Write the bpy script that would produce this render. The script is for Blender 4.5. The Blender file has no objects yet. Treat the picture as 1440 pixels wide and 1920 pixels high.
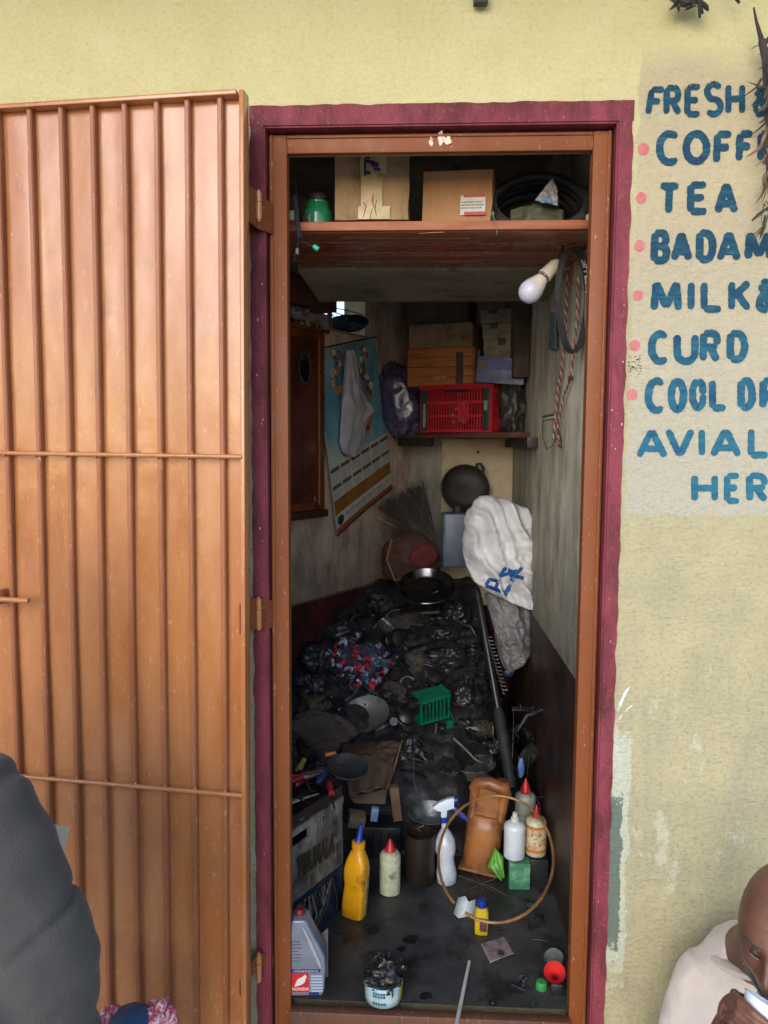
import bpy, bmesh, math, random
import numpy as np
from mathutils import Vector, Matrix, Euler, noise
R = math.radians
S = bpy.context.scene
COL = S.collection
# ------------------------------------------------------------ camera, sky, sun, exposure
CAM = Vector((-0.0312, -1.7523, 1.3565)); YAW, PITCH, ROLL, FPX = 0.0476, 0.0869, 0.0058, 1455.0
def _axes():
    f = Vector((-math.sin(YAW), math.cos(YAW), 0)); r = Vector((math.cos(YAW), math.sin(YAW), 0)); u = Vector((0, 0, 1))
    f2 = f*math.cos(PITCH) - u*math.sin(PITCH); u2 = u*math.cos(PITCH) + f*math.sin(PITCH)
    return r*math.cos(ROLL) + u2*math.sin(ROLL), u2*math.cos(ROLL) - r*math.sin(ROLL), f2
AR, AU, AF = _axes()
cam = bpy.data.cameras.new('camera'); co = bpy.data.objects.new('camera', cam); COL.objects.link(co)
co.matrix_world = Matrix(((AR.x, AU.x, -AF.x, CAM.x), (AR.y, AU.y, -AF.y, CAM.y), (AR.z, AU.z, -AF.z, CAM.z), (0, 0, 0, 1)))
cam.sensor_fit = 'HORIZONTAL'; cam.sensor_width = 36; cam.lens = 36*FPX/1440; cam.clip_start = 0.05; cam.clip_end = 500
S.camera = co
W = bpy.data.worlds.new('World'); S.world = W; W.use_nodes = True
SUN_EL, SUN_AZ = 24, 196      # azimuth of the sun measured from +Y clockwise
nt = W.node_tree; nt.nodes.clear()
sky = nt.nodes.new('ShaderNodeTexSky'); sky.sky_type = 'NISHITA'; sky.sun_disc = False
sky.sun_elevation = R(SUN_EL); sky.sun_rotation = R(SUN_AZ); sky.air_density = 1.0; sky.dust_density = 1.0; sky.ozone_density = 2.4
bg = nt.nodes.new('ShaderNodeBackground'); bg.inputs[1].default_value = 0.15
wo = nt.nodes.new('ShaderNodeOutputWorld'); nt.links.new(sky.outputs[0], bg.inputs[0]); nt.links.new(bg.outputs[0], wo.inputs[0])
sl = bpy.data.lights.new('sun', 'SUN'); sl.energy = .62; sl.angle = R(42); sl.color = (1, .99, .97)
so = bpy.data.objects.new('sun', sl); COL.objects.link(so)
sd = Vector((math.sin(R(SUN_AZ))*math.cos(R(SUN_EL)), math.cos(R(SUN_AZ))*math.cos(R(SUN_EL)), math.sin(R(SUN_EL))))
so.rotation_euler = sd.to_track_quat('Z', 'Y').to_euler()
S.view_settings.view_transform = 'Standard'; S.view_settings.look = 'None'; S.view_settings.gamma = 1
S.view_settings.exposure = 1.12
# ------------------------------------------------------------ pixel helpers: a ray of the photograph met with a real surface
def ray(px, py): return (AF*FPX + AR*(px-720) - AU*(py-960)).normalized()
def at(px, py, Y):
    d = ray(px, py); return CAM + d*((Y-CAM.y)/d.y)
def atz(px, py, Z=0.0):
    d = ray(px, py); return CAM + d*((Z-CAM.z)/d.z)
def atp(px, py, P, n):
    d = ray(px, py); return CAM + d*((P-CAM).dot(n)/d.dot(n))
def mpp(Y): return (Y-CAM.y)/FPX        # metres per photo pixel at depth Y
LW0 = Vector((-0.534, 1.18, 0)); LDIR = Vector((math.sin(R(29)), math.cos(R(29)), 0)); LN = Vector((LDIR.y, -LDIR.x, 0))
def onL(px, py, off=0.0): return atp(px, py, LW0 + LN*off, LN)
XR = 0.385
def onR(px, py, off=0.0): return atp(px, py, Vector((XR-off, 0, 0)), Vector((1, 0, 0)))
# ------------------------------------------------------------ objects
def tag(o, label=None, cat=None, group=None, kind=None):
    if label: o['label'] = label
    if cat: o['category'] = cat
    if group: o['group'] = group
    if kind: o['kind'] = kind
    return o
def thing(name, label, cat, loc=(0, 0, 0), rot=(0, 0, 0), group=None, s=1):
    o = bpy.data.objects.new(name, None); COL.objects.link(o); o.location = loc; o.rotation_euler = rot
    o.empty_display_size = .05
    if s != 1: o.scale = (s, s, s)
    return tag(o, label, cat, group)
def copy_tree(o, parent=None):
    c = o.copy(); COL.objects.link(c)
    if parent: c.parent = parent
    for ch in list(o.children): copy_tree(ch, c)
    return c
class MB:
    def __init__(s): s.v = []; s.f = []; s.uv = None
    def add(s, vs, fs, M=None):
        b = len(s.v)
        for p in vs:
            p = Vector(p)
            s.v.append(M @ p if M is not None else p)
        s.f += [tuple(b+i for i in f) for f in fs]; return s
    def box(s, c, size, rot=None, M=None):
        x, y, z = [k/2 for k in size]; T = Matrix.Translation(c)
        if rot is not None: T = T @ Euler(rot).to_matrix().to_4x4()
        if M is not None: T = M @ T
        vs = [(a, b, d) for a in (-x, x) for b in (-y, y) for d in (-z, z)]
        return s.add(vs, [(0, 1, 3, 2), (4, 6, 7, 5), (0, 4, 5, 1), (2, 3, 7, 6), (0, 2, 6, 4), (1, 5, 7, 3)], T)
    def hexa(s, b, t):      # bottom quad, top quad
        return s.add(list(b)+list(t), [(3, 2, 1, 0), (4, 5, 6, 7), (0, 1, 5, 4), (1, 2, 6, 5), (2, 3, 7, 6), (3, 0, 4, 7)])
    def prism(s, pts, h, M=None):   # polygon in xy, extruded along z 0..h
        n = len(pts)
        return s.add([(p[0], p[1], 0) for p in pts]+[(p[0], p[1], h) for p in pts],
                     [tuple(range(n))[::-1], tuple(range(n, 2*n))]+[(i, (i+1) % n, n+(i+1) % n, n+i) for i in range(n)], M)
    def lathe(s, prof, n=24, M=None, cap=True, sx=1, sy=1):
        vs = []; fs = []
        for (r, z) in prof:
            for i in range(n):
                a = 2*math.pi*i/n; vs.append((r*math.cos(a)*sx, r*math.sin(a)*sy, z))
        for j in range(len(prof)-1):
            for i in range(n): fs.append((j*n+i, j*n+(i+1) % n, (j+1)*n+(i+1) % n, (j+1)*n+i))
        if cap:
            fs.append(tuple(range(n))[::-1]); k = (len(prof)-1)*n; fs.append(tuple(range(k, k+n)))
        return s.add(vs, fs, M)
    def ball(s, c, r, n=16, m=10, M=None):
        if not hasattr(r, '__len__'): r = (r, r, r)
        prof = [(max(math.sin(math.pi*j/m), 1e-3), -math.cos(math.pi*j/m)) for j in range(m+1)]
        T = Matrix.Translation(c) @ Matrix.Diagonal((r[0], r[1], r[2], 1))
        if M is not None: T = M @ T
        return s.lathe(prof, n, T)
    def tube(s, pts, r, n=8, closed=False, M=None, cap=True, sq=1.0):
        pts = [Vector(p) for p in pts]; N = len(pts)
        rr = r if hasattr(r, '__len__') else [r]*N
        vs = []; fs = []; up = None
        for i, p in enumerate(pts):
            a = pts[(i-1) % N] if (closed or i > 0) else p; b = pts[(i+1) % N] if (closed or i < N-1) else p
            t = (b-a)
            t = t.normalized() if t.length > 1e-9 else Vector((0, 0, 1))
            if up is None:
                up = Vector((0, 0, 1)) if abs(t.z) < .9 else Vector((1, 0, 0))
            x = (up - t*up.dot(t))
            x = x.normalized() if x.length > 1e-6 else t.orthogonal().normalized()
            up = x; y = t.cross(x)
            for k in range(n):
                an = 2*math.pi*k/n + math.pi/n; vs.append(p + x*math.cos(an)*rr[i] + y*math.sin(an)*rr[i]*sq)
        for i in range(N if closed else N-1):
            j = (i+1) % N
            for k in range(n): fs.append((i*n+k, i*n+(k+1) % n, j*n+(k+1) % n, j*n+k))
        if cap and not closed:
            fs.append(tuple(range(n))[::-1]); fs.append(tuple(range((N-1)*n, N*n)))
        return s.add(vs, fs, M)
    def capsule(s, a, b, ra, rb, n=20, M=None, flat=1.0):
        a = Vector(a); b = Vector(b); d = b-a; L = d.length; q = d.to_track_quat('Z', 'Y').to_matrix().to_4x4()
        T = Matrix.Translation(a) @ q
        if M is not None: T = M @ T
        prof = [(max(ra*math.sin(t*math.pi/12), 1e-4), -ra*math.cos(t*math.pi/12)) for t in range(0, 7)]
        prof += [(max(rb*math.cos(t*math.pi/12), 1e-4), L+rb*math.sin(t*math.pi/12)) for t in range(0, 7)]
        return s.lathe(prof, n, T, sy=flat)
    def grid(s, fn, nu, nv, closed_u=False, M=None):    # fn(u,v)->point
        vs = [fn(i/(nu if closed_u else nu), j/nv) for j in range(nv+1) for i in range(nu+(0 if closed_u else 1))]
        w = nu if closed_u else nu+1; fs = []
        for j in range(nv):
            for i in range(nu):
                a = j*w+i; b = j*w+(i+1) % w; fs.append((a, b, b+w, a+w))
        return s.add(vs, fs, M)
    def build(s, name, m, parent=None, smooth=True, bevel=0, solid=0, seg=2, ang=40, loc=None, sub=0):
        me = bpy.data.meshes.new(name); me.from_pydata([tuple(p) for p in s.v], [], s.f); me.update()
        bm = bmesh.new(); bm.from_mesh(me)
        bmesh.ops.recalc_face_normals(bm, faces=bm.faces)
        if bevel:
            es = [e for e in bm.edges if e.is_manifold and e.calc_face_angle(0) > R(35)]
            bmesh.ops.bevel(bm, geom=es, offset=bevel, segments=seg, affect='EDGES', profile=.5, clamp_overlap=True)
        bm.to_mesh(me); bm.free()
        if smooth:
            me.polygons.foreach_set('use_smooth', [True]*len(me.polygons)); me.set_sharp_from_angle(angle=R(ang))
        me.materials.append(m)
        o = bpy.data.objects.new(name, me); COL.objects.link(o)
        if parent is not None: o.parent = parent
        if loc is not None: o.location = loc
        if solid:
            k = o.modifiers.new('s', 'SOLIDIFY'); k.thickness = solid; k.offset = 0
        if sub:
            k = o.modifiers.new('d', 'SUBSURF'); k.levels = sub; k.render_levels = sub
        return o
def nz(p, s=1.0, seed=0.0): return noise.noise(Vector((p[0]*s+seed*7.3, p[1]*s-seed*3.1, p[2]*s+seed*1.7)))
def text_mesh(txt, name, m, parent, M, size, depth=0.0006, align='CENTER', bold=0.0, sx=1.0):
    cu = bpy.data.curves.new(name, 'FONT'); cu.body = txt; cu.size = size; cu.extrude = depth/2; cu.align_x = align; cu.align_y = 'CENTER'
    cu.offset = bold; cu.resolution_u = 3
    t = bpy.data.objects.new(name, cu); COL.objects.link(t); bpy.context.view_layer.update()
    me = bpy.data.meshes.new_from_object(t.evaluated_get(bpy.context.evaluated_depsgraph_get()))
    bpy.data.objects.remove(t); bpy.data.curves.remove(cu)
    me.transform(M @ Matrix.Diagonal((sx, 1, 1, 1))); me.materials.clear(); me.materials.append(m)
    o = bpy.data.objects.new(name, me); COL.objects.link(o)
    if parent is not None: o.parent = parent
    return o
# ------------------------------------------------------------ materials
def c3(h):      # sRGB 0-255 tuple -> linear
    return tuple(((x/255)/12.92 if x/255 <= .04045 else ((x/255+.055)/1.055)**2.4) for x in h)+(1,)
class NT:
    def __init__(s, name):
        s.m = bpy.data.materials.new(name); s.m.use_nodes = True; s.t = s.m.node_tree; s.t.nodes.clear()
        s.out = s.n('ShaderNodeOutputMaterial'); s.b = s.n('ShaderNodeBsdfPrincipled'); s.l(s.b.outputs[0], s.out.inputs[0])
        s.tc = s.n('ShaderNodeTexCoord')
    def n(s, t, **k):
        o = s.t.nodes.new(t)
        for a, b in k.items(): setattr(o, a, b)
        return o
    def l(s, a, b): s.t.links.new(a, b)
    def set(s, i, v):
        if hasattr(v, 'is_output') or hasattr(v, 'links'): s.l(v, i)
        else: i.default_value = v
    def coord(s, sc=(1, 1, 1), src='Object', loc=(0, 0, 0)):
        m = s.n('ShaderNodeMapping'); s.l(s.tc.outputs[src], m.inputs[0]); m.inputs['Scale'].default_value = sc; m.inputs['Location'].default_value = loc
        return m.outputs[0]
    def noise(s, scale, detail=4, rough=.55, vec=None, dist=0):
        k = s.n('ShaderNodeTexNoise'); s.l(vec if vec is not None else s.tc.outputs['Object'], k.inputs['Vector'])
        k.inputs['Scale'].default_value = scale; k.inputs['Detail'].default_value = detail; k.inputs['Roughness'].default_value = rough
        k.inputs['Distortion'].default_value = dist
        return k.outputs[0]
    def ramp(s, v, a, b, x=0., y=1.):
        k = s.n('ShaderNodeMapRange'); s.l(v, k.inputs[0]); k.inputs[1].default_value = a; k.inputs[2].default_value = b
        k.inputs[3].default_value = x; k.inputs[4].default_value = y
        return k.outputs[0]
    def math(s, op, a, b=0.0, c=None):
        k = s.n('ShaderNodeMath', operation=op); s.set(k.inputs[0], a); s.set(k.inputs[1], b)
        if c is not None: s.set(k.inputs[2], c)
        return k.outputs[0]
    def mix(s, f, a, b):
        k = s.n('ShaderNodeMix', data_type='RGBA'); s.set(k.inputs[0], f); s.set(k.inputs[6], a); s.set(k.inputs[7], b)
        return k.outputs[2]
    def xyz(s, src='Object'):
        k = s.n('ShaderNodeSeparateXYZ'); s.l(s.tc.outputs[src], k.inputs[0]); return k.outputs
    def bump(s, h, st, dist=.01):
        k = s.n('ShaderNodeBump'); k.inputs['Strength'].default_value = st; k.inputs['Distance'].default_value = dist; s.l(h, k.inputs['Height']); s.l(k.outputs[0], s.b.inputs['Normal'])
    def fin(s, col, rough=.6, metal=0, spec=.5, coat=0):
        s.set(s.b.inputs['Base Color'], col); s.set(s.b.inputs['Roughness'], rough); s.set(s.b.inputs['Metallic'], metal)
        s.b.inputs['Specular IOR Level'].default_value = spec; s.b.inputs['Coat Weight'].default_value = coat
        return s.m
_mc = {}
def mat(name, col, col2=None, sc=20, lo=.4, hi=.65, rough=.55, metal=0, bump=0, bsc=None, spec=.5, coat=0, dirt=None, damt=(.55, .75), dsc=9, trans=0, alpha=1, stretch=(1, 1, 1), rvar=.12, ior=None, sheen=0):
    if name in _mc: return _mc[name]
    t = NT(name); a = c3(col); v = t.coord(stretch)
    c = a
    if col2: c = t.mix(t.ramp(t.noise(sc, 5, .6, v), lo, hi), a, c3(col2))
    if dirt: c = t.mix(t.ramp(t.noise(dsc, 6, .7, t.coord(stretch, loc=(3, 1, 7))), damt[0], damt[1]), c, c3(dirt))
    r = t.ramp(t.noise(sc*1.7, 4), .3, .7, max(0, rough-rvar), min(1, rough+rvar))
    if bump: t.bump(t.noise(bsc or sc*3, 5, .6, v), bump, .004)
    t.fin(c, r, metal, spec, coat)
    if trans: t.b.inputs['Transmission Weight'].default_value = trans
    if ior: t.b.inputs['IOR'].default_value = ior
    if alpha < 1: t.b.inputs['Alpha'].default_value = alpha
    _mc[name] = t.m; return t.m
# ------------------------------------------------------------ materials of the setting
def wall_material():
    t = NT('limewash_wall'); X, _, Z = t.xyz()[0], t.xyz()[1], t.xyz()[2]
    o = t.xyz(); X, Z = o[0], o[2]
    big = t.noise(1.6, 4, .6); mid = t.noise(7, 6, .65); fine = t.noise(60, 4, .7, t.coord((.6, 1, 1)))
    yel = t.mix(t.ramp(mid, .3, .7), c3((214, 205, 158)), c3((206, 194, 142)))
    low = t.mix(t.ramp(mid, .3, .7), c3((188, 178, 140)), c3((168, 160, 128)))
    # the yellow is fresh above the lintel and on the left, worn and greyed on the lower right
    zz = t.math('ADD', Z, t.math('MULTIPLY', t.math('SUBTRACT', big, .5), .5))
    col = t.mix(t.ramp(zz, 1.75, 2.15), low, yel)
    # streaky washed greys low down
    st = t.noise(9, 6, .7, t.coord((1, 1, .22)))
    g = t.math('MULTIPLY', t.ramp(st, .46, .68), t.ramp(zz, 1.2, .7))
    col = t.mix(t.math('MULTIPLY', g, .85), col, c3((160, 152, 130)))
    wh = t.math('MULTIPLY', t.ramp(t.noise(6, 9, .78, t.coord((1.3, 1, .6), loc=(5, 0, 2))), .56, .62), t.ramp(Z, 1.15, .9))
    col = t.mix(t.math('MULTIPLY', wh, .42), col, c3((214, 214, 196)))
    # limewashed sign panel
    wob = t.math('MULTIPLY', t.math('SUBTRACT', t.noise(14, 5, .7), .5), .05)
    xa = t.math('ADD', X, wob); za = t.math('ADD', Z, t.math('MULTIPLY', wob, 1.2))
    px = t.math('MULTIPLY', t.ramp(xa, .424, .428), t.ramp(za, 1.200, 1.208))
    px = t.math('MULTIPLY', px, t.ramp(t.math('ADD', za, t.math('MULTIPLY', t.math('SUBTRACT', big, .5), .12)), 2.20, 2.14))
    pc = t.mix(t.ramp(t.noise(5, 5, .6), .35, .7), c3((192, 176, 146)), c3((176, 162, 138)))
    pc = t.mix(t.ramp(Z, 1.9, 1.25), pc, c3((180, 176, 162)))
    col = t.mix(t.math('MULTIPLY', px, .8), col, pc)
    # slate-green bare strip beside the frame, bottom right
    ed = t.math('ADD', X, t.math('MULTIPLY', t.math('SUBTRACT', t.noise(9, 6, .75, t.coord((1, 1, .8))), .5), .07))
    zj = t.math('ADD', Z, t.math('MULTIPLY', t.math('SUBTRACT', t.noise(15, 8, .85), .5), .42))
    gs = t.math('MULTIPLY', t.math('MULTIPLY', t.ramp(ed, .443, .4415), t.ramp(X, .40, .402)), t.math('MULTIPLY', t.ramp(zj, .56, .552), t.ramp(zj, .18, .188)))
    rim = t.math('MULTIPLY', t.math('MULTIPLY', t.ramp(ed, .459, .456), t.ramp(X, .40, .402)), t.math('MULTIPLY', t.ramp(zj, .72, .69), t.ramp(zj, .10, .13)))
    col = t.mix(t.math('MULTIPLY', rim, .6), col, c3((190, 200, 186)))
    col = t.mix(gs, col, c3((104, 116, 104)))
    # speckles and grime specks
    sp = t.ramp(t.noise(38, 5, .75, t.coord((.7, 1, 1.2))), .68, .76)
    col = t.mix(t.math('MULTIPLY', sp, .6), col, c3((120, 105, 80)))
    fs = t.ramp(t.noise(120, 4, .75, t.coord((.8, 1, 1))), .50, .72)
    col = t.mix(t.math('MULTIPLY', fs, t.ramp(Z, 1.6, .8, .24, .5)), col, c3((110, 100, 78)))
    sp2 = t.ramp(t.noise(22, 6, .8, t.coord((.8, 1, 1), loc=(9, 2, 4))), .70, .76)
    col = t.mix(t.math('MULTIPLY', sp2, .55), col, c3((92, 76, 60)))
    h = t.math('ADD', t.math('MULTIPLY', t.noise(42, 6, .7, t.coord((.7, 1, 1.1))), 1.0), t.math('MULTIPLY', fine, .8))
    t.bump(h, .85, .008)
    return t.fin(col, .9, 0, .25)
M_wall = wall_material()
def maroon():
    t = NT('maroon_paint')
    n = t.noise(7, 6, .7, t.coord((1.5, 1.5, .5)))
    c = t.mix(t.ramp(n, .35, .65), c3((120, 48, 58)), c3((138, 62, 74)))
    c = t.mix(t.ramp(t.noise(11, 5, .7, t.coord((1, 1, .4), loc=(2, 2, 2))), .46, .62), c, c3((92, 40, 44)))
    c = t.mix(t.math('MULTIPLY', t.ramp(t.noise(170, 3, .8), .64, .7), .6), c, c3((196, 140, 150)))
    c = t.mix(t.math('MULTIPLY', t.ramp(t.noise(28, 6, .8), .66, .72), .8), c, c3((70, 50, 44)))
    t.bump(t.noise(60, 5), .4, .004)
    return t.fin(c, .7, 0, .3)
M_maroon = maroon()
def paint_brown(name, a, b, rough, coat=0, dirt=(120, 80, 60)):
    t = NT(name)
    c = t.mix(t.ramp(t.noise(5, 6, .65, t.coord((1.6, 1.6, .35))), .35, .68), c3(a), c3(b))
    c = t.mix(t.math('MULTIPLY', t.ramp(t.noise(13, 8, .8, t.coord((1, 1, .5), loc=(4, 4, 1))), .54, .68), .42), c, c3(dirt))
    c = t.mix(t.math('MULTIPLY', t.ramp(t.noise(120, 4, .8, t.coord((1, 1, .3))), .61, .68), .5), c, c3((214, 168, 146)))
    r = t.ramp(t.noise(4, 6, .7, t.coord((1, 1, .5), loc=(1, 5, 2))), .35, .65, rough-.1, rough+.14)
    t.bump(t.noise(9, 4, .5), .3, .006)
    t.b.inputs['IOR'].default_value = 1.6 if name == 'gate_paint' else 1.4
    return t.fin(c, r, 0, .5, coat)
M_gate = paint_brown('gate_paint', (166, 104, 58), (184, 126, 82), .2)
M_frame = paint_brown('frame_paint', (122, 64, 28), (134, 76, 40), .55)
def inner_wall(name, a, b, dado=True, dz=.735, dd=(84, 36, 34)):
    t = NT(name); Z = t.xyz()[2]
    c = t.mix(t.ramp(t.noise(3, 6, .7, t.coord((1, 1, .6))), .35, .65), c3(a), c3(b))
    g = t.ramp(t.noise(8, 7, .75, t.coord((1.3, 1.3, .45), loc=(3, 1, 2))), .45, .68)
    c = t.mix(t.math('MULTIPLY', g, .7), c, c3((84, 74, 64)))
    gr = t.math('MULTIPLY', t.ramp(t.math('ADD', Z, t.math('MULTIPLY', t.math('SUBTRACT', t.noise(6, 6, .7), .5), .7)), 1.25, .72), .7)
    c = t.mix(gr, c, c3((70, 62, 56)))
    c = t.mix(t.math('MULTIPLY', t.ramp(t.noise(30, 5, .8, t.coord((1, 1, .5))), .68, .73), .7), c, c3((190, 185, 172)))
    if dado:
        dm = t.mix(t.ramp(t.noise(5, 6, .7), .4, .65), c3(dd), c3((34, 24, 24)))
        c = t.mix(t.ramp(Z, dz+.002, dz-.002), c, dm)
        r = t.ramp(Z, dz+.002, dz-.002, .85, .38)
    else: r = .85
    t.bump(t.noise(30, 6, .7), .45, .008)
    return t.fin(c, r, 0, .35)
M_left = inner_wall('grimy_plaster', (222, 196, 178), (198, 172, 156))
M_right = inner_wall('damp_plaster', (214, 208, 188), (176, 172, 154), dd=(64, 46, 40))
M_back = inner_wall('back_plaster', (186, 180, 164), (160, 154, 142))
M_conc = mat('dark_concrete', (150, 138, 118), (120, 110, 94), 6, .35, .65, .9, bump=.4, bsc=30, dirt=(44, 40, 36), dsc=7)
M_floor = mat('oily_floor', (70, 71, 70), (46, 47, 48), 7, .35, .6, .5, bump=.35, bsc=38, dirt=(28, 29, 30), damt=(.5, .62), dsc=8, rvar=.2)
M_ground = mat('street_ground', (186, 176, 160), (164, 154, 140), 3, .35, .6, .95, bump=.4, bsc=30)
# ------------------------------------------------------------ setting
def quad_sheet(name, pts, m, kind='structure'):
    o = MB().add(pts, [tuple(range(len(pts)))]).build(name, m, smooth=False); o['kind'] = kind; return o
quad_sheet('ground', [(-60, -80, -.36), (60, -80, -.36), (60, 40, -.36), (-60, 40, -.36)], M_ground)
m = MB(); m.box((0, -.34, -.27), (5.0, .68, .16)); m.build('pavement', mat('step_cement', (180, 172, 158), (160, 152, 140), 5, bump=.4, rough=.9), smooth=False, bevel=.008)['kind'] = 'structure'
quad_sheet('shop_floor', [(-1.3, .029, 0), (.42, .029, 0), (.42, 2.1, 0), (-1.3, 2.1, 0)], M_floor)
# facade wall with the doorway cut out
OX, OZ, TH = .385, 2.05, .15
fw = thing('facade_wall', 'weathered yellow limewashed plaster wall with painted drinks menu around the doorway', 'wall')
m = MB()
m.box(((-3-OX)/2, TH/2, 1.2), (3-OX, TH, 3.1)); m.box(((3+OX)/2, TH/2, 1.2), (3-OX, TH, 3.1)); m.box((0, TH/2, (OZ+2.75)/2), (2*OX, TH, 2.75-OZ))
m.box((0, TH/2+.04, -.23), (2*OX, TH-.08, .44))
m.build('plaster', M_wall, fw, smooth=False)
# maroon painted border with hand-painted uneven edge
def band(p0, p1, w0, w1, nrm, seed):
    p0 = Vector(p0); p1 = Vector(p1); d = (p1-p0); L = d.length; d.normalize(); n = int(L/.012); vs = []
    for i in range(n+1):
        p = p0 + d*(L*i/n); j = .0022*nz((i*.25, seed, 0), 1.0)*2+.0012*nz((i*1.1, seed, 5), 1.0)
        a = p + nrm*w0; b = p + nrm*(w1+j); vs += [a, b, a+Vector((0, .004, 0)), b+Vector((0, .004, 0))]
    fs = []
    for i in range(n):
        k = 4*i; fs += [(k, k+1, k+5, k+4), (k+1, k+3, k+7, k+5), (k+3, k+2, k+6, k+7), (k+2, k, k+4, k+6)]
    return vs, fs
m = MB()
BY = -.0025
for (a, b, w0, w1, nn, sd_) in (((-OX, BY, -.1), (-OX, BY, OZ+.0), 0, .030, Vector((-1, 0, 0)), 1), ((OX, BY, -.1), (OX, BY, OZ), 0, .030, Vector((1, 0, 0)), 2),
                            ((-OX-.03, BY, OZ), (OX+.031, BY, OZ), 0, .042, Vector((0, 0, 1)), 3)):
    v, f = band(a, b, w0, w1, nn, sd_); m.add(v, f)
# painted reveal
m.box((-OX+.001, .03, 1.0), (.006, .058, 2.2)); m.box((OX-.001, .03, 1.0), (.006, .058, 2.2)); m.box((0, .03, OZ-.001), (2*OX-.01, .058, .006))
m.build('painted_border', M_maroon, fw, smooth=False)
# bare cement streak and paint chips on the border
m = MB()
for k in range(26):
    rnd = random.Random(k); x = (-OX-rnd.uniform(.0, .028)) if k % 2 else (OX+rnd.uniform(0, .028)); z = rnd.uniform(.1, 2.0); r = rnd.uniform(.0007, .0022)
    m.prism([(r*math.cos(a)*rnd.uniform(.5, 1.2), r*math.sin(a)*rnd.uniform(.8, 2.2)) for a in [i*math.pi/3.5 for i in range(7)]], .0012, Matrix.Translation((x, -.0032, z)) @ Matrix.Rotation(R(90), 4, 'X'))
m.build('paint_chip', mat('chip_plaster', (196, 176, 156), (160, 130, 120), 60), fw)
# white paint daub by the border at knee height
m = MB()
for (pts, r) in ((((1163, 1325), (1168, 1308), (1178, 1293)), .0035), (((1158, 1335), (1162, 1318), (1167, 1308)), .002), (((1172, 1335), (1180, 1326), (1188, 1322)), .0022), (((1168, 1302), (1174, 1296), (1180, 1288)), .0028), (((1160, 1350), (1164, 1345), (1166, 1340)), .0016)):
    m.tube([at(a, b, -.0012) for a, b in pts], [r*.5, r, r*.4], 6, sq=.3)
m.build('paint_daub', mat('white_daub', (222, 224, 220), (180, 184, 180), 90), fw)
# door frame
df = thing('door_frame', 'brown painted steel door frame set in the maroon bordered doorway', 'door frame')
FW = .3373
for sx in (-1, 1):
    m = MB(); m.box((sx*(FW+.020), .034, .96), (.040, .018, 2.16)); m.box((sx*(FW+.0015), .050, .96), (.003, .016, 2.16)); m.box((sx*(FW+.034), .0235, .96), (.006, .005, 2.16))
    m.build('jamb', M_frame, df, bevel=.0025)
m = MB(); m.box((0, .034, 2.02), (2*FW-.001, .018, .040)); m.box((0, .0235, 2.034), (2*FW-.001, .005, .006)); m.build('lintel', M_frame, df, bevel=.0025)
m = MB(); m.box((0, .014, -.072), (2*FW-.001, .028, .12)); m.build('threshold', paint_brown('threshold_paint', (104, 66, 46), (84, 62, 52), .4), df, bevel=.003)
# pasted scraps and a daub on the lintel
m = MB()
for (x0, y0, w, h, sd_) in ((808, 262, 9, 20, 1), (824, 255, 14, 30, 2), (840, 258, 10, 20, 3), (832, 262, 22, 12, 4)):
    rnd = random.Random(sd_); c = at(x0+w/2-4, y0+2, .02); s_ = mpp(.02)
    m.prism([(w*.5*s_*math.cos(a)*rnd.uniform(.5, 1.1), h*.5*s_*math.sin(a)*rnd.uniform(.55, 1.1)) for a in [i*math.pi/5 for i in range(10)]], .0008, Matrix.Translation((c.x, .0242-sd_*.0004, c.z)) @ Matrix.Rotation(R(90), 4, 'X'))
m.build('torn_sticker', mat('torn_paper', (226, 205, 184), (190, 110, 90), 90, .5, .6), df)
# interior walls
BL = Vector((-.10, 1.985, 0)); BR_ = Vector((XR, 1.80, 0))
lw = thing('side_wall', 'slanting grimy plaster wall with maroon dado and a small window, left of the store', 'wall')
def lbox(m, u0, u1, z0, z1, w0=None, w1=0.0):    # box in left wall coordinates
    w0 = -WT if w0 is None else w0
    P = lambda u, w: LW0 + LDIR*u + LN*w
    b = [P(u0, w0), P(u1, w0), P(u1, w1), P(u0, w1)]
    return m.hexa([Vector((p.x, p.y, z0)) for p in b], [Vector((p.x, p.y, z1)) for p in b])
def uL(px, py): return (onL(px, py)-LW0).dot(LDIR)
wu0, wu1 = uL(585, 600), uL(686, 600); wz0, wz1 = onL(640, 622).z, 2.10
ue = (BL-LW0).dot(LDIR)+.02
_pt = LW0+LDIR*wu1; _r = ray(646, 600); WT = .12
for k in range(400):
    q = _pt-LN*(.0005*k)-CAM
    if q.x*_r.y-q.y*_r.x < 0: WT = .0005*k; break
print('WT', WT)
m = MB(); lbox(m, -1.15, wu0, -.05, 2.3); lbox(m, wu1, ue, -.05, 2.3); lbox(m, wu0, wu1, -.05, wz0); lbox(m, wu0, wu1, wz1, 2.3)
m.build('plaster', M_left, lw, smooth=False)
m = MB(); lbox(m, wu1-.003, wu1+.001, wz0+.001, wz1-.001, -WT, -.002); m.build('reveal', mat('reveal_cream', (206, 194, 164), (186, 172, 142), 14, rough=.85, dirt=(130, 118, 98), damt=(.6, .72)), lw)
m = MB(); lbox(m, -1.0, ue-.02, .728, .736, 0, .004); m.build('dado_line', mat('dado_line', (110, 96, 84), (70, 50, 44), 30), lw)
rw = thing('side_wall', 'straight damp stained plaster wall with dark dado, right of the store', 'wall')
m = MB(); m.box((XR+.05, 1.0, 1.13), (.1, 1.7, 2.36)); m.build('plaster', M_right, rw, smooth=False)
bw = thing('back_wall', 'dim grey plaster wall at the back of the store behind the shelf', 'wall')
bd = (BR_-BL).normalized(); bn = Vector((bd.y, -bd.x, 0)); 
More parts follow.
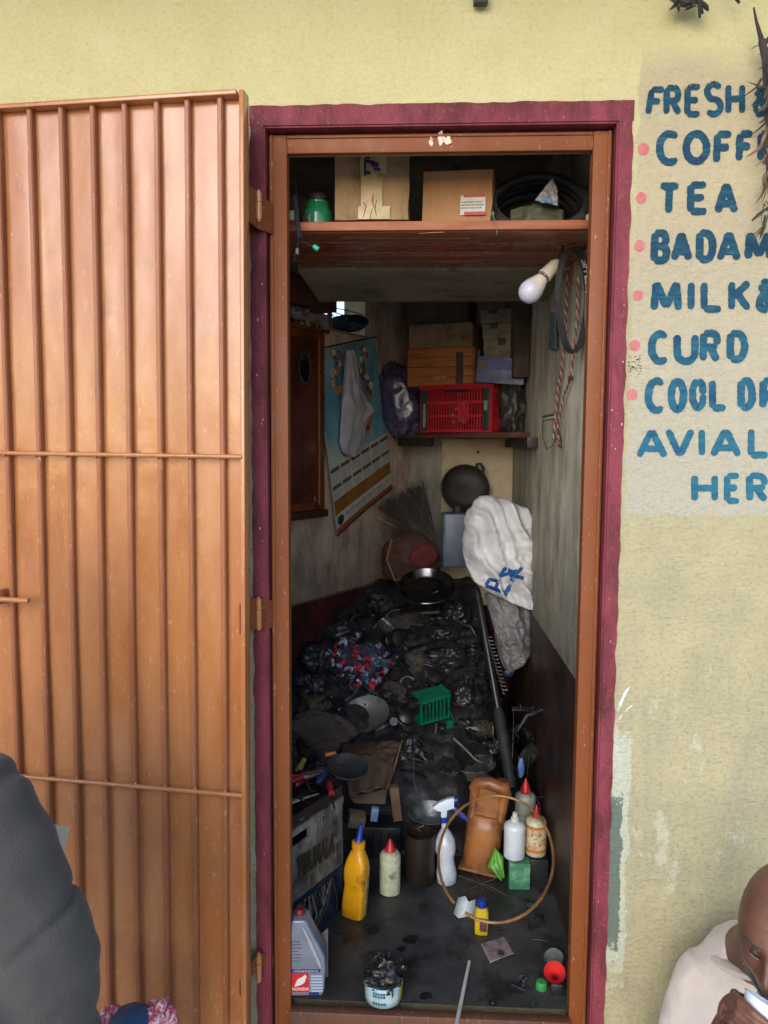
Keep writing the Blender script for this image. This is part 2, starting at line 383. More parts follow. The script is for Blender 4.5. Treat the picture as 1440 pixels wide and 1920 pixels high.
m = MB(); P = [BL-bd*.1, BR_+bd*.08, BR_+bd*.08-bn*.1, BL-bd*.1-bn*.1]
m.hexa([Vector((p.x, p.y, -.05)) for p in P], [Vector((p.x, p.y, 2.3)) for p in P]); m.build('plaster', M_back, bw, smooth=False)
m = MB(); m.box((-.45, 1.1, 2.34), (2.2, 2.1, .1)); m.build('ceiling', M_conc, smooth=False)['kind'] = 'structure'
# front inner wall returns (left pocket of the room)
m = MB(); m.box((-1.22, .6, 1.13), (.1, 1.2, 2.36)); tag(m.build('side_wall', M_left, smooth=False), 'short plaster wall closing the hidden left end of the store', 'wall')
# lower ledge of inner lintel plaster
LPZ = at(820, 292, .149).z; m = MB(); m.box((0, .115, (LPZ+2.049)/2), (2*OX-.01, .068, 2.049-LPZ)); m.build('lintel_plaster', mat('lintel_plaster', (170, 160, 136), (140, 134, 116), 12, bump=.3, rough=.9), fw, smooth=False)
# added tin canopy out of view, placed to cut overhead sky light
aw = thing('added_awning', 'added unseen corrugated tin canopy keeping overhead sky light off the shop front', 'added_awning')
m = MB(); N = 260
def af(u, v): return Vector((-2.6+5.2*u, -.01-.85*v, 2.78-.11*v+.012*math.sin(u*5.2/.076*2*math.pi)))
m.grid(af, N*2, 2); m.build('tin_sheet', mat('tin', (120, 104, 92), (150, 146, 140), 6, rough=.5, metal=.3, dirt=(90, 60, 44), damt=(.5, .65), dsc=4), aw, solid=.001, ang=180)
for x in (-2.2, -.4, 1.4, 2.4): MB().box((x, -.43, 2.69), (.04, .82, .04), (R(7.3), 0, 0)).build('rafter', M_conc, aw)
# ------------------------------------------------------------ hand painted lettering (brush strokes in a unit box, y down)
def arc(cx, cy, rx, ry, a0, a1, n=14): return [(cx+rx*math.cos(R(a0+(a1-a0)*i/n)), cy+ry*math.sin(R(a0+(a1-a0)*i/n))) for i in range(n+1)]
GL = {
 'F': [[(0, 1), (0, 0)], [(0, 0), (1, 0)], [(0, .48), (.85, .48)]],
 'R': [[(0, 1), (0, 0)], [(0, 0), (.6, 0)]+arc(.6, .25, .36, .25, -80, 90)+[(0, .5)], [(.45, .5), (1, 1)]],
 'E': [[(1, 0), (0, 0), (0, 1), (1, 1)], [(0, .48), (.85, .48)]],
 'S': [arc(.5, .25, .46, .25, -25, -270)+arc(.5, .75, .48, .25, -90, 150)[1:]],
 'H': [[(0, 0), (0, 1)], [(1, 0), (1, 1)], [(0, .5), (1, .5)]],
 'C': [arc(.52, .5, .52, .5, -48, -312, 22)],
 'O': [arc(.5, .5, .5, .5, 0, 360, 28)],
 'T': [[(0, 0), (1, 0)], [(.52, 0), (.45, 1)]],
 'A': [[(0, 1), (.5, 0), (1, 1)], [(.2, .7), (.8, .7)]],
 'B': [[(0, 0), (0, 1)], [(0, 0), (.55, 0)]+arc(.55, .24, .34, .24, -80, 90)+[(0, .48)], [(.5, .48)]+arc(.55, .74, .42, .26, -80, 90)+[(0, 1)]],
 'D': [[(0, 0), (0, 1)], [(0, 0), (.45, 0)]+arc(.45, .5, .52, .5, -80, 80)+[(.45, 1), (0, 1)]],
 'M': [[(0, 1), (.08, 0), (.5, .9), (.92, 0), (1, 1)]],
 'I': [[(.5, 0), (.5, 1)]],
 'L': [[(0, 0), (0, 1), (1, 1)]],
 'K': [[(0, 0), (0, 1)], [(1, 0), (.05, .58)], [(.35, .42), (1, 1)]],
 'U': [[(0, 0)]+arc(.5, .65, .5, .35, 180, 0)+[(1, 0)]],
 'V': [[(0, 0), (.5, 1), (1, 0)]],
 'N': [[(0, 1), (0, 0), (1, 1), (1, 0)]],
 '&': [[(1, 1)]+[(.2, .3)]+arc(.45, .2, .26, .2, 150, 380)+[(.1, .62)]+arc(.4, .76, .38, .24, 170, 60)+[(1, .55)]],
}
SIGN = [
 ('F', 1212, 1240, 166, 216, .14), ('R', 1247, 1275, 163, 216, 0), ('E', 1286, 1314, 161, 217, 0), ('S', 1322, 1354, 156, 217, 0), ('H', 1363, 1394, 158, 214, 0), ('&', 1412, 1444, 164, 216, 0),
 ('C', 1233, 1276, 248, 308, 0), ('O', 1283, 1328, 248, 306, 0), ('F', 1340, 1373, 249, 307, .02), ('F', 1382, 1412, 248, 304, .04), ('E', 1424, 1456, 248, 304, 0), ('E', 1468, 1500, 248, 304, 0),
 ('T', 1235, 1275, 346, 402, 0), ('E', 1291, 1327, 344, 400, 0), ('A', 1342, 1381, 342, 401, 0),
 ('B', 1223, 1253, 434, 492, .02), ('A', 1260, 1295, 434, 490, 0), ('D', 1308, 1340, 434, 490, 0), ('A', 1346, 1386, 433, 490, 0), ('M', 1399, 1446, 434, 488, 0), ('M', 1460, 1506, 434, 488, 0),
 ('M', 1223, 1275, 527, 584, 0), ('I', 1290, 1301, 527, 583, 0), ('L', 1316, 1354, 527, 583, 0), ('K', 1368, 1406, 526, 583, 0), ('&', 1419, 1452, 526, 583, 0),
 ('C', 1218, 1256, 623, 681, 0), ('U', 1266, 1306, 625, 681, 0), ('R', 1315, 1348, 622, 679, .02), ('D', 1366, 1400, 622, 677, 0),
 ('C', 1212, 1249, 711, 773, 0), ('O', 1255, 1285, 712, 771, 0), ('O', 1295, 1322, 711, 768, 0), ('L', 1332, 1363, 711, 768, 0), ('D', 1386, 1414, 711, 767, 0), ('R', 1427, 1456, 711, 767, 0), ('I', 1464, 1474, 711, 767, 0), ('N', 1482, 1512, 711, 767, 0),
 ('A', 1194, 1249, 804, 859, 0), ('V', 1249, 1300, 803, 857, 0), ('I', 1310, 1321, 803, 856, -.0), ('A', 1333, 1388, 803, 857, 0), ('L', 1405, 1442, 802, 856, 0), ('A', 1452, 1505, 802, 856, 0),
 ('H', 1299, 1343, 889, 941, 0), ('E', 1360, 1388, 889, 942, 0), ('R', 1402, 1437, 889, 941, 0), ('E', 1452, 1484, 889, 941, 0)]
def letter_material():
    t = NT('sign_paint'); Z = t.xyz()[2]
    n = t.noise(26, 5, .7, t.coord((1, 1, 2.2)))
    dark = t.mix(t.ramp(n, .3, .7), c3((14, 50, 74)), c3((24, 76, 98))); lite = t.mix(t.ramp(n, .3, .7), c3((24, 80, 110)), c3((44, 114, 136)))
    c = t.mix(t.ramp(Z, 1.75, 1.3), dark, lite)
    c = t.mix(t.ramp(t.noise(14, 4, .6, t.coord(loc=(2, 2, 2))), .58, .7), c, c3((20, 50, 92)))
    c = t.mix(t.math('MULTIPLY', t.ramp(t.noise(60, 5, .8, t.coord((.3, 1, 1.6))), .5, .7), .5), c, c3((60, 128, 140)))
    t.fin(c, .75, 0, .3)
    # brush gaps: paint missing where the bristles skipped, most of it on the flaking top row
    h = t.noise(70, 7, .85, t.coord((1.6, 1, .7)))
    k = t.math('ADD', h, t.math('MULTIPLY', t.ramp(Z, 2.10, 2.155), .30))
    k = t.math('MULTIPLY', k, 1.0)
    t.set(t.b.inputs['Alpha'], t.ramp(k, .70, .64))
    t.bump(t.noise(60, 4), .3, .004)
    return t.m
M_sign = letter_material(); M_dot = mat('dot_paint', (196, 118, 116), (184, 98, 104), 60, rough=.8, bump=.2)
def stroke(m, pts, w, seed, y=-.0018):      # flat brush stroke with ragged rim, drawn on the wall plane
    P = []
    for i in range(len(pts)-1):
        a = Vector(pts[i]); b = Vector(pts[i+1]); k = max(1, int((b-a).length/.003))
        P += [a.lerp(b, j/k) for j in range(k)]
    P.append(Vector(pts[-1])); n = len(P); vs = []; fs = []
    cl = (P[0]-P[-1]).length < .002
    for i, p in enumerate(P):
        a = P[i-1] if i else (P[-2] if cl else p); b = P[i+1] if i < n-1 else (P[1] if cl else p)
        t = (b-a).normalized(); q = Vector((-t.y, t.x))
        e = 1.0
        if not cl:
            d = min(i, n-1-i)*.003; e = min(1, math.sqrt(max(0, 1-(1-min(1, (d+.0008)/(w*.55)))**2)))
        j1 = w*(.5*e + .09*nz((p.x*260, p.y*260, seed))+.05*nz((p.x*90, p.y*90, seed+3)))
        j2 = w*(.5*e + .09*nz((p.x*260, p.y*260, seed+9))+.05*nz((p.x*90, p.y*90, seed+5)))
        u = p+q*j1; v = p-q*j2
        vs += [(u.x, y, u.y), (v.x, y, v.y), (u.x, y+.0012, u.y), (v.x, y+.0012, v.y)]
    for i in range(n-1):
        k = 4*i; fs += [(k, k+1, k+5, k+4), (k, k+4, k+6, k+2), (k+1, k+3, k+7, k+5)]
    m.add(vs, fs)
for gi, (ch, x0, x1, y0, y1, slant) in enumerate(SIGN):
    m = MB(); rnd = random.Random(gi)
    w = (10.5 if gi < 6 else 13.0 if gi < 38 else 12.2)*mpp(0)
    i_ = w/mpp(0)*.5 - 1.0
    ns_ = 0
    for si, st in enumerate(GL[ch]):
        pts = []
        for (u, v) in st:
            px = x0+i_*.6 + (x1-x0-i_*1.2)*u + slant*(1-v)*(y1-y0)+rnd.uniform(-.5, .5); py = y0+i_*.6+(y1-y0-i_*1.2)*v
            p = at(px, py, 0); pts.append((p.x, p.z))
        sub = [[pts[0]]]
        for q in range(1, len(pts)):
            sub[-1].append(pts[q])
            if q < len(pts)-1 and (Vector(pts[q])-Vector(pts[q-1])).angle(Vector(pts[q+1])-Vector(pts[q])) > R(38): sub.append([pts[q]])
        for q, sp_ in enumerate(sub): ns_ += 1; stroke(m, sp_, w*rnd.uniform(.94, 1.06), gi*3+si, -.0016-.00022*ns_)
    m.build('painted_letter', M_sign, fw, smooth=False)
for i, (x, y, r) in enumerate(((1206, 280, 10), (1202, 371, 9.5), (1199, 461, 9.5), (1196, 554, 9), (1190, 648, 9.5), (1185, 740, 10))):
    p = at(x, y, 0); m = MB()
    m.prism([(r*mpp(0)*(1+.07*nz((a, i, 0), 1.3))*math.cos(a), r*mpp(0)*(1.05+.07*nz((a, i, 4), 1.3))*math.sin(a)) for a in [k*math.pi/14 for k in range(28)]], .001, Matrix.Translation((p.x, -.0004, p.z)) @ Matrix.Rotation(R(90), 4, 'X'))
    m.build('bullet_dot', M_dot, fw)
# scraped black scribble left of the fifth row
m = MB(); rnd = random.Random(5)
for k in range(26):
    x = rnd.uniform(1176, 1200); y = rnd.uniform(668, 702); p = at(x, y, -.0008); L = rnd.uniform(2, 6)*mpp(0); a = rnd.uniform(-.6, .9)
    m.tube([p, p+Vector((L*math.cos(a), 0, L*math.sin(a)))], rnd.uniform(.0005, .0012), 5, sq=.4)
m.build('scraped_mark', mat('scrape', (84, 74, 62), (60, 52, 46), 80), fw)
# ------------------------------------------------------------ steel gate folded back on the wall
ga = math.atan2(.062, .545)
gO = at(447, 172, -.112); gX, gTop = gO.x, gO.z
gate = thing('metal_gate', 'open brown painted steel gate leaf with vertical ribs folded back against the yellow wall', 'gate', (gX, -.112, 0), (0, 0, 0))
gate.rotation_euler = (Matrix.Rotation(-ga, 4, 'Z') @ Matrix.Rotation(R(.40), 4, 'Y')).to_euler()
GW, GH, GB = .745, gTop, -.10      # local: x runs to -GW, z up, y=0 front face
m = MB(); m.box((-GW/2, .006, (GH+GB)/2), (GW-.02, .002, GH-GB-.02)); 
# slightly buckled sheet
sv = MB()
sv.grid(lambda u, v: (-GW*u, .004*nz((u*3.1, v*5, 1.0), 1.0)+.0022*nz((u*14, v*3.2, 4.0), 1.0)+.0006*nz((u*30, v*26, 8.0), 1.0)+.012, GB+(GH-GB)*v), 90, 120)
sv.build('steel_sheet', M_gate, gate, ang=60, solid=.0015)
for (nm, c, s_) in (('stile', (-.005, .006, (GH+GB)/2), (.010, .034, GH-GB)), ('stile', (-GW+.007, .006, (GH+GB)/2), (.014, .034, GH-GB)), ('top_rail', (-GW/2, .004, GH-.005), (GW-.029, .036, .010)), ('bottom_rail', (-GW/2, .004, GB+.005), (GW-.029, .036, .010))):
    MB().box(c, s_).build(nm, M_gate, gate, bevel=.002)
gR = -ga
def glx(px, py):     # photo pixel -> local x of the gate plane
    n = Vector((-math.sin(ga)*1.0, -math.cos(ga), 0)); n = Vector((math.sin(-ga), -math.cos(-ga), 0))
    p = atp(px, py, Vector((gX, -.112, 0)), Vector((math.sin(ga)*-1, -math.cos(ga), 0)))
    q = gate_inv @ p; return q.x, q.z
bpy.context.view_layer.update(); gate_inv = gate.matrix_world.inverted()
M_rib = paint_brown('rib_paint', (140, 84, 54), (162, 104, 72), .32)
pitch = .0672
x = -.044
ribs = []
for px in (418, 360, 303, 246, 189, 133, 77, 20): ribs.append(glx(px, 1000)[0])
step = (ribs[-1]-ribs[0])/7
ribs += [ribs[-1]+step*k for k in (1, 2, 3) if ribs[-1]+step*k > -GW+.02]
for i, rx in enumerate(ribs):
    m = MB(); rnd = random.Random(i); b = rnd.uniform(-.001, .001)
    zs = [GB+.01+(GH-.02-GB)*k/10 for k in range(11)]
    pr = [(-.0058, .009), (-.0058, -.0025), (-.0038, -.0052), (.0034, -.0052), (.0058, -.0025), (.0058, .009)]
    vs = []
    for z in zs:
        o_ = .0012*math.sin(z*2.3+i)+b
        vs += [(rx+o_+a, c, z) for a, c in pr]
    fs = [(k*6+j, k*6+(j+1) % 6, (k+1)*6+(j+1) % 6, (k+1)*6+j) for k in range(10) for j in range(6)]+[tuple(range(6)), tuple(range(60, 66))]
    m.add(vs, fs); m.build('rib', M_rib, gate, ang=25)
for py in (853, 1470):
    z = glx(250, py)[1]; m = MB()
    m.tube([(-.006, -.0098, z), (-GW+.01, -.0098, z)], .0052, 10)
    for i, rx in enumerate(ribs):
        m.ball((rx+.006, -.009, z+.006), (.0032, .004, .0045), 8, 6); m.ball((rx-.004, -.009, z-.005), (.003, .004, .003), 8, 6)
    m.build('cross_rod', M_gate, gate)
# bolt at the left
bx, bz = glx(20, 1117)
m = MB(); m.tube([(bx-.16, -.028, bz-.002), (glx(68, 1119)[0], -.028, bz-.003)], .0062, 12)
m.build('slide_bolt', M_gate, gate)
for q in (0, -.09): MB().box((glx(6, 1110)[0]+q, -.015, bz+.001), (.022, .026, .034)).build('bolt_keeper', M_gate, gate, bevel=.002)
# hinge straps: slanting plates from leaf to frame, with pin barrel
for (yt0, yb0, yt1, yb1, bar0, bar1) in ((330, 402, 378, 440, 362, 412), (1133, 1190, 1120, 1178, 1124, 1178), (1838, 1868, 1786, 1812, 1790, 1838)):
    A0 = at(449, yt0, -.10); A1 = at(450, yb0, -.10); B0 = at(483, (yt0+yt1)/2+8 if yt1 > yt0 else yt1, -.028); B1 = at(483, (yb0+yb1)/2+8 if yt1 > yt0 else yb1, -.028)
    C0 = at(512, yt1+6, .024); C1 = at(512, yb1, .024)
    for (a, b, c, d) in ((A0, A1, B1, B0), (B0, B1, C1, C0)):
        n = (b-a).cross(d-a).normalized()*.002
        m = MB(); m.hexa([a-n, b-n, c-n, d-n], [a+n, b+n, c+n, d+n])
        o = m.build('hinge_strap', M_frame, gate, bevel=.001); o.matrix_parent_inverse = gate.matrix_world.inverted()
    p0 = at(485, bar0, -.032); p1 = at(485, bar1, -.032)
    m = MB(); m.tube([(p0.x, p0.y, p0.z), (p0.x, p0.y, p0.z-(p0.z-p1.z)*.34)], .0068, 14); m.tube([(p0.x, p0.y, p0.z-(p0.z-p1.z)*.36), (p0.x, p0.y, p1.z)], .0068, 14); m.tube([(p0.x, p0.y, p0.z+.006), (p0.x, p0.y, p1.z-.004)], .004, 10)
    o = m.build('hinge_barrel', M_gate, gate); o.matrix_parent_inverse = gate.matrix_world.inverted()
# ------------------------------------------------------------ material set for the goods
M_card = mat('cardboard', (176, 144, 102), (148, 120, 86), 12, .35, .65, .85, bump=.25, bsc=90, dirt=(96, 78, 58), damt=(.46, .66), dsc=8, stretch=(1, 1, .4))
M_card2 = mat('cardboard_orange', (180, 134, 92), (154, 112, 74), 14, .35, .65, .85, bump=.3, bsc=110, dirt=(96, 66, 40), damt=(.54, .72), dsc=7, stretch=(1, 1, .15))
M_card3 = mat('cardboard_grey', (128, 120, 104), (98, 90, 78), 14, .35, .65, .9, bump=.25, dirt=(60, 54, 48), dsc=10)
M_tape = mat('packing_tape', (196, 170, 120), (172, 146, 102), 25, rough=.4, dirt=(120, 96, 66), damt=(.58, .7), dsc=14)
M_wood = mat('shelf_wood', (156, 90, 60), (128, 72, 48), 16, .35, .65, .42, bump=.2, stretch=(.25, 4, 4), dirt=(60, 36, 28), dsc=6, coat=.15)
M_woodl = mat('raw_wood', (168, 98, 60), (132, 74, 46), 16, .35, .65, .6, bump=.2, stretch=(.25, 4, 4), dirt=(84, 50, 36), dsc=9)
M_black = mat('black_rubber', (42, 43, 45), (30, 31, 32), 30, .4, .6, .6, bump=.2, dirt=(84, 80, 74), damt=(.58, .72), dsc=14)
M_grease = mat('greasy_black', (40, 41, 44), (24, 25, 28), 26, .4, .6, .38, bump=.35, bsc=60, dirt=(88, 82, 74), damt=(.54, .7), dsc=22, rvar=.15)
M_steel = mat('dull_steel', (120, 122, 124), (62, 62, 64), 20, .4, .65, .38, .9, bump=.1, dirt=(32, 31, 30), damt=(.5, .66), dsc=16)
M_chrome = mat('worn_chrome', (190, 192, 194), (130, 130, 130), 14, .4, .7, .2, 1, dirt=(70, 66, 60), damt=(.62, .75), dsc=14)
M_iron = mat('dark_iron', (82, 80, 80), (46, 46, 48), 24, .4, .62, .42, .7, bump=.3, dirt=(70, 50, 36), damt=(.62, .72), dsc=18)
M_wplas = mat('white_plastic', (206, 206, 202), (186, 186, 182), 20, rough=.38, dirt=(120, 112, 98), damt=(.56, .72), dsc=18, bump=.05)
M_poly = mat('polythene', (168, 168, 170), (130, 130, 136), 30, rough=.25, bump=.5, bsc=50, spec=.7)
def poly_mat(name, col, alpha=.55, rough=.22):
    m = mat(name, col, tuple(int(k*.75) for k in col), 30, rough=rough, bump=.5, bsc=45, spec=.8); m.node_tree.nodes['Principled BSDF'].inputs['Alpha'].default_value = alpha; return m
def crumple(p, seed, a=.006, s=22):
    p = Vector(p); r1 = 1-2*abs(nz(p, s, seed)); r2 = 1-2*abs(nz(p, s*2.3, seed+2)); return a*(r1*.7+r2*.35)
def carton(name, label, px0, px1, pt, pb, Y, depth, m, group=None, rot=0, tape=None, lid=.0, top_open=False):
    a = at(px0, pb, Y); b = at(px1, pb, Y); c = at((px0+px1)/2, pt, Y); w = (b.x-a.x); h = c.z-(a.z+b.z)/2
    t = thing(name, label, 'carton', ((a.x+b.x)/2, Y, (a.z+b.z)/2), (0, 0, rot), group)
    mb = MB()
    def side(u, v, face):
        d = .004*nz((u*3, v*3, face*2.0), 1.0)
        if face == 0: return (-w/2+w*u, d, h*v)
        if face == 1: return (w/2+d, depth*u, h*v)
        if face == 2: return (w/2-w*u, depth+d, h*v)
        return (-w/2+d, depth-depth*u, h*v)
    ring = 36; k = []
    nv = 8
    vs = []
    per = 2*(w+depth)
    for j in range(nv+1):
        for i in range(ring):
            f, u = divmod(i*4/ring, 1); vs.append(side(u, j/nv, int(f)))
    fs = [(j*ring+i, j*ring+(i+1) % ring, (j+1)*ring+(i+1) % ring, (j+1)*ring+i) for j in range(nv) for i in range(ring)]
    fs.append(tuple(range(ring))[::-1])
    if not top_open: fs.append(tuple(range(nv*ring, nv*ring+ring)))
    mb.add(vs, fs); mb.build('box_body', m, t, ang=30, solid=.004 if top_open else 0)
    # flap seam boards a little proud on top
    if lid:
        MB().box((0, depth*.25, h+.0025), (w*1.01, depth*.49, .004)).build('flap', m, t); MB().box((0, depth*.75, h+.0045), (w*1.01, depth*.49, .004), (.03, 0, 0)).build('flap', m, t)
    return t, w, h
# ------------------------------------------------------------ loft shelf over the door
z_top = at(820, 414, .12).z; z_und = at(820, 431, .12).z
loft = thing('loft_shelf', 'reddish brown wooden loft shelf just inside the top of the doorway', 'shelf', (0, .12, z_und))
lw_, H_ = .76, z_top-z_und
MB().box((0.0, .006, H_/2), (lw_, .012, H_)).build('edge_strip', M_woodl, loft, bevel=.0015)
for i, (y0, y1) in enumerate(((.013, .115), (.117, .215), (.217, .30), (.302, .385))):
    m = MB(); m.box((0, (y0+y1)/2, H_*.5+(i % 2)*.003-.004), (lw_-.002, y1-y0, H_*.8))
    m.build('plank', [M_wood, mat('shelf_wood_glossy', (160, 84, 52), (134, 68, 44), 16, .35, .65, .28, bump=.15, stretch=(.25, 4, 4), dirt=(58, 32, 24), coat=.3)][i % 2], loft, bevel=.002)
for k, (x0, x1, py, c) in enumerate(((785, 832, 438, 1), (640, 880, 446, 0), (560, 760, 454, 0), (540, 900, 478, 0), (545, 905, 489, 0), (700, 905, 452, 0))):     # splintered bare streaks on the underside
    zz = z_und-.003; a = atz(x0, py, zz); b = atz(x1, py+(1 if k else -3), zz); m = MB(); w = .0045 if c else .002
    L = (b-a).length; n = 18
    vs = []
    for i in range(n+1):
        p = a.lerp(b, i/n); ww = w*(.5+.8*abs(nz((i*.6, k, 0), 1.0))+.3)*math.sin(math.pi*min(1, (i+.7)/(n)*1.0)*.98+.02)**.3
        vs += [p+Vector((0, ww, 0)), p-Vector((0, ww, 0)), p+Vector((0, ww, .001)), p-Vector((0, ww, .001))]
    fs = []
    for i in range(n): q = 4*i; fs += [(q, q+1, q+5, q+4), (q, q+4, q+6, q+2), (q+1, q+3, q+7, q+5)]
    m.add(vs, fs); o = m.build('splinter', mat('bare_wood', (190, 140, 92) if c else (150, 100, 76), None, rough=.7) if c else mat('bare_wood_dull', (190, 138, 112), (160, 108, 84), 30, rough=.7), loft); o.location = -loft.location
slab = MB(); slab.box((0.0, .75, z_und+.012), (.78, .48, .04)); tag(slab.build('loft_slab', M_conc, smooth=False), 'stained grey concrete loft slab behind the wooden shelf', 'slab')
# left continuation of the slab over the slanting wall
# jar
Y = .20
def lathe_thing(name, label, cat, loc, parts, rot=(0, 0, 0), group=None, n=28):
    t = thing(name, label, cat, loc, rot, group)
    for (nm, prof, m) in parts: MB().lathe(prof, n).build(nm, m, t, ang=50)
    return t
a = at(592, 413, Y); s = mpp(Y)
jar = lathe_thing('jar', 'green ribbed plastic jar with dark lid at the left end of the loft shelf', 'jar', (a.x, Y+.03, z_top), [
  ('body', [(25*s, 0), (27*s, 2*s), (26*s, 6*s), (27*s, 9*s), (27*s, 34*s), (26*s, 40*s), (22*s, 46*s), (23.5*s, 49*s), (21*s, 53*s), (22*s, 57*s), (18*s, 60*s)], mat('green_plastic', (40, 140, 92), (30, 112, 70), 12, rough=.22, coat=.4, dirt=(30, 60, 40), damt=(.6, .75))),
  ('lid', [(18*s, 59*s), (18.5*s, 60*s), (18.5*s, 70*s), (17*s, 72*s)], mat('dark_lid', (58, 44, 48), (44, 36, 40), 20))])
m = MB(); m.grid(lambda u, v: (27.5*s*math.cos(R(-170+60*u)), 27.5*s*math.sin(R(-170+60*u)), (10+22*v)*s), 8, 2); m.build('label', mat('old_label', (130, 140, 108), (60, 90, 60), 60, .5, .6), jar, solid=.0004)
# cartons on the loft
Y = .19
t, w, h = carton('carton', 'square brown carton with a cream paper strip down its front on the loft shelf', 628, 766, 291, 412, Y, .22, M_card, lid=1)
m = MB(); m.box((.000, -.0045, h*.36), (w*.29, .0012, h*.72)); m.build('paper_strip', M_tape, t)
m = MB(); m.box((0.006, -.0046, h*.1), (w*.43, .0012, h*.2)); m.build('paper_strip', M_tape, t)
m = MB(); m.box((.004, -.0038, h*.84), (w*.36, .001, h*.3)); m.build('tape', mat('tape_yellow', (186, 168, 124), (166, 146, 104), 30, rough=.4), t)
bm_ = mat('blue_print', (64, 58, 96), (50, 44, 80), 60); m = MB()
for (x, z, a, b) in ((-.016, .80, .005, .26), (-.010, .95, .012, .035), (-.004, .885, .02, .05), (.008, .84, .018, .07), (.013, .77, .016, .05), (-.010, .72, .014, .05)): m.box((x, -.0058, h*z), (a, .0008, h*b), (0, .15*(a > .01), 0))
m.build('printed_mark', bm_, t, smooth=False)
m = MB(); m.tube([(.004, -.006, h*.4), (.002, -.006, h*.28), (.006, -.006, h*.17)], [.001, .0028, .001], 6, sq=.3); m.build('red_scrawl', mat('red_pen', (168, 84, 70)), t)
m = MB()
for (pts) in (((-.02, .03), (-.013, .2), (-.02, .26)), ((-.004, .0), (.002, .16)), ((.012, .06), (.008, .16), (.012, .3))): m.tube([(p[0], -.006, h*p[1]) for p in pts], .0008, 5)
m.build('crack_line', mat('ink', (70, 56, 46)), t)
t, w, h = carton('carton', 'tilted orange-brown carton with red and white sticker on the loft shelf', 790, 920, 302, 411, Y+.02, .20, M_card2, rot=R(-6), lid=1)
t.rotation_euler = (0, R(1.5), R(-9)); t.location.z = z_top+.002
sx0 = (884-855)/130*w; zc = h*.42
for (dz, hh, mm, nm) in ((0, .24, mat('sticker_white', (210, 204, 190), (190, 186, 174), 60, dirt=(150, 120, 110)), 'sticker'),): MB().box((sx0+.002, -.0045, zc), (w*.36, .001, h*.34)).build(nm, mm, t, smooth=False)
for (x, z, hh) in ((.005, .155, .045), (.008, -.145, .06)): MB().box((sx0+x, -.0056, zc+h*z), (w*.31, .0008, h*hh)).build('sticker_band', mat('red_print', (186, 66, 64), (160, 60, 60), 60), t, smooth=False)
m = MB(); rnd = random.Random(3)
for k in range(3):
    x = sx0-w*.15
    while x < sx0+w*.14:
        l = rnd.uniform(.002, .006); m.box((x+l/2, -.0056, zc+h*(.05-.05*k)), (l, .0008, .0028)); x += l+.0016
m.build('sticker_print', mat('grey_print', (120, 104, 96)), t, smooth=False)
# tyre coil wrapped in polythene
Y = .26; c = at(1012, 352, Y); s = mpp(Y); zc0 = z_top
ty = thing('tyre_bundle', 'coiled black tyres wrapped in clear polythene at the right end of the loft shelf', 'tyres', (c.x, Y, zc0), (R(-8), 0, 0))
for k, (rx, rz, r, y, dz) in enumerate(((84, 50, 9, 0, 0), (82, 49, 9, .028, 3), (78, 50, 9, .056, 2), (80, 47, 10, .09, 0))):
    m = MB(); m.tube([(rx*s*math.cos(a), y+.004*math.sin(3*a), (rz+r+dz+rz*math.sin(a))*s) for a in [i*math.pi/30 for i in range(60)]], r*s, 10, closed=True); m.build('tyre', M_black, ty)
m = MB()
def f_(u, v):
    a = R(150+250*u); p = Vector((92*s*math.cos(a)*(1-.15*v), -.012-.02*v, (56+62*math.sin(a)*(1-.25*v))*s)); return p+Vector((0, crumple(p, 2, .008, 26), crumple(p, 5, .004, 30)))
m.grid(f_, 60, 14); m.build('polythene_wrap', poly_mat('poly_dusty', (112, 110, 112), .42), ty, ang=180)
m = MB(); m.grid(lambda u, v: ((-52+95*u)*s, -.006-.015*v+crumple((u*.1, v*.1, 0), 3, .006, 30), (12+42*v-22*abs(u-.45)*v)*s), 20, 10); m.build('green_sheet', mat('olive_poly', (84, 90, 58), (60, 66, 44), 12, rough=.5, bump=.4), ty, ang=180, solid=.0006)
# white scrap of printed polythene
q = [at(1003, 374, Y-.05), at(1047, 385, Y-.05), at(1046, 354, Y-.05), at(1036, 333, Y-.05)]
sc_ = thing('plastic_scrap', 'white crumpled plastic scrap with two pale blue marks lying on the coiled tyres', 'plastic scrap', q[0])
def f_(u, v):
    p = (q[0].lerp(q[1], u)).lerp(q[3].lerp(q[2], u), v)-q[0]; p = Vector(p); return p+Vector((0, crumple(p, 7, .007, 60), 0))
MB().grid(f_, 16, 16).build('sheet', mat('white_poly', (176, 172, 178), (150, 146, 154), 50, rough=.3, bump=.4), sc_, ang=180, solid=.0006)
for (x, y) in ((1018, 376), (1031, 376)):
    p = at(x, y, Y-.062)-q[0]; MB().ball(p, (5*s, .001, 4.5*s), 12, 8).build('blue_mark', mat('pale_blue', (90, 150, 190)), sc_)
# small roll and cap end of pole at the right
a = at(1107, 388, .17); m = MB(); t = thing('paper_roll', 'small cream roll standing at the right end of the loft shelf against the wall', 'roll', (a.x-.003, .16, z_top))
MB().lathe([(6*s, 0), (7*s, .002), (7*s, 15*s), (5*s, 17*s), (3*s, 17.2*s), (2.8*s, 12*s)], 16).build('roll', mat('cream_roll', (176, 166, 140), (130, 120, 100), 40), t)
# log end under the shelf
a = at(1096, 455, .33)
t = thing('wooden_pole', 'round cut end of a wooden pole under the right end of the loft shelf', 'pole', (a.x, .31, a.z))
MB().lathe([(13*s, 0), (14.5*s, .004), (15*s, .05), (15*s, .30)], 18, Matrix.Rotation(R(-90), 4, 'X')).build('trunk', mat('pole_wood', (140, 108, 76), (104, 78, 54), 30, bump=.3, rough=.8), t)
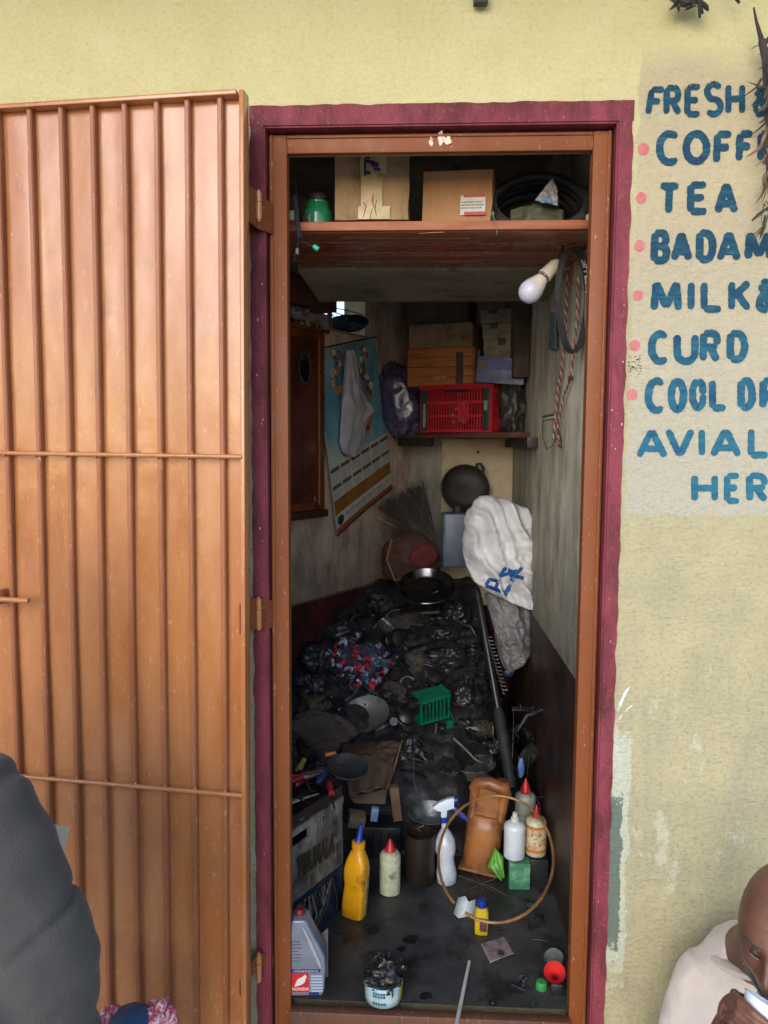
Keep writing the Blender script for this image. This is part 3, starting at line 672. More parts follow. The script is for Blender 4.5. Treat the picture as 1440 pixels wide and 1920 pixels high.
# dark cable bunch with teal connector, left
t = thing('cable_bunch', 'black cable bunch with a teal connector hanging over the left end of the loft shelf', 'cable')
def P(x, y, Y=.105): return at(x, y, Y)
m = MB(); rnd = random.Random(8)
for k in range(9):
    o = rnd.uniform(-3, 3); m.tube([P(553+o*1.5, 372+rnd.uniform(-6, 6), .11), P(556+o, 392, .10), P(557+o, 412, .098), P(559+o, 430, .10), P(563+o*1.6, 446+rnd.uniform(-4, 5), .10)], rnd.uniform(.0016, .0026), 6)
m.tube([P(541, 306, .16), P(549, 330, .14), P(556, 356, .12), P(556, 380, .11)], .0011, 6)
m.tube([P(560, 440), P(566, 452), P(578, 459), P(590, 464)], .0013, 6); m.tube([P(558, 440), P(560, 455), P(557, 470)], .0013, 6); m.tube([P(556, 472), P(552, 484), P(550, 490)], .0007, 5)
m.tube([P(562, 444), P(560, 452), P(556, 462)], .0011, 6)
m.build('wires', M_black, t)
m = MB(); d = (P(597, 468)-P(587, 461)); m.tube([P(587, 461), P(590, 463), P(597, 468)], [.004, .0062, .0062], 8); m.build('connector', mat('teal_plastic', (40, 170, 140), rough=.35), t, bevel=.0006)
m = MB(); m.tube([P(557, 466), P(556.5, 477)], .0045, 8); m.build('plug', mat('grey_plug', (132, 118, 104), rough=.4), t)
m = MB(); m.box(P(547, 405, .10), (.013, .014, .022)); m.build('switch_box', mat('dusty_white', (150, 146, 130), (100, 96, 84), 60), t, bevel=.001)
# cable tie hanging
t = thing('cable_tie', 'thin greenish cable tie hanging from the middle of the loft shelf edge', 'cable tie')
m = MB(); m.tube([P(924, 398, .125), P(925, 406, .112), P(929, 420, .107), P(932, 441, .107)], [.003, .0022, .0014, .0009], 6, sq=.6); m.ball(P(924, 401, .118), .0042, 8, 6); m.build('strap', mat('tie_green', (110, 116, 84)), t)
# ------------------------------------------------------------ bulb, belt and cord on the right
t = thing('light_bulb', 'unlit white bulb in a slanted cream holder below the loft shelf', 'bulb')
Y = .25; s = mpp(Y); b0 = at(994, 547, Y); b1 = at(1046, 490, Y+.02); d = (b1-b0).normalized(); T = Matrix.Translation(b0) @ d.to_track_quat('Z', 'Y').to_matrix().to_4x4()
MB().lathe([(.001, -21.5*s), (8*s, -20*s), (15*s, -15.5*s), (19.5*s, -8*s), (21.5*s, 0), (21*s, 5*s), (20*s, 8*s)], 28, T, cap=False).build('diffuser', mat('bulb_frost', (190, 190, 204), rough=.3), t)
MB().lathe([(20.2*s, 7.5*s), (20*s, 10*s), (16*s, 22*s), (13*s, 30*s), (11.5*s, 34*s), (8*s, 35*s)], 28, T).build('bulb_body', mat('bulb_white', (208, 200, 186), (190, 180, 168), 20, rough=.3), t)
MB().lathe([(9*s, 34*s), (9*s, 42*s), (8*s, 43*s)], 20, T).build('bulb_cap', M_chrome, t)
MB().lathe([(13.5*s, 40*s), (14*s, 42*s), (13*s, 46*s), (11.5*s, 60*s), (10.5*s, 70*s), (6*s, 78*s)], 24, T).build('holder', mat('holder_cream', (206, 194, 170), (180, 168, 146), 30, rough=.4), t)
m = MB(); m.tube([T @ Vector((0, 0, 77*s)), at(1052, 470, .28), at(1062, 452, .30), at(1072, 430, .34)], .003, 8); m.build('flex', M_black, t)
# drive belt: flat ribbed loop hanging from the pole
t = thing('drive_belt', 'black toothed drive belt hanging as a long loop beside the bulb', 'belt')
m = MB(); cl = []; N = 90
for i in range(N):
    a = 2*math.pi*i/N; x = 1074+26.5*math.cos(a)*(1+.12*math.sin(a)); y = 563+97*-math.sin(a); yy = .27+.035*math.cos(a)
    cl.append(at(x, y, yy))
w2 = .0095; vs = []
for i, p in enumerate(cl):
    a = cl[i-1]; b = cl[(i+1) % N]; tn = (b-a).normalized(); side = Vector((.55, -.83, 0)); side = (side-tn*side.dot(tn)).normalized(); q = tn.cross(side)
    g = .0012 if i % 2 else 0
    vs += [p+side*w2+q*(.0035), p-side*w2+q*(.0035), p-side*w2-q*(.0015+g), p+side*w2-q*(.0015+g)]
fs = [(4*i+j, 4*i+(j+1) % 4, 4*((i+1) % N)+(j+1) % 4, 4*((i+1) % N)+j) for i in range(N) for j in range(4)]
m.add(vs, fs); m.build('belt', mat('belt_rubber', (54, 50, 52), (40, 38, 40), 40, rough=.7, bump=.3), t, ang=30)
m = MB(); rnd = random.Random(2)
for k in range(15):
    y = 484+k*4.2 if k < 7 else 484+k*4.2+5
    a = math.acos(max(-1, min(1, 0))) ; aa = math.asin(max(-1, min(1, (563-y)/97))); x = 1074+26.5*math.cos(aa)*(1+.12*math.sin(aa))
    for dx in (-3.2, -.4, 2.4): 
        if rnd.random() < .8: m.box(at(x+dx+1.2, y, .285), (.0028, .001, .0034))
m.build('printed_code', mat('white_print', (190, 192, 192)), t, smooth=False)
# braided red and white cord
t = thing('cord', 'red and white braided cord looped down the right hand wall below the belt', 'cord')
def braid(pts, r, nm='strand'):
    P_ = []; 
    for i in range(len(pts)-1):
        k = max(2, int((pts[i+1]-pts[i]).length/.004)); P_ += [pts[i].lerp(pts[i+1], j/k) for j in range(k)]
    P_.append(pts[-1])
    for q, mm in ((0, mat('cord_red', (140, 52, 52), (110, 40, 44), 90, rough=.9)), (math.pi, mat('cord_white', (168, 156, 144), (130, 118, 108), 90, rough=.9))):
        MB().tube([p+Vector((math.cos(i*.85+q)*r*.55, math.sin(i*.85+q)*r*.55, 0)) for i, p in enumerate(P_)], r*.62, 6).build(nm, mm, t)
RR = lambda x, y, o=.012: onR(x, y, o)
braid([RR(1068, 500), RR(1062, 560), RR(1060, 640), RR(1052, 700), RR(1044, 745), RR(1041, 790), RR(1038, 825)], .0042)
braid([RR(1084, 520), RR(1082, 600), RR(1075, 668), RR(1070, 708), RR(1058, 740), RR(1050, 780), RR(1045, 815), RR(1048, 838)], .0036)
m = MB(); m.tube([RR(1041, 822), RR(1052, 840), RR(1053, 825), RR(1046, 800)], .002, 6); m.tube([RR(1018, 785), RR(1017, 818), RR(1025, 842), RR(1036, 836), RR(1046, 812)], .0013, 6); m.ball(RR(1070, 709), .0075, 8, 6); m.build('dark_twine', mat('twine', (74, 52, 48), (50, 40, 38), 50, rough=.9), t)
m = MB(); m.tube([RR(1068, 505), RR(1069, 520), RR(1063, 527), RR(1071, 531)], .0022, 6); m.build('hook', mat('hook_red', (170, 50, 50)), t)
t = thing('tag', 'small green and white tag stuck on the right hand wall beside the cord', 'tag')
for (x, y, h, mm, nm) in ((1028, 779, 4, mat('tag_green', (40, 110, 76)), 'green_strip'), (1028, 784, 5, mat('tag_white', (200, 200, 188)), 'white_strip')):
    a = RR(1017, y, .004); b = RR(1040, y, .004); c = (a+b)/2; MB().box(c, (.003, (b-a).length, h*.0014)).build(nm, mm, t)
# blue rag hung on right wall
t = thing('rag', 'narrow faded blue rag hanging on the right hand wall behind the belt', 'rag')
q = [RR(1034, 586, .01), RR(1043, 586, .01), RR(1046, 655, .01), RR(1031, 655, .01)]
def f_(u, v):
    p = q[0].lerp(q[1], u).lerp(q[3].lerp(q[2], u), v); return p+Vector((-crumple(p, 3, .005, 50), 0, 0))
MB().grid(f_, 8, 24).build('cloth', mat('blue_rag', (92, 128, 138), (60, 90, 104), 30, rough=.9, bump=.3), t, ang=180, solid=.001)
# ------------------------------------------------------------ back shelf
FL = at(737, 811, 1.80); FL = Vector((FL.x, 1.80, 0)); FR = Vector((XR-.002, 1.27, 0)); ZS = at(860, 811, 1.5).z
shf = thing('corner_shelf', 'brown wooden shelf board across the back corner carrying the crates', 'shelf', (0, 1.6, ZS))
m = MB(); P_ = [FL, FR, Vector((XR-.002, 1.79, 0)), Vector((-.085, 1.96, 0))]
m.hexa([p+Vector((0, -1.6, -.022)) for p in P_], [p+Vector((0, -1.6, 0)) for p in P_]); m.build('board', mat('shelf_board', (104, 66, 50), (74, 48, 38), 14, rough=.6, bump=.2), shf, bevel=.002)
m = MB(); d = (FR-FL).normalized(); nn = Vector((d.y, -d.x, 0)); a = at(743, 828, 1.80); a = FL+d*.02-nn*.01; b = FL+d*.22-nn*.01
o = Vector((0, -1.6, 0)); m.hexa([q+o+Vector((0, 0, -.058)) for q in (a, b, b-nn*.03, a-nn*.03)], [q+o+Vector((0, 0, -.023)) for q in (a, b, b-nn*.03, a-nn*.03)]); m.build('batten', mat('batten_dark', (46, 44, 46), (34, 32, 34), 30), shf, bevel=.002)
a = onR(957, 824, .012); b = onR(1003, 836, .012); m = MB(); m.hexa([Vector((XR-.04, b.y, 0))+o+Vector((0, 0, -.06)), Vector((XR-.001, b.y, 0))+o+Vector((0, 0, -.06)), Vector((XR-.001, 1.78, 0))+o+Vector((0, 0, -.06)), Vector((XR-.04, 1.78, 0))+o+Vector((0, 0, -.06))],
 [Vector((XR-.04, b.y, 0))+o+Vector((0, 0, -.023)), Vector((XR-.001, b.y, 0))+o+Vector((0, 0, -.023)), Vector((XR-.001, 1.78, 0))+o+Vector((0, 0, -.023)), Vector((XR-.04, 1.78, 0))+o+Vector((0, 0, -.023))]); m.build('batten', mat('batten_dark', (46, 44, 46)), shf, bevel=.002)
# red vegetable crate
RA = math.atan2(FR.y-FL.y, FR.x-FL.x)*.72
p0 = at(787, 808, 1.60); cr = thing('plastic_crate', 'red slotted plastic crate with green corner strips on the corner shelf', 'crate', (p0.x+.004, 1.60, ZS+.001), (0, 0, RA))
_v = [Vector((p0.x, 1.60, 0)), None]
def wid(px, Y0, ang, x0):  # length along a rotated edge from x0 until it reaches photo column px
    r = ray(px, 780); k = r.x/r.y     # X = CAM.x + k*(Y-CAM.y)
    c, s_ = math.cos(ang), math.sin(ang)
    return (CAM.x+k*(Y0-CAM.y)-x0)/(c-k*s_)
CW = wid(922, 1.60, RA, p0.x+.004); CH = at(850, 722, 1.52).z-ZS; CD = .22
def slotted(mb, w, h, rows, cols, M, th=.006, frame=.012, hole=None):   # a slotted wall in its own xz plane
    xs = [frame+(w-2*frame)*i/cols for i in range(cols+1)]
    mb.box((w/2, 0, frame*.5), (w, th, frame), M=M); mb.box((w/2, 0, h-frame*.8), (w, th, frame*1.6), M=M); mb.box((frame/2, 0, h/2), (frame, th*.98, h*.99), M=M); mb.box((w-frame/2, 0, h/2), (frame, th*.98, h*.99), M=M)
    for x in xs[1:-1]: mb.box((x, 0, h/2), ((w-2*frame)/cols*.48, th*.9, h-frame), M=M)
    for j in range(1, rows): mb.box((w/2, 0, frame+(h-2.4*frame)*j/rows), (w-frame, th*.95, frame*.95), M=M)
M_red = mat('red_plastic', (192, 40, 54), (166, 34, 48), 14, rough=.38, dirt=(120, 60, 50), damt=(.6, .72), dsc=14)
m = MB(); slotted(m, CW, CH, 3, 24, Matrix.Identity(4)); slotted(m, CW, CH, 3, 24, Matrix.Translation((0, CD, 0)))
slotted(m, CD, CH, 3, 14, Matrix.Translation((CW, 0, 0)) @ Matrix.Rotation(R(90), 4, 'Z')); slotted(m, CD, CH, 3, 14, Matrix.Rotation(R(90), 4, 'Z'))
m.box((CW/2, CD/2, .004), (CW, CD, .006)); m.box((CW/2, -.004, CH-.006), (CW*1.02, .014, .016)); m.box((CW, CD/2, CH-.006), (.014, CD, .015))
m.box((CW*.62, -.002, CH*.45), (CW*.16, .006, CH*.46))
m.build('crate_body', M_red, cr, smooth=False)
m = MB(); m.box((CW*.52, -.006, CH-.026), (CW*.34, .004, .011)); m.build('handle_slot', mat('slot_dark', (34, 20, 24)), cr)
for x in (.06, .93): 
    MB().box((CW*x, -.0062, CH*.47), (CW*.078, .005, CH*.86)).build('green_strip', mat('strip_green', (26, 74, 60), (20, 60, 50), 30, rough=.4), cr, bevel=.001)
MB().box((CW*.068, -.0092, CH*.36), (CW*.035, .001, CH*.5)).build('white_label', mat('label_pale', (150, 170, 150), (110, 130, 110), 120), cr, smooth=False)
MB().box((CW*.93, -.0092, CH*.55), (CW*.04, .001, CH*.2)).build('white_label', mat('label_pale', (150, 170, 150)), cr, smooth=False)
m = MB(); rnd = random.Random(4)
for k in range(9): m.ball((CW*(.45+.2*rnd.random()), -.0055, CH*(.15+.55*rnd.random())), (rnd.uniform(.004, .012), .0015, rnd.uniform(.003, .008)), 7, 5)
m.build('mud_splash', mat('dry_mud', (140, 100, 88), (110, 80, 70), 60), cr)
# orange box stack on crate
def rotbox(name, label, cat, px0, px1, pt, pb, Y, ang, depth, m, z=None, tilt=0, group=None):
    a = at(px0, pb, Y); zb = a.z if z is None else z
    w = wid(px1, Y, ang, a.x); h = at((px0+px1)/2, pt, Y).z-zb
    t = thing(name, label, cat, (a.x, Y, zb), (0, tilt, ang), group); return t, w, h
t, w, h = rotbox('wooden_box', 'orange brown slatted wooden box standing on the red crate', 'box', 765, 886, 655, 722, 1.66, RA*.6, .2, M_card2, z=ZS+CH+.003)
for k in range(4): MB().box((w/2, 0, h*(k+.5)/4), (w, .010, h/4-.002)).build('slat', mat('orange_wood', (184, 112, 60), (152, 90, 46), 12, rough=.65, stretch=(.3, 1, 3), dirt=(90, 50, 30)), t, bevel=.0015)
for x in (.0, w): MB().box((x, .10, h/2), (.010, .19, h)).build('side_panel', mat('orange_wood', (160, 92, 46)), t, bevel=.0015)
MB().box((w/2, .2, h/2), (w, .01, h)).build('back_panel', mat('orange_wood', (160, 92, 46)), t)
MB().box((w/2, .1, .004), (w-.012, .18, .006)).build('base_panel', mat('orange_wood', (160, 92, 46)), t)
MB().box((w*.8, -.0062, h*.45), (w*.11, .003, h*.84)).build('dark_strip', mat('strip_brown', (70, 48, 40), (50, 36, 32), 30), t)
MB().box((w*.5, -.0062, h*.22), (w*.2, .0014, h*.08)).build('paint_smear', mat('smear', (180, 140, 100), (150, 90, 50), 120), t)
zt = ZS+CH+.003+h
t, w2_, h2 = rotbox('carton', 'flat dusty brown carton lying on the orange wooden box', 'carton', 766, 884, 612, 655, 1.67, RA*.6, .18, M_card, z=zt+.001)
MB().box((w2_/2, .09, h2/2), (w2_, .18, h2)).build('box_body', mat('dusty_card', (150, 126, 98), (126, 106, 82), 12, rough=.9, dirt=(62, 52, 42)), t, bevel=.004)
MB().box((w2_/2, -.002, h2*.98), (w2_*.98, .002, h2*.12), (.2, 0, 0)).build('flap', mat('dusty_card', (112, 92, 70)), t)
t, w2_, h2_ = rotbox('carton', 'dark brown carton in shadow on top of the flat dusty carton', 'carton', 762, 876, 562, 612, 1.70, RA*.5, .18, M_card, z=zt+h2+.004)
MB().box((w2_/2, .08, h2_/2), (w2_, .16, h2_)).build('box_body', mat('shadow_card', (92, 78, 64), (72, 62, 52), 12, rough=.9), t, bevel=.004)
# blue tray with grey packets
t, w, h = rotbox('tray', 'blue plastic tray wedged between the orange box and the right hand wall', 'tray', 893, 978, 667, 710, 1.40, RA*.55, .14, None, z=ZS+CH+.006)
t.location.z = at(930, 716, 1.40).z; t.rotation_euler = (0, R(5), RA*.5)
mbl = mat('blue_plastic', (34, 52, 120), (26, 40, 96), 14, rough=.35, dirt=(60, 62, 80))
m = MB(); m.box((w/2, 0, h/2), (w, .006, h)); m.box((w/2, .13, h/2), (w, .006, h)); m.box((.0, .065, h*.62), (.006, .13, h*1.2)); m.box((w, .065, h*.62), (.006, .13, h*1.2)); m.box((w/2, .065, .003), (w, .13, .006)); m.build('tray_body', mbl, t, smooth=False)
MB().box((w*.5, -.005, h*.72), (w*.6, .003, h*.42), (.08, 0, 0)).build('label', mat('pale_blue_label', (70, 84, 150), (96, 104, 160), 40), t, smooth=False)
MB().box((w*.12, -.005, h*.66), (w*.2, .003, h*.4)).build('worn_patch', mat('worn_patch', (96, 90, 84)), t, smooth=False)
zt = t.location.z+h
for i, (px0, px1, pt, pb, lab) in enumerate(((908, 978, 635, 668, 'lowest grey carton of three standing in the blue tray'), (905, 975, 607, 637, 'middle grey carton of three stacked above the blue tray'), (902, 976, 580, 607, 'topmost speckled grey carton of three stacked above the blue tray'))):
    t, w, h = rotbox('carton', lab, 'carton', px0, px1, pt, pb, 1.44, RA*.5, .1, None, group='grey cartons in the blue tray'); t.rotation_euler = (0, R(-3+i), RA*.5)
    if i == 0: t.location.z -= .02; h += .02
    MB().box((w/2, .05, h/2-.001), (w, .1, h-.003)).build('box_body', mat(f'grey_pack{i}', (150-6*i, 144-6*i, 126-6*i), (118, 112, 98), 24, rough=.9, dirt=(52, 48, 44), dsc=30), t, bevel=.002)
    MB().box((w*(.48 if i == 0 else .3), -.001, h*.8), (w*.2, .002, h*.3)).build('tear', mat('dark_tear', (52, 44, 40)), t, smooth=False)
# upright post between stacks
t = thing('wooden_lath', 'thin dark wooden lath leaning upright behind the orange box', 'lath'); m = MB(); m.tube([at(884, 720, 1.76), at(890, 690, 1.76), at(878, 560, 1.80)], .006, 6); m.build('lath', mat('lath_wood', (70, 56, 46), (54, 44, 38), 30), t)
# purple polythene bundle, left of crate
def blob(m, c, rx, ry, rz, seed, amp=.2, fr=1.6, nu=40, nv=26, fold=0.35, M=None):
    nu = max(nu, 48) if max(rx, ry, rz) > .025 else nu; nv = max(nv, 34) if max(rx, ry, rz) > .025 else nv
    def f(u, v):
        a = 2*math.pi*u; b = math.pi*(v-.5); d = Vector((math.cos(a)*math.cos(b), math.sin(a)*math.cos(b), math.sin(b)))
        k = 1+amp*nz(d, fr, seed)+amp*fold*(1-2.2*abs(nz(d, fr*2.6, seed+4)))+amp*.45*fold*(1-2.4*abs(nz(d, fr*5, seed+7)))+amp*.25*fold*(1-2.4*abs(nz(d, fr*10, seed+9)))
        return Vector(c)+Vector((d.x*rx, d.y*ry, d.z*rz))*k
    return m.grid(f, nu, nv, closed_u=True, M=M)
t = thing('polythene_bundle', 'purple tinted clear polythene bundle leaning at the left of the red crate', 'bundle')
c = at(752, 757, 1.72); m = MB(); blob(m, (0, 0, 0), 34*mpp(1.72), .05, 57*mpp(1.72), 3, .35, 1.5); 
mm = mat('purple_poly', (96, 90, 120), (58, 48, 84), 16, .35, .6, .2, bump=.6, bsc=40, spec=.8, dirt=(112, 112, 130), damt=(.6, .72), dsc=40)
o = m.build('bundle', mm, t, ang=180); o.location = (c.x, c.y, c.z+.008); o.rotation_euler = (0, R(-14), 0)
t = thing('dark_bundle', 'dim bundle of oily bags stuffed between the red crate and the right hand wall', 'bundle')
c = at(962, 762, 1.42); m = MB(); blob(m, (0, 0, 0), 24*mpp(1.42), .05, 48*mpp(1.42), 8, .4, 1.9); o = m.build('bundle', mat('oily_bag', (70, 68, 64), (42, 42, 44), 26, rough=.4, bump=.5, dirt=(110, 108, 100), damt=(.62, .72), dsc=30), t, ang=180); o.location = c; o.location.z = max(c.z, ZS+.07)
t = thing('carton', 'dark upright carton against the right hand wall above the oily bags', 'carton')
a = onR(990, 690, .002); MB().box((XR-.035, a.y+.02, at(990, 640, 1.4).z), (.06, .16, .30)).build('box_body', mat('wall_card', (84, 74, 62), (60, 52, 46), 12, rough=.9), t, bevel=.004)
# ------------------------------------------------------------ cream board on back wall, round pan
t = thing('board', 'tall pale cream hardboard sheet standing against the back wall under the shelf', 'board')
Yb = 1.82
a = at(829, 845, Yb); b = at(957, 845, 1.775); zt = ZS-.024
m = MB(); m.hexa([(a.x, Yb+.03, .62), (XR-.004, 1.775, .62), (XR-.004, 1.783, .62), (a.x, Yb+.038, .62)], [(a.x, Yb+.03, zt), (XR-.004, 1.775, zt), (XR-.004, 1.783, zt), (a.x, Yb+.038, zt)])
m.build('sheet', mat('cream_board', (196, 180, 150), (176, 160, 132), 5, rough=.7, dirt=(130, 112, 90), damt=(.56, .74), dsc=5), t, smooth=False)
m = MB(); m.ball(at(896, 848, 1.79), .006, 8, 6); m.build('nail', M_iron, t)
Yp = 1.70; s = mpp(Yp); c = at(872, 916, Yp)
t = thing('frying_pan', 'large round blackened pan propped in front of the cream board', 'pan', c, (R(78), 0, R(6)))
MB().lathe([(.001, -.028), (26*s, -.028), (38*s, -.020), (44*s, 0), (46*s, .001), (44*s, .003), (37*s, -.016), (25*s, -.023), (.001, -.024)], 40, cap=False).build('bowl', mat('pan_black', (46, 38, 36), (28, 24, 24), 9, rough=.6, bump=.2, dirt=(70, 44, 40), damt=(.55, .7), dsc=5), t)
m = MB(); m.tube([(22*s, 38*s, 0), (23*s, 46*s, .004), (30*s, 47*s, .004), (36*s, 38*s, .002), (33*s, 28*s, 0)], .007, 8); m.build('handle', mat('pan_black', (46, 38, 36)), t)
# grey blue plastic can behind
t = thing('jerry_can', 'grey blue plastic can standing below the round pan', 'can'); Yc = 1.62; s = mpp(Yc); c = at(857, 1060, Yc)
m = MB(); m.prism([(-26*s, -.06), (22*s, -.06), (26*s, -.05), (26*s, .05), (-30*s, .05), (-30*s, -.05)], 100*s); 
o = m.build('body', mat('can_greyblue', (92, 104, 124), (74, 84, 100), 12, rough=.45), t, bevel=.008); o.location = c
MB().lathe([(10*s, 100*s), (10*s, 112*s)], 16).build('cap', M_black, t, loc=c)
# grey pot behind the sack
t = thing('pot', 'dim grey rounded pot behind the white sack', 'pot'); c = at(930, 960, 1.55); s = mpp(1.55)
m = MB(); m.lathe([(24*s, -40*s), (32*s, -20*s), (32*s, 0), (26*s, 16*s), (12*s, 22*s), (.002, 23*s)], 28); o = m.build('pot_body', mat('pot_grey', (104, 98, 94), (80, 76, 72), 12, rough=.5), t); o.location = c
# ------------------------------------------------------------ left wall: window goods, cabinet, calendar
def lpt(u, w, z): p = LW0+LDIR*u+LN*w; return Vector((p.x, p.y, z))
LROT = math.atan2(LDIR.y, LDIR.x)
# wooden sill
t = thing('window_frame', 'small unglazed window with plastered sill high in the slanting wall', 'window')
m = MB(); lbox(m, wu0-.01, wu1+.01, wz0-.006, wz0+.002, -WT-.01, .012); m.build('sill', mat('sill_plaster', (150, 138, 122), (112, 100, 88), 20, rough=.9, bump=.3), t, bevel=.002)
m = MB(); lbox(m, wu0-.03, wu1+.002, 2.08, 2.10, -WT+.01, -WT+.03); m.build('head_bar', mat('bar_white', (200, 196, 184)), t)
for k in (.40, .62):
    u = wu0+(wu1-wu0)*k; m = MB(); lbox(m, u, u+.012, wz0+.002, 2.08, -WT+.012, -WT+.024); m.build('bar', mat('bar_brown', (122, 84, 70), (100, 66, 54), 30), t)
g = thing('basket', 'dark blue bundle in a green wire basket on the window sill', 'basket'); s = mpp(1.55)
c = onL(652, 606, -.02)
m = MB(); blob(m, (0, 0, 0), 32*s, .035, 14*s, 5, .3, 1.4, 30, 18); o = m.build('bundle', mat('blue_bundle', (30, 48, 76), (20, 32, 52), 24, rough=.5), g, ang=180); o.location = c+Vector((0, 0, -.002))
m = MB()
for (pts) in (((613, 568), (630, 578), (655, 583), (680, 590)), ((612, 580), (640, 590), (668, 592)), ((624, 572), (622, 584)), ((650, 580), (650, 600)), ((613, 570), (624, 592), (632, 600))): m.tube([onL(x, y, .0) for x, y in pts], .0022, 6)
m.build('wire_rim', mat('basket_green', (34, 120, 76), rough=.4), g)
t = thing('small_carton', 'small white carton on the window sill beside the green basket', 'carton')
a = uL(577, 600); b = uL(613, 600); m = MB(); lbox(m, a, b, wz0+.003, onL(595, 586).z, -.06, .008); m.build('box_body', mat('pale_carton', (172, 164, 162), (140, 132, 130), 20, rough=.7), t, bevel=.003)
t = thing('packet', 'orange packet corner between the white carton and the basket', 'packet')
m = MB(); m.add([onL(613, 592, .004), onL(622, 577, .004), onL(624, 612, .004), onL(616, 610, .004), onL(613, 592, -.01), onL(622, 577, -.01), onL(624, 612, -.01), onL(616, 610, -.01)], [(0, 1, 2, 3), (4, 5, 6, 7), (0, 1, 5, 4), (1, 2, 6, 5), (2, 3, 7, 6), (3, 0, 4, 7)]); m.build('packet', mat('orange_pack', (170, 96, 48), (130, 70, 36), 40), t)
# dark reddish box hanging upper left + navy piece
t = thing('wooden_box', 'reddish brown wooden box in the upper left corner under the loft', 'box')
m = MB(); lbox(m, uL(500, 560), uL(593, 560), onL(560, 582).z, onL(560, 546).z+.03, .0, .10); m.build('box_body', mat('redbrown_box', (104, 58, 42), (82, 46, 34), 14, rough=.6, stretch=(.3, .3, 2)), t, bevel=.003)
t = thing('tin', 'dark navy tin beside the reddish box under the loft', 'tin'); c = onL(603, 567, .02); m = MB(); m.lathe([(11*s, -16*s), (11.5*s, -15*s), (11.5*s, 18*s), (10*s, 19*s)], 20); o = m.build('tin_body', mat('navy_tin', (28, 38, 52), (20, 26, 38), 30, rough=.35), t); o.location = c
# stack of small hardware on cabinet top
cab_u0, cab_u1 = uL(470, 760), uL(588, 760); cz0, cz1 = onL(587, 953).z, onL(587, 628).z
cab = thing('wall_cabinet', 'old glossy reddish wooden wall cabinet with an oval mirror on the slanting wall', 'cabinet')
mw = mat('cabinet_wood', (128, 66, 34), (96, 44, 24), 9, .35, .65, .3, bump=.12, stretch=(1, 1, .3), dirt=(52, 24, 18), damt=(.48, .66), dsc=8, coat=.2)
m = MB(); lbox(m, cab_u0, cab_u1, cz0, cz1, .0, .055); m.build('carcass', mw, cab, bevel=.003)
m = MB(); lbox(m, cab_u0, cab_u1-.05, cz0+.03, cz1-.03, .055, .062); m.build('door', mat('cabinet_door', (92, 40, 30), (64, 28, 24), 8, rough=.3, stretch=(1, 1, .3), coat=.2), cab, bevel=.002)
m = MB(); lbox(m, cab_u0, cab_u1+.012, cz1, cz1+.014, .0, .07); m.build('cornice', mw, cab, bevel=.002)
m = MB(); lbox(m, cab_u0, cab_u1+.008, cz0-.03, cz0-.001, .0, .066); m.build('plinth', mat('cab_plinth', (64, 34, 28), (48, 28, 24), 20, rough=.5), cab, bevel=.002)
m = MB(); lbox(m, cab_u1-.052, cab_u1-.046, cz0+.02, cz1-.02, .062, .066); m.build('door_edge', mat('gilt_edge', (176, 104, 56), rough=.3), cab)
mc = lpt(uL(545, 690), .066, onL(545, 690).z); T = Matrix.Translation(mc) @ Matrix.Rotation(LROT, 4, 'Z')
m = MB(); m.tube([T @ Vector((.034*math.cos(a), 0, .058*math.sin(a))) for a in [k*math.pi/16 for k in range(32)]], .0045, 8, closed=True); m.build('mirror_rim', mat('rim_dark', (60, 62, 52), rough=.3), cab)
m = MB(); m.add([T @ Vector((.033*math.cos(a), -.001, .056*math.sin(a))) for a in [k*math.pi/16 for k in range(32)]], [tuple(range(32))]); m.build('mirror', mat('mirror_glass', (130, 130, 130), rough=.12, metal=1), cab, smooth=False)
p = lpt(uL(564, 933), .066, onL(564, 933).z); m = MB(); m.tube([p+Vector((0, 0, -.011)), p+Vector((0, 0, .011))], .003, 8); m.build('catch', M_chrome, cab)
rnd = random.Random(11)
for k in range(16):
    u = uL(542, 620)+rnd.uniform(0, .10); c = lpt(u, rnd.uniform(.015, .06), cz1+.014); r = rnd.uniform(.005, .010); h = rnd.uniform(.012, .04)
    t = thing('small_tin', 'small dusty tin among the row of tins and pegs on top of the wall cabinet', 'tin', c, (0, 0, 0), 'small tins on the wall cabinet'); MB().lathe([(r, 0), (r, h*.8), (r*.7, h*.88), (r*.6, h)], 12).build('tin_body', [M_card3, M_steel, mat('tin_red', (110, 60, 50), rough=.4), M_tape][k % 4], t)
t = thing('cloth_heap', 'small heap of pale patterned packets above the wall cabinet at the jamb', 'packets'); c = onL(553, 585, .05); m = MB(); blob(m, (0, 0, 0), .045, .03, .025, 2, .4, 2.2, 26, 16); o = m.build('packets', mat('pale_packets', (150, 140, 142), (84, 74, 90), 36, .45, .55, .5), t, ang=180); o.location = c
# calendar
Q = [onL(585, 657, .006), onL(703, 632, .006), onL(735, 915, .012), onL(625, 1003, .012)]   # TL TR BR BL
cal = thing('calendar', 'large curling paper calendar with blue devotional picture and gold bands on the slanting wall', 'calendar')
def cq(u, v, off=0.0):
    p = Q[0].lerp(Q[1], u).lerp(Q[3].lerp(Q[2], u), v)
    return p+LN*(off+.010*math.sin(math.pi*v)*(.5+.5*math.cos(2.2*u))+.004*nz((u*2, v*2, 1), 1.0)+.02*v*v*(1-u)**3)
def cpatch(nm, u0, u1, v0, v1, m, off, nu=12, nv=8): return MB().grid(lambda a, b: cq(u0+(u1-u0)*a, v0+(v1-v0)*b, off), nu, nv).build(nm, m, cal, ang=180)
cpatch('paper', 0, 1, 0, 1, mat('calendar_paper', (196, 196, 186), (176, 176, 168), 14, rough=.5, dirt=(130, 120, 110), damt=(.62, .75)), 0, 20, 40)
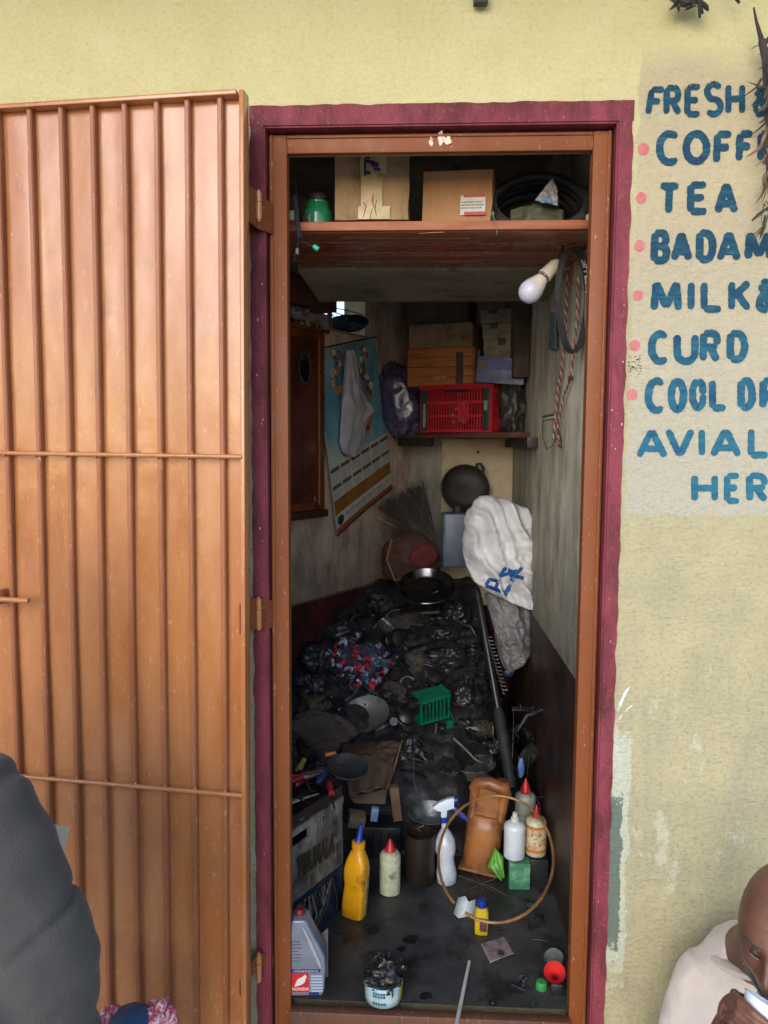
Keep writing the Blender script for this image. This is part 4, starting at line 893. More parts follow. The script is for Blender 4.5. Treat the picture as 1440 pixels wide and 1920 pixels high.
def pict():
    t = NT('calendar_picture'); v = t.coord((1, 1, .8)); n = t.noise(14, 4, .6, v)
    c = t.mix(t.ramp(t.noise(7, 4, .6, v), .35, .65), c3((70, 126, 156)), c3((132, 176, 190)))
    c = t.mix(t.ramp(t.xyz()[2], 1.40, 1.30), c, c3((176, 186, 178)))
    return t.fin(c, .4)
cpatch('picture', .01, .99, .008, .62, pict(), .0015, 20, 24)
rnd = random.Random(21)
cols = [(206, 128, 50), (190, 70, 50), (58, 110, 70), (222, 196, 150), (150, 100, 170), (236, 216, 190), (46, 84, 60)]
def medal(nm, us, vs_, n, rr, cs, sd):
    r_ = random.Random(sd)
    for i in range(n):
        u = us(i/n)+r_.uniform(-.035, .035); v = vs_(i/n)+r_.uniform(-.02, .02); m = MB(); r = r_.uniform(.4, 1)*rr
        m.grid(lambda a, b: cq(u+r*b*math.cos(2*math.pi*a)*(1+.25*nz((a*5, i, 1), 1.0)), v+r*.6*b*math.sin(2*math.pi*a)*(1+.25*nz((a*4, i, 6), 1.0)), .0022+.0001*i), 14, 2, closed_u=True)
        m.build(nm, mat('pict_%d' % cs[i % len(cs)], cols[cs[i % len(cs)]], tuple(int(k*.8) for k in cols[cs[i % len(cs)]]), 60, rough=.4), cal, ang=180)
medal('printed_garland', lambda s: .30+.06*math.sin(9*s), lambda s: .03+.28*s, 34, .042, [0, 5, 3, 2, 6, 4], 1)
medal('printed_garland', lambda s: .74+.05*math.sin(8*s+1), lambda s: .03+.32*s, 34, .04, [4, 2, 0, 6, 5, 1], 2)
medal('printed_drapery', lambda s: .36-.12*s, lambda s: .40+.18*s, 18, .065, [1, 0, 0, 1, 5], 3)
medal('printed_drapery', lambda s: .70-.05*s, lambda s: .44+.12*s, 12, .05, [0, 1, 0], 4)
mh = mat('month_header', (92, 84, 70), (74, 68, 58), 60, rough=.5)
for (v0, us) in ((.640, (0, .17, .34, .51, .68, .85)), (.735, (0, .17, .34, .51, .68, .85))):
    for u in us: cpatch('month_header', u+.01, u+.155, v0-.0, v0+.022, mh, .002, 3, 1)
mg = mat('date_print', (150, 148, 146), (120, 112, 120), 90)
for (v0, v1) in ((.672, .722), (.768, .812)):
    for k in range(6):
        m = MB()
        for j in range(5):
            for q in range(6): 
                u = .02+k*.17+q*.022; v = v0+(v1-v0)*j/5; m.grid(lambda a, b: cq(u+.013*a, v+.0035*b, .002), 1, 1)
        m.build('date_grid', mg, cal, smooth=False)
cpatch('gold_band', .005, .995, .815, .895, mat('gold_print', (150, 100, 38), (124, 78, 30), 12, rough=.4, stretch=(1, 1, .3)), .002)
cpatch('gold_band', .0, 1, .968, .998, mat('gold_print2', (158, 84, 34), (130, 66, 28), 12, rough=.4), .002)
m = MB(); m.grid(lambda a, b: cq(.085+.055*b*math.cos(2*math.pi*a), .935+.027*b*math.sin(2*math.pi*a), .0024), 24, 3, closed_u=True); m.build('emblem', mat('emblem_green', (36, 66, 50), (26, 50, 40), 90), cal, ang=180)
def cal_text(txt, u0, u1, v, hgt, nm):
    cu = bpy.data.curves.new(nm, 'FONT'); cu.body = txt; cu.size = 1; t_ = bpy.data.objects.new(nm, cu); COL.objects.link(t_); bpy.context.view_layer.update()
    me = bpy.data.meshes.new_from_object(t_.evaluated_get(bpy.context.evaluated_depsgraph_get())); bpy.data.objects.remove(t_)
    xs = [p.co.x for p in me.vertices]; x0, x1 = min(xs), max(xs)
    for p in me.vertices: p.co = cq(u0+(u1-u0)*(p.co.x-x0)/(x1-x0), v-p.co.y*hgt, .0028)
    me.materials.clear(); me.materials.append(mat('ink_green', (60, 76, 66))); o = bpy.data.objects.new(nm, me); COL.objects.link(o); o.parent = cal
cal_text('SRI KESHKAR MILLS PVT LTD', .17, .96, .938, .028, 'mill_name')
cal_text('MILLERS AND DEALERS MAIN ROAD', .2, .9, .955, .010, 'address_line')
m = MB(); m.tube([cq(-.02, 0, .002), cq(.5, 0, .002), cq(1.02, 0, .002)], .003, 8); m.build('top_rod', mat('rod_dark', (40, 38, 40), metal=.6, rough=.4), cal)
m = MB(); m.tube([cq(-.01, 1, .002), cq(.5, 1, .002), cq(1.01, 1, .002)], .0028, 8); m.build('bottom_rod', mat('rod_dark', (40, 38, 40)), cal)
# white polythene bag hung over the calendar
t = thing('polythene_bag', 'limp white polythene bag hanging in front of the calendar', 'bag')
import bisect
prof = [(657, 650, 660), (690, 648, 670), (730, 645, 676), (755, 642, 690), (770, 641, 706), (782, 640, 692), (800, 639, 684), (830, 637, 682), (848, 643, 676), (856, 655, 664)]
def bg_(u, v):
    y = 657+(856-657)*v; ys = [p[0] for p in prof]; i = max(0, min(len(prof)-2, bisect.bisect(ys, y)-1)); k = (y-ys[i])/(ys[i+1]-ys[i])
    x0 = prof[i][1]+(prof[i+1][1]-prof[i][1])*k; x1 = prof[i][2]+(prof[i+1][2]-prof[i][2])*k; cx = (x0+x1)/2; hw = (x1-x0)/2
    a = 2*math.pi*u; p = onL(cx+hw*math.cos(a), y, .045); f = .010+.016*math.sin(math.pi*min(1, v*1.05))
    w = math.sin(a)*f*(1+.6*nz((math.cos(a)*1.6, v*2.4, 0), 1.6))+.009*(1-2*abs(nz((math.cos(a)*1.2+v, v*3.6, 3), 1.5)))*math.sin(a)+.004*nz((math.cos(a)*3, v*9, 6), 1.5)
    return p+LN*(w*1.0)
MB().grid(bg_, 60, 50, closed_u=True).build('bag', mat('bag_white', (176, 174, 180), (156, 154, 162), 12, rough=.35, bump=.3, bsc=40, spec=.6), t, ang=180)
# ------------------------------------------------------------ the scrap heap
def hprof(y):
    P_ = ((.70, 0), (.80, .06), (1.0, .24), (1.25, .40), (1.5, .56), (1.75, .72), (2.1, .80))
    if y <= P_[0][0]: return 0
    for (a, b), (c, d) in zip(P_, P_[1:]):
        if y <= c: return b+(d-b)*(y-a)/(c-a)
    return .80
def heap(x, y):
    x0_ = .10+.13*max(0, min(1, (y-1.0)/.3)); k = 1-.85*max(0, min(1, (x-x0_)/.16)); l = .10*max(0, min(1, (-x-.18)/.2))*(1 if y > .75 else 0)
    return max(0, hprof(y)*k+l + .018*nz((x, y, 0), 9, 1)+.012*nz((x, y, 3), 24, 2))-(.03 if y < .72 else 0)
def hp(px, py, lift=0.0):
    d = ray(px, py); t = 1.9
    while t < 4.6:
        p = CAM+d*t
        if p.z < heap(p.x, p.y)+lift: return p
        t += .004
    return p
m = MB()
m.grid(lambda u, v: Vector((-.85+1.23*u, .70+1.28*v, heap(-.85+1.23*u, .70+1.28*v))), 110, 120)
tag(m.build('scrap_heap', mat('heap_black', (42, 42, 44), (24, 25, 27), 22, .4, .6, .5, bump=.6, bsc=50, dirt=(80, 74, 66), damt=(.54, .7), dsc=20, rvar=.2), ang=30), 'sloping mass of greasy black motor scrap filling the back of the store', 'scrap heap', kind='stuff')
MM = [M_grease, M_iron, M_grease, M_black, M_steel, mat('grease_grey', (52, 54, 56), (28, 30, 32), 24, rough=.35, metal=.5, bump=.3, dirt=(80, 78, 72), damt=(.62, .72), dsc=30)]
def gear_prof(r, n, ri):
    pts = []
    for i in range(n):
        a = 2*math.pi*i/n; d = 2*math.pi/n
        pts += [(r*.9*math.cos(a), r*.9*math.sin(a)), (r*math.cos(a+d*.25), r*math.sin(a+d*.25)), (r*math.cos(a+d*.5), r*math.sin(a+d*.5)), (r*.9*math.cos(a+d*.7), r*.9*math.sin(a+d*.7))]
    return pts
def annulus(m, outer, ri, h):
    n = len(outer); inner = [(ri*math.cos(math.atan2(y, x)), ri*math.sin(math.atan2(y, x))) for x, y in outer]
    vs = [(x, y, 0) for x, y in outer]+[(x, y, 0) for x, y in inner]+[(x, y, h) for x, y in outer]+[(x, y, h) for x, y in inner]; fs = []
    for i in range(n):
        j = (i+1) % n; fs += [(i, j, n+j, n+i), (2*n+i, 3*n+i, 3*n+j, 2*n+j), (i, 2*n+i, 2*n+j, j), (n+i, n+j, 3*n+j, 3*n+i)]
    m.add(vs, fs)
def k_sprocket(m, r, rnd):
    annulus(m, gear_prof(r, int(18+r*200), 0), r*.78, .006); annulus(m, [(r*.3*math.cos(a), r*.3*math.sin(a)) for a in [k*math.pi/10 for k in range(20)]], r*.16, .007)
    for k in range(5): a = k*2*math.pi/5; m.box((r*.54*math.cos(a), r*.54*math.sin(a), .003), (r*.56, r*.13, .0055), (0, 0, a))
def k_ring(m, r, rnd): m.tube([(r*math.cos(a), r*math.sin(a), 0) for a in [k*math.pi/14 for k in range(28)]], r*rnd.uniform(.09, .2), 8, closed=True)
def k_bearing(m, r, rnd):
    annulus(m, [(r*math.cos(k*math.pi/14), r*math.sin(k*math.pi/14)) for k in range(28)], r*.78, r*.4); annulus(m, [(r*.58*math.cos(k*math.pi/14), r*.58*math.sin(k*math.pi/14)) for k in range(28)], r*.38, r*.42)
    for k in range(9): a = k*2*math.pi/9; m.ball((r*.68*math.cos(a), r*.68*math.sin(a), r*.2), r*.1, 8, 6)
def k_spring(m, r, rnd):
    n = 130; L = r*5; m.tube([(r*.42*math.cos(i*.5), r*.42*math.sin(i*.5), L*i/n-L/2) for i in range(n)], r*.075, 6); 
def k_rod(m, r, rnd): m.tube([(-r*2.4, 0, 0), (0, 0, r*rnd.uniform(-.2, .2)), (r*2.4, 0, 0)], r*.13, 8); m.lathe([(r*.28, 0), (r*.28, r*.3)], 6, Matrix.Translation((r*2.3, 0, 0)) @ Matrix.Rotation(R(90), 4, 'Y'))
def k_bentpipe(m, r, rnd): m.tube([(-r*2, 0, 0), (-r*.8, r*.2, r*.2), (0, r*.6, r*.4), (r*.8, r*.3, r*.2), (r*2, -r*.2, 0)], [r*.3, r*.28, r*.28, r*.26, r*.22], 12)
def k_fins(m, r, rnd):
    for k in range(7): m.box((0, 0, k*r*.26), (r*1.9, r*1.6, r*.09))
    m.lathe([(r*.62, -r*.2), (r*.62, r*1.9), (r*.45, r*1.95)], 20)
def k_cover(m, r, rnd):
    n = 12; pts = [(r*(1+.22*math.sin(3*a+r*90))*math.cos(a)*1.3, r*(1+.18*math.cos(2*a))*math.sin(a)) for a in [k*2*math.pi/n for k in range(n)]]
    m.prism(pts, r*.28); m.lathe([(r*.6, r*.27), (r*.52, r*.5), (r*.3, r*.55)], 20)
    for k in range(6): a = k*math.pi/3; m.lathe([(r*.12, 0), (r*.12, r*.4)], 8, Matrix.Translation((r*1.02*math.cos(a), r*.82*math.sin(a), 0)))
def k_shoe(m, r, rnd):
    pts = [(r*math.cos(a), r*math.sin(a)) for a in [R(10+160*k/14) for k in range(15)]]+[(r*.8*math.cos(a), r*.8*math.sin(a)) for a in [R(170-160*k/14) for k in range(15)]]; m.prism(pts, r*.32)
def k_plate(m, r, rnd):
    m.prism([(-r*1.6, -r*.5), (r*1.2, -r*.6), (r*1.7, 0), (r*1.1, r*.6), (-r*.4, r*.5), (-r*1.5, r*.8)], r*.1); m.box((-r*.6, 0, r*.3), (r*.12, r*.9, r*.6)); m.lathe([(r*.26, 0), (r*.26, r*.4), (r*.16, r*.42)], 12, Matrix.Translation((r*.9, 0, 0)))
def k_flask(m, r, rnd): m.lathe([(r*.7, 0), (r*.75, r*.1), (r*.75, r*1.4), (r*.35, r*1.75), (r*.3, r*2.1)], 18)
def k_cable(m, r, rnd):
    m.tube([(r*1.5*math.cos(a*.7)*(1+.2*math.sin(a*1.7+r*50)), r*1.1*math.sin(a*.7), .004*math.sin(a*2)+a*.0006) for a in [k*.3 for k in range(46)]], r*.055, 6)
def k_chain(m, r, rnd):
    for k in range(22):
        a = k*.22; x = r*1.5*math.cos(a); y = r*1.1*math.sin(a); m.box((x, y, (k % 2)*.002), (r*.34, r*.13, r*.10), (0, 0, a+math.pi/2)); m.lathe([(r*.09, -.004), (r*.09, .006)], 8, Matrix.Translation((x, y, 0)))
KINDS = [('sprocket', 'sprocket', k_sprocket, 'greasy toothed sprocket half buried in the black scrap heap'), ('metal_ring', 'ring', k_ring, 'dark metal ring lying loose on the black scrap heap'), ('bearing', 'bearing', k_bearing, 'small ball bearing lying in the black scrap heap'),
 ('spring', 'spring', k_spring, 'coiled dark spring poking from the black scrap heap'), ('rod', 'rod', k_rod, 'thin dark bolt rod lying across the black scrap heap'), ('bent_pipe', 'pipe', k_bentpipe, 'short bent black pipe lying on the scrap heap'),
 ('cylinder_block', 'engine part', k_fins, 'finned black engine cylinder sitting in the scrap heap'), ('engine_cover', 'engine part', k_cover, 'rounded black engine cover with bolt bosses in the scrap heap'), ('brake_shoe', 'brake shoe', k_shoe, 'curved dark brake shoe lying in the scrap heap'),
 ('bracket', 'bracket', k_plate, 'flat black metal bracket lying in the scrap heap'), ('oil_flask', 'flask', k_flask, 'small black oily flask standing in the scrap heap'), ('cable_coil', 'cable', k_cable, 'loose coil of thin black cable on the scrap heap'), ('chain', 'chain', k_chain, 'short length of black roller chain on the scrap heap')]
rnd = random.Random(77); protos = {}
def region(p):
    d = p-CAM; px = 720+FPX*d.dot(AR)/d.dot(AF); py = 960-FPX*d.dot(AU)/d.dot(AF)
    if px > 960: return 'against the right hand dado'
    if py < 1185: return 'between the dado and the top bags' if px < 745 else 'just below the steel bowl' if px < 880 else 'at the top by the fork tube'
    if py < 1300: return 'left of the coloured rags' if px < 610 else 'around the coloured rags' if px < 745 else 'above the green basket' if px < 865 else 'beside the coil springs'
    return 'by the brown cloth bundle' if px < 660 else 'near the bent grey pan' if px < 770 else 'beside the green basket' if px < 880 else 'around the straw basket'
LAB = {}
def scrap(kind, p, r, rot, mi):
    nm, cat, fn, lab = KINDS[kind]; key = (kind, mi)
    if key not in protos:
        m = MB(); fn(m, 1.0*.03, random.Random(kind)); o = m.build(nm, MM[mi], None, ang=35, bevel=0); protos[key] = o
        tag(o, lab, cat, nm.replace('_', ' ')+'s in the scrap heap')
    else:
        o = protos[key].copy(); COL.objects.link(o)
    rg_n = region(p); look = {0: 'greasy black', 1: 'dark iron', 3: 'dull black', 4: 'pale steel', 5: 'smoky grey', 2: 'greasy black'}[mi]; base_l = lab.split(' in the')[0].split(' on the')[0].split(' from the')[0].split(' half buried')[0].split(' across the')[0].replace('greasy ', '').replace('black ', '').replace('dark ', '')
    tag(o, f'{look} {base_l}, {rg_n}', cat, f'{look} {nm.replace("_", " ")} parts {rg_n}')
    LAB.setdefault(o['label'], []).append((r, o))
    o.location = p; o.rotation_euler = rot; o.scale = (r/.03,)*3; return o
weights = [0]*4+[1]*8+[2]*5+[3]*6+[4]*14+[5]*14+[6]*9+[7]*18+[8]*10+[9]*18+[10]*6+[11]*12+[12]*6
for k in range(215):
    px = rnd.uniform(545, 985); py = rnd.uniform(1120, 1470)
    if px < 700 and py < 1175-(px-545)*.2: py += 90
    if px > 900+(py-1100)*.22: px -= 90
    kd = rnd.choice(weights); r = {0: .04, 1: .02, 2: .022, 3: .02, 4: .028, 5: .03, 6: .03, 7: .038, 8: .032, 9: .034, 10: .025, 11: .04, 12: .04}[kd]*rnd.uniform(.6, 1.15)
    p = hp(px, py); flat = kd in (0, 1, 2, 7, 8, 9, 11, 12)
    rot = (rnd.gauss(.35, .35), rnd.gauss(0, .35), rnd.uniform(0, 6.28)) if flat else (rnd.uniform(-1.4, 1.4), rnd.uniform(-1.2, 1.2), rnd.uniform(0, 6.28))
    mi = rnd.choice([0, 0, 0, 1, 1, 3, 3, 5, 5, 4]); 
    if p.x > XR-.06: p.x = XR-.06
    scrap(kd, p+Vector((0, 0, r*.15)), r, rot, mi)
# big lumps: oily bags, drums and rags that give the heap its bulk
LUMPS = [(640, 1190, .07, .045, 'knotted black polythene bag at the back left of the heap'), (600, 1230, .08, .05, 'bulging black polythene bag at the left edge of the heap'), (575, 1290, .07, .05, 'crumpled black bag by the door jamb on the heap'), (770, 1165, .075, .04, 'black oily rag lump below the steel bowl'), (850, 1150, .07, .045, 'dark bag lump right of the steel bowl'), (845, 1235, .07, .045, 'torn black bag in the middle of the heap'), (780, 1240, .06, .04, 'oily black rag right of the coloured rags'), (760, 1400, .06, .045, 'black bag below the green basket'), (870, 1300, .06, .045, 'dark bag right of the green basket'), (740, 1300, .05, .04, 'black rag between the coloured rags and the green basket'), (930, 1400, .05, .05, 'black bag beside the fork tube foot'), (590, 1330, .06, .04, 'black rag above the brown cloth bundle'), (830, 1190, .06, .035, 'shiny black bag above the middle of the heap'), (710, 1130, .06, .035, 'dark oily rag by the maroon dado')]
M_bag = mat('black_bag', (44, 46, 50), (28, 29, 32), 16, rough=.34, bump=.4, bsc=30, spec=.5, dirt=(46, 46, 46), damt=(.6, .72), dsc=18)
for i, (px, py, rx, rz, lab) in enumerate(LUMPS):
    p = hp(px, py, 0); m = MB(); blob(m, (0, 0, 0), rx, rx*.8, rz, 20+i, .46, 1.6, 56, 40, .4); o = tag(m.build('oily_bag' if 'bag' in lab else 'oily_rag', M_bag if 'bag' in lab else mat('dusty_rag%d' % (i % 3), [(74, 66, 60), (62, 62, 64), (88, 76, 64)][i % 3], [(48, 44, 42), (40, 40, 43), (56, 50, 44)][i % 3], 14, rough=.9, bump=.5), ang=180), lab, 'bag' if 'bag' in lab else 'rag'); o.location = p; o.rotation_euler = (0, 0, i*1.3)
for i, (px, py, r, L, rot, lab) in enumerate(((735, 1200, .030, .10, (1.2, .3, .6), 'greasy black cylinder lying across the upper heap'), (905, 1260, .028, .13, (.2, .15, 0), 'upright black canister beside the fork tube'), (815, 1275, .032, .05, (.5, .2, 0), 'squat black drum above the green basket'), (870, 1205, .022, .16, (1.3, -.2, 1.0), 'long black tube lying over the middle of the heap'), (800, 1215, .020, .2, (1.4, .1, 1.9), 'black handlebar tube crossing the heap'), (640, 1275, .035, .03, (.6, -.3, 0), 'round black lid under the coloured rags'), (780, 1150, .016, .22, (1.45, 0, 1.4), 'dark flat bar lying under the steel bowl'), (760, 1345, .03, .06, (.9, .4, 0), 'oily black filter canister left of the green basket'))):
    p = hp(px, py, .02); m = MB(); m.lathe([(r*.8, -L/2), (r, -L/2+.004), (r, -L*.1), (r*1.08, -L*.08), (r*1.08, L*.02), (r, L*.04), (r, L/2-.004), (r*.7, L/2), (r*.3, L/2+.003)], 22); o = tag(m.build('canister' if r > .021 else 'metal_tube', MM[(0, 5, 1)[i % 3]], ang=35), lab, 'canister' if r > .021 else 'tube'); o.location = p; o.rotation_euler = rot
# white glinting wires over the heap
def wire(label, pts, r, m, name='wire', cat='wire', lift=.02):
    t = MB(); P_ = [hp(x, y, lift) for x, y in pts]
    if len(P_) > 2:
        Q_ = []
        for i in range(len(P_)-1):
            p0, p1, p2, p3 = P_[max(0, i-1)], P_[i], P_[i+1], P_[min(len(P_)-1, i+2)]
            for k in range(6): u = k/6; Q_.append(.5*((2*p1)+(p2-p0)*u+(2*p0-5*p1+4*p2-p3)*u*u+(3*p1-p0-3*p2+p3)*u**3))
        Q_.append(P_[-1]); P_ = Q_
    return tag(t.tube(P_, r, 6).build(name, m), label, cat)
M_pale = mat('pale_wire', (150, 146, 130), (110, 106, 96), 40, rough=.5)
wire('short pale bent wire on the heap above the coloured rags', [(700, 1178), (716, 1160), (735, 1146), (750, 1143)], .0016, M_pale)
wire('thin brown wire running down the heap right of the coloured rags', [(728, 1150), (718, 1170), (712, 1195), (703, 1218)], .0011, M_iron)
wire('fine white wire hanging down below the grey sack', [(964, 1268), (964, 1310), (962, 1380), (960, 1450)], .0012, mat('white_wire', (180, 182, 186)), lift=.10)
wire('pale strip lying across the straw basket', [(850, 1384), (872, 1404), (892, 1424), (908, 1432)], .004, mat('pale_strip', (140, 136, 126), (110, 106, 98), 30), 'strip', 'strip', .04)
wire('thin grey cable in front of the tipped brown carton', [(776, 1410), (776, 1460), (784, 1490), (795, 1520)], .0012, mat('grey_cable', (84, 86, 90)), lift=.05)
# carburettor and steel clamp left of steel bowl
def clump(name, label, cat, px, py, parts, rot=(0, 0, 0), lift=.01, s=1):
    p = hp(px, py, lift); t = thing(name, label, cat, p, rot, s=s)
    for nm, m, mm in parts: m.build(nm, mm, t, ang=35)
    return t
m1 = MB(); m1.lathe([(.016, 0), (.018, .004), (.018, .03), (.024, .032), (.024, .038), (.012, .04)], 20); m1.lathe([(.011, -.03), (.011, .04), (.014, .041), (.014, .046)], 14, Matrix.Translation((0, 0, .015)) @ Matrix.Rotation(R(80), 4, 'X'))
m2 = MB(); m2.lathe([(.007, 0), (.007, .02), (.01, .022), (.01, .03)], 6, Matrix.Translation((.018, 0, .03)) @ Matrix.Rotation(R(50), 4, 'Y'))
clump('carburettor', 'grey metal carburettor on the heap beside the maroon dado', 'engine part', 692, 1140, [('carburettor_body', m1, M_steel), ('float_nut', m2, M_chrome)], (.4, .3, .8), .02, 1.15)
m1 = MB(); [m1.tube([(.024*math.cos(a)*(1-.06*k), .007*k-.01, .024*math.sin(a)*(1-.06*k)) for a in [q*math.pi/12 for q in range(24)]], .0026, 6, closed=True) for k in range(4)]
clump('spring', 'wide steel spring lying left of the shiny steel bowl', 'spring', 722, 1124, [('coil', m1, M_steel)], (.2, .5, .7), .02, 1.1)
# wide steel bowl
t = thing('steel_bowl', 'wide shiny steel bowl half full of black oil on top of the heap', 'bowl', at(800, 1104, 1.34), (R(27), R(-2), 0)); s = t.location.y-CAM.y; s = s/FPX
MB().lathe([(.001, -.020), (34*s, -.018), (46*s, -.004), (51*s, .012), (54*s, .018), (55*s, .016), (53*s, .011), (47*s, -.008), (34*s, -.023), (.001, -.025)], 48, cap=False).build('bowl', mat('bowl_steel', (112, 114, 112), (84, 86, 84), 9, rough=.2, metal=1, dirt=(60, 60, 58), damt=(.58, .7)), t, ang=60)
MB().lathe([(.001, -.010), (42*s, -.010)], 40, cap=False).build('oil', mat('dark_oil', (16, 20, 18), rough=.08, coat=.5), t)
m = MB(); m.tube([(.01, -.02, 0), (.03, -.035, .004), (.045, -.03, .012)], .002, 6); m.build('wire_scrap', M_steel, t)
# brown cloth bag with red, broom
t = thing('cloth_bag', 'rusty brown cloth bag with a faded red patch under the broom', 'bag'); c = at(768, 1046, 1.50); s = mpp(1.50)
m = MB(); blob(m, (0, 0, 0), 50*s, .06, 46*s, 6, .22, 1.3, 44, 30, .5); o = m.build('bag_body', mat('brown_cloth', (74, 46, 36), (50, 36, 32), 12, rough=.9, bump=.4, dirt=(48, 38, 36), dsc=7), t, ang=180); o.location = c
m = MB(); blob(m, (0, 0, 0), 25*s, .02, 22*s, 9, .2, 1.3, 26, 18); o = m.build('red_patch', mat('faded_red', (96, 28, 30), (70, 24, 28), 16, rough=.9), t, ang=180); o.location = c+Vector((24*s, -.060, 8*s))
m = MB(); m.tube([c+Vector((-34*s, -.03, 36*s)), c+Vector((-42*s, -.065, 0)), c+Vector((-26*s, -.07, -38*s)), c+Vector((-4*s, -.07, -30*s))], .005, 8); m.build('drawcord', mat('tan_cord', (120, 84, 56), rough=.9), t)
t = thing('broom', 'dark bristled hand broom fanned out upside down against the walls', 'broom'); Yb2 = 1.52
root = at(812, 1012, Yb2); bc = [mat('broom_a', (58, 50, 46), (40, 36, 34), 60, rough=.9), mat('broom_b', (92, 76, 62), (66, 54, 44), 60, rough=.9)]
rb = random.Random(6)
for q in range(2):
    m = MB()
    for k in range(420 if q == 0 else 90):
        a = rb.uniform(0, 1); tip = at(706+a*88+rb.gauss(0, 3), 950-a*44+rb.gauss(0, 6), Yb2+rb.uniform(-.03, .06)); r0 = root+Vector(((rb.uniform(-30, 6))*mpp(Yb2), rb.uniform(-.015, .015), rb.uniform(-.01, .01)))
        mid = r0.lerp(tip, .5)+Vector((rb.gauss(0, .004), rb.gauss(0, .006), rb.gauss(0, .004)+.006)); m.tube([r0, mid, tip], [.0018, .0014, .0006], 4)
    m.build('bristles', bc[q], t)
m = MB(); m.tube([root+Vector((-.03, 0, .0)), root+Vector((-.01, 0, -.03)), root+Vector((.03, -.005, -.10))], [.032, .022, .012], 14, sq=.6); m.build('handle', mat('broom_b', (92, 76, 62)), t)
m = MB(); m.tube([at(700, 966, 1.46), at(745, 990, 1.48)], .0016, 6); m.build('loose_twig', M_pale, t)
# sacks on the right
def sack(name, label, prof, Y, dpth, m, seed, crz=.012, fr=18):
    t = thing(name, label, 'sack'); ys = [p[0] for p in prof]
    def f(u, v):
        y = ys[0]+(ys[-1]-ys[0])*v; i = max(0, min(len(prof)-2, bisect.bisect(ys, y)-1)); k = (y-ys[i])/(ys[i+1]-ys[i])
        x0 = prof[i][1]+(prof[i+1][1]-prof[i][1])*k; x1 = prof[i][2]+(prof[i+1][2]-prof[i][2])*k; yy = Y(v) if callable(Y) else Y
        a = 2*math.pi*u; cx = (x0+x1)/2; hw = (x1-x0)/2; p = at(cx+hw*math.cos(a), y, yy)
        e = math.sin(math.pi*(.08+.9*v))**.5; p = p+Vector((0, -math.sin(-a)*dpth*e*-1, 0))
        w_ = p.x*.85+p.z*.5+.05*nz((p.x, p.z, seed), 9, 1); g = crz*.55*(1-2*abs(math.sin(w_*46+2.2*nz((p.x, p.z, 5), 8, 2))))+crumple((p.x, p.z*.8+p.x*.6, seed), seed, crz, fr)+crumple((p.x, p.z, seed+3), seed+1, crz*.35, fr*3)
        return p+Vector((g*.25, -g, g*.15))
    o = MB().grid(f, 90, 80, closed_u=True); 
    return t, o.build('sack_body', m, t, ang=180)
M_sack = mat('woven_sack', (206, 206, 208), (176, 177, 182), 9, rough=.5, bump=.35, bsc=120, dirt=(140, 134, 124), damt=(.6, .76), dsc=10)
t, o = sack('sack', 'bunched white woven sack with blue capital letters leaning on the right hand wall', [(931, 896, 930), (940, 886, 955), (958, 874, 990), (980, 868, 1004), (1010, 864, 1005), (1040, 868, 1000), (1066, 876, 998), (1090, 885, 999), (1104, 905, 999), (1118, 930, 998), (1130, 955, 996), (1141, 984, 993)], lambda v: 1.24-.10*v, .06, M_sack, 2, .024, 11)
sk = t
# blue letters printed on the lower flap
mb_ = mat('sack_blue', (28, 84, 150), (20, 66, 128), 30, rough=.5)
def sl_(pts, w=5.0, Y=1.075):
    m = MB(); P_ = []
    for (a, b) in zip(pts, pts[1:]):
        P_ += [(a[0]+(b[0]-a[0])*k/6, a[1]+(b[1]-a[1])*k/6) for k in range(6)]
    P_.append(pts[-1]); vs = []
    for i, p in enumerate(P_):
        a = Vector(P_[max(0, i-1)]); b = Vector(P_[min(len(P_)-1, i+1)]); n = (b-a).normalized(); n = Vector((-n.y, n.x))*w*.5
        vs += [at(p[0]+n.x, p[1]+n.y, Y), at(p[0]-n.x, p[1]-n.y, Y)]
    m.add(vs, [(2*i, 2*i+1, 2*i+3, 2*i+2) for i in range(len(P_)-1)]); return m
dg = bpy.context.evaluated_depsgraph_get
LET = {'P': [[(910, 1098), (948, 1112), (954, 1100)], [(910, 1098), (918, 1086), (934, 1090), (928, 1106)], [(948, 1116), (957, 1096)]], 'R': [[(938, 1080), (970, 1070)], [(938, 1080), (946, 1066), (962, 1072), (957, 1082)], [(957, 1084), (964, 1090)]], 'K': [[(955, 1078), (982, 1084)], [(966, 1078), (979, 1064)]]}
from mathutils.bvhtree import BVHTree
me = o.data; bvh = BVHTree.FromPolygons([v.co[:] for v in me.vertices], [p.vertices[:] for p in me.polygons])
for L_, sts in LET.items():
    m = MB()
    for st in sts:
        q = sl_(st, 6.5); vs = []
        for p in q.v:
            d = (p-CAM).normalized(); h = bvh.ray_cast(CAM, d); vs.append((h[0]-d*.003) if h[0] is not None else p)
        m.add(vs, q.f)
    m.build('printed_letter', mb_, sk, smooth=False)
t, o = sack('sack', 'limp dirty grey sack hanging below the white sack', [(1112, 906, 945), (1130, 912, 980), (1150, 918, 992), (1180, 923, 996), (1210, 928, 997), (1230, 934, 992), (1248, 942, 978), (1258, 948, 962)], lambda v: 1.20-.05*v, .035, mat('grey_sack', (112, 112, 114), (84, 84, 86), 12, rough=.5, bump=.4, bsc=90, dirt=(56, 54, 50), damt=(.52, .7), dsc=14), 5, .012, 22)
m = MB(); blob(m, (0, 0, 0), .018, .012, .015, 2, .3, 2, 20, 14); t2 = m.build('blue_end', mat('blue_end', (40, 56, 100), (26, 36, 66), 30, rough=.4), t, ang=180); t2.location = at(953, 1262, 1.14)
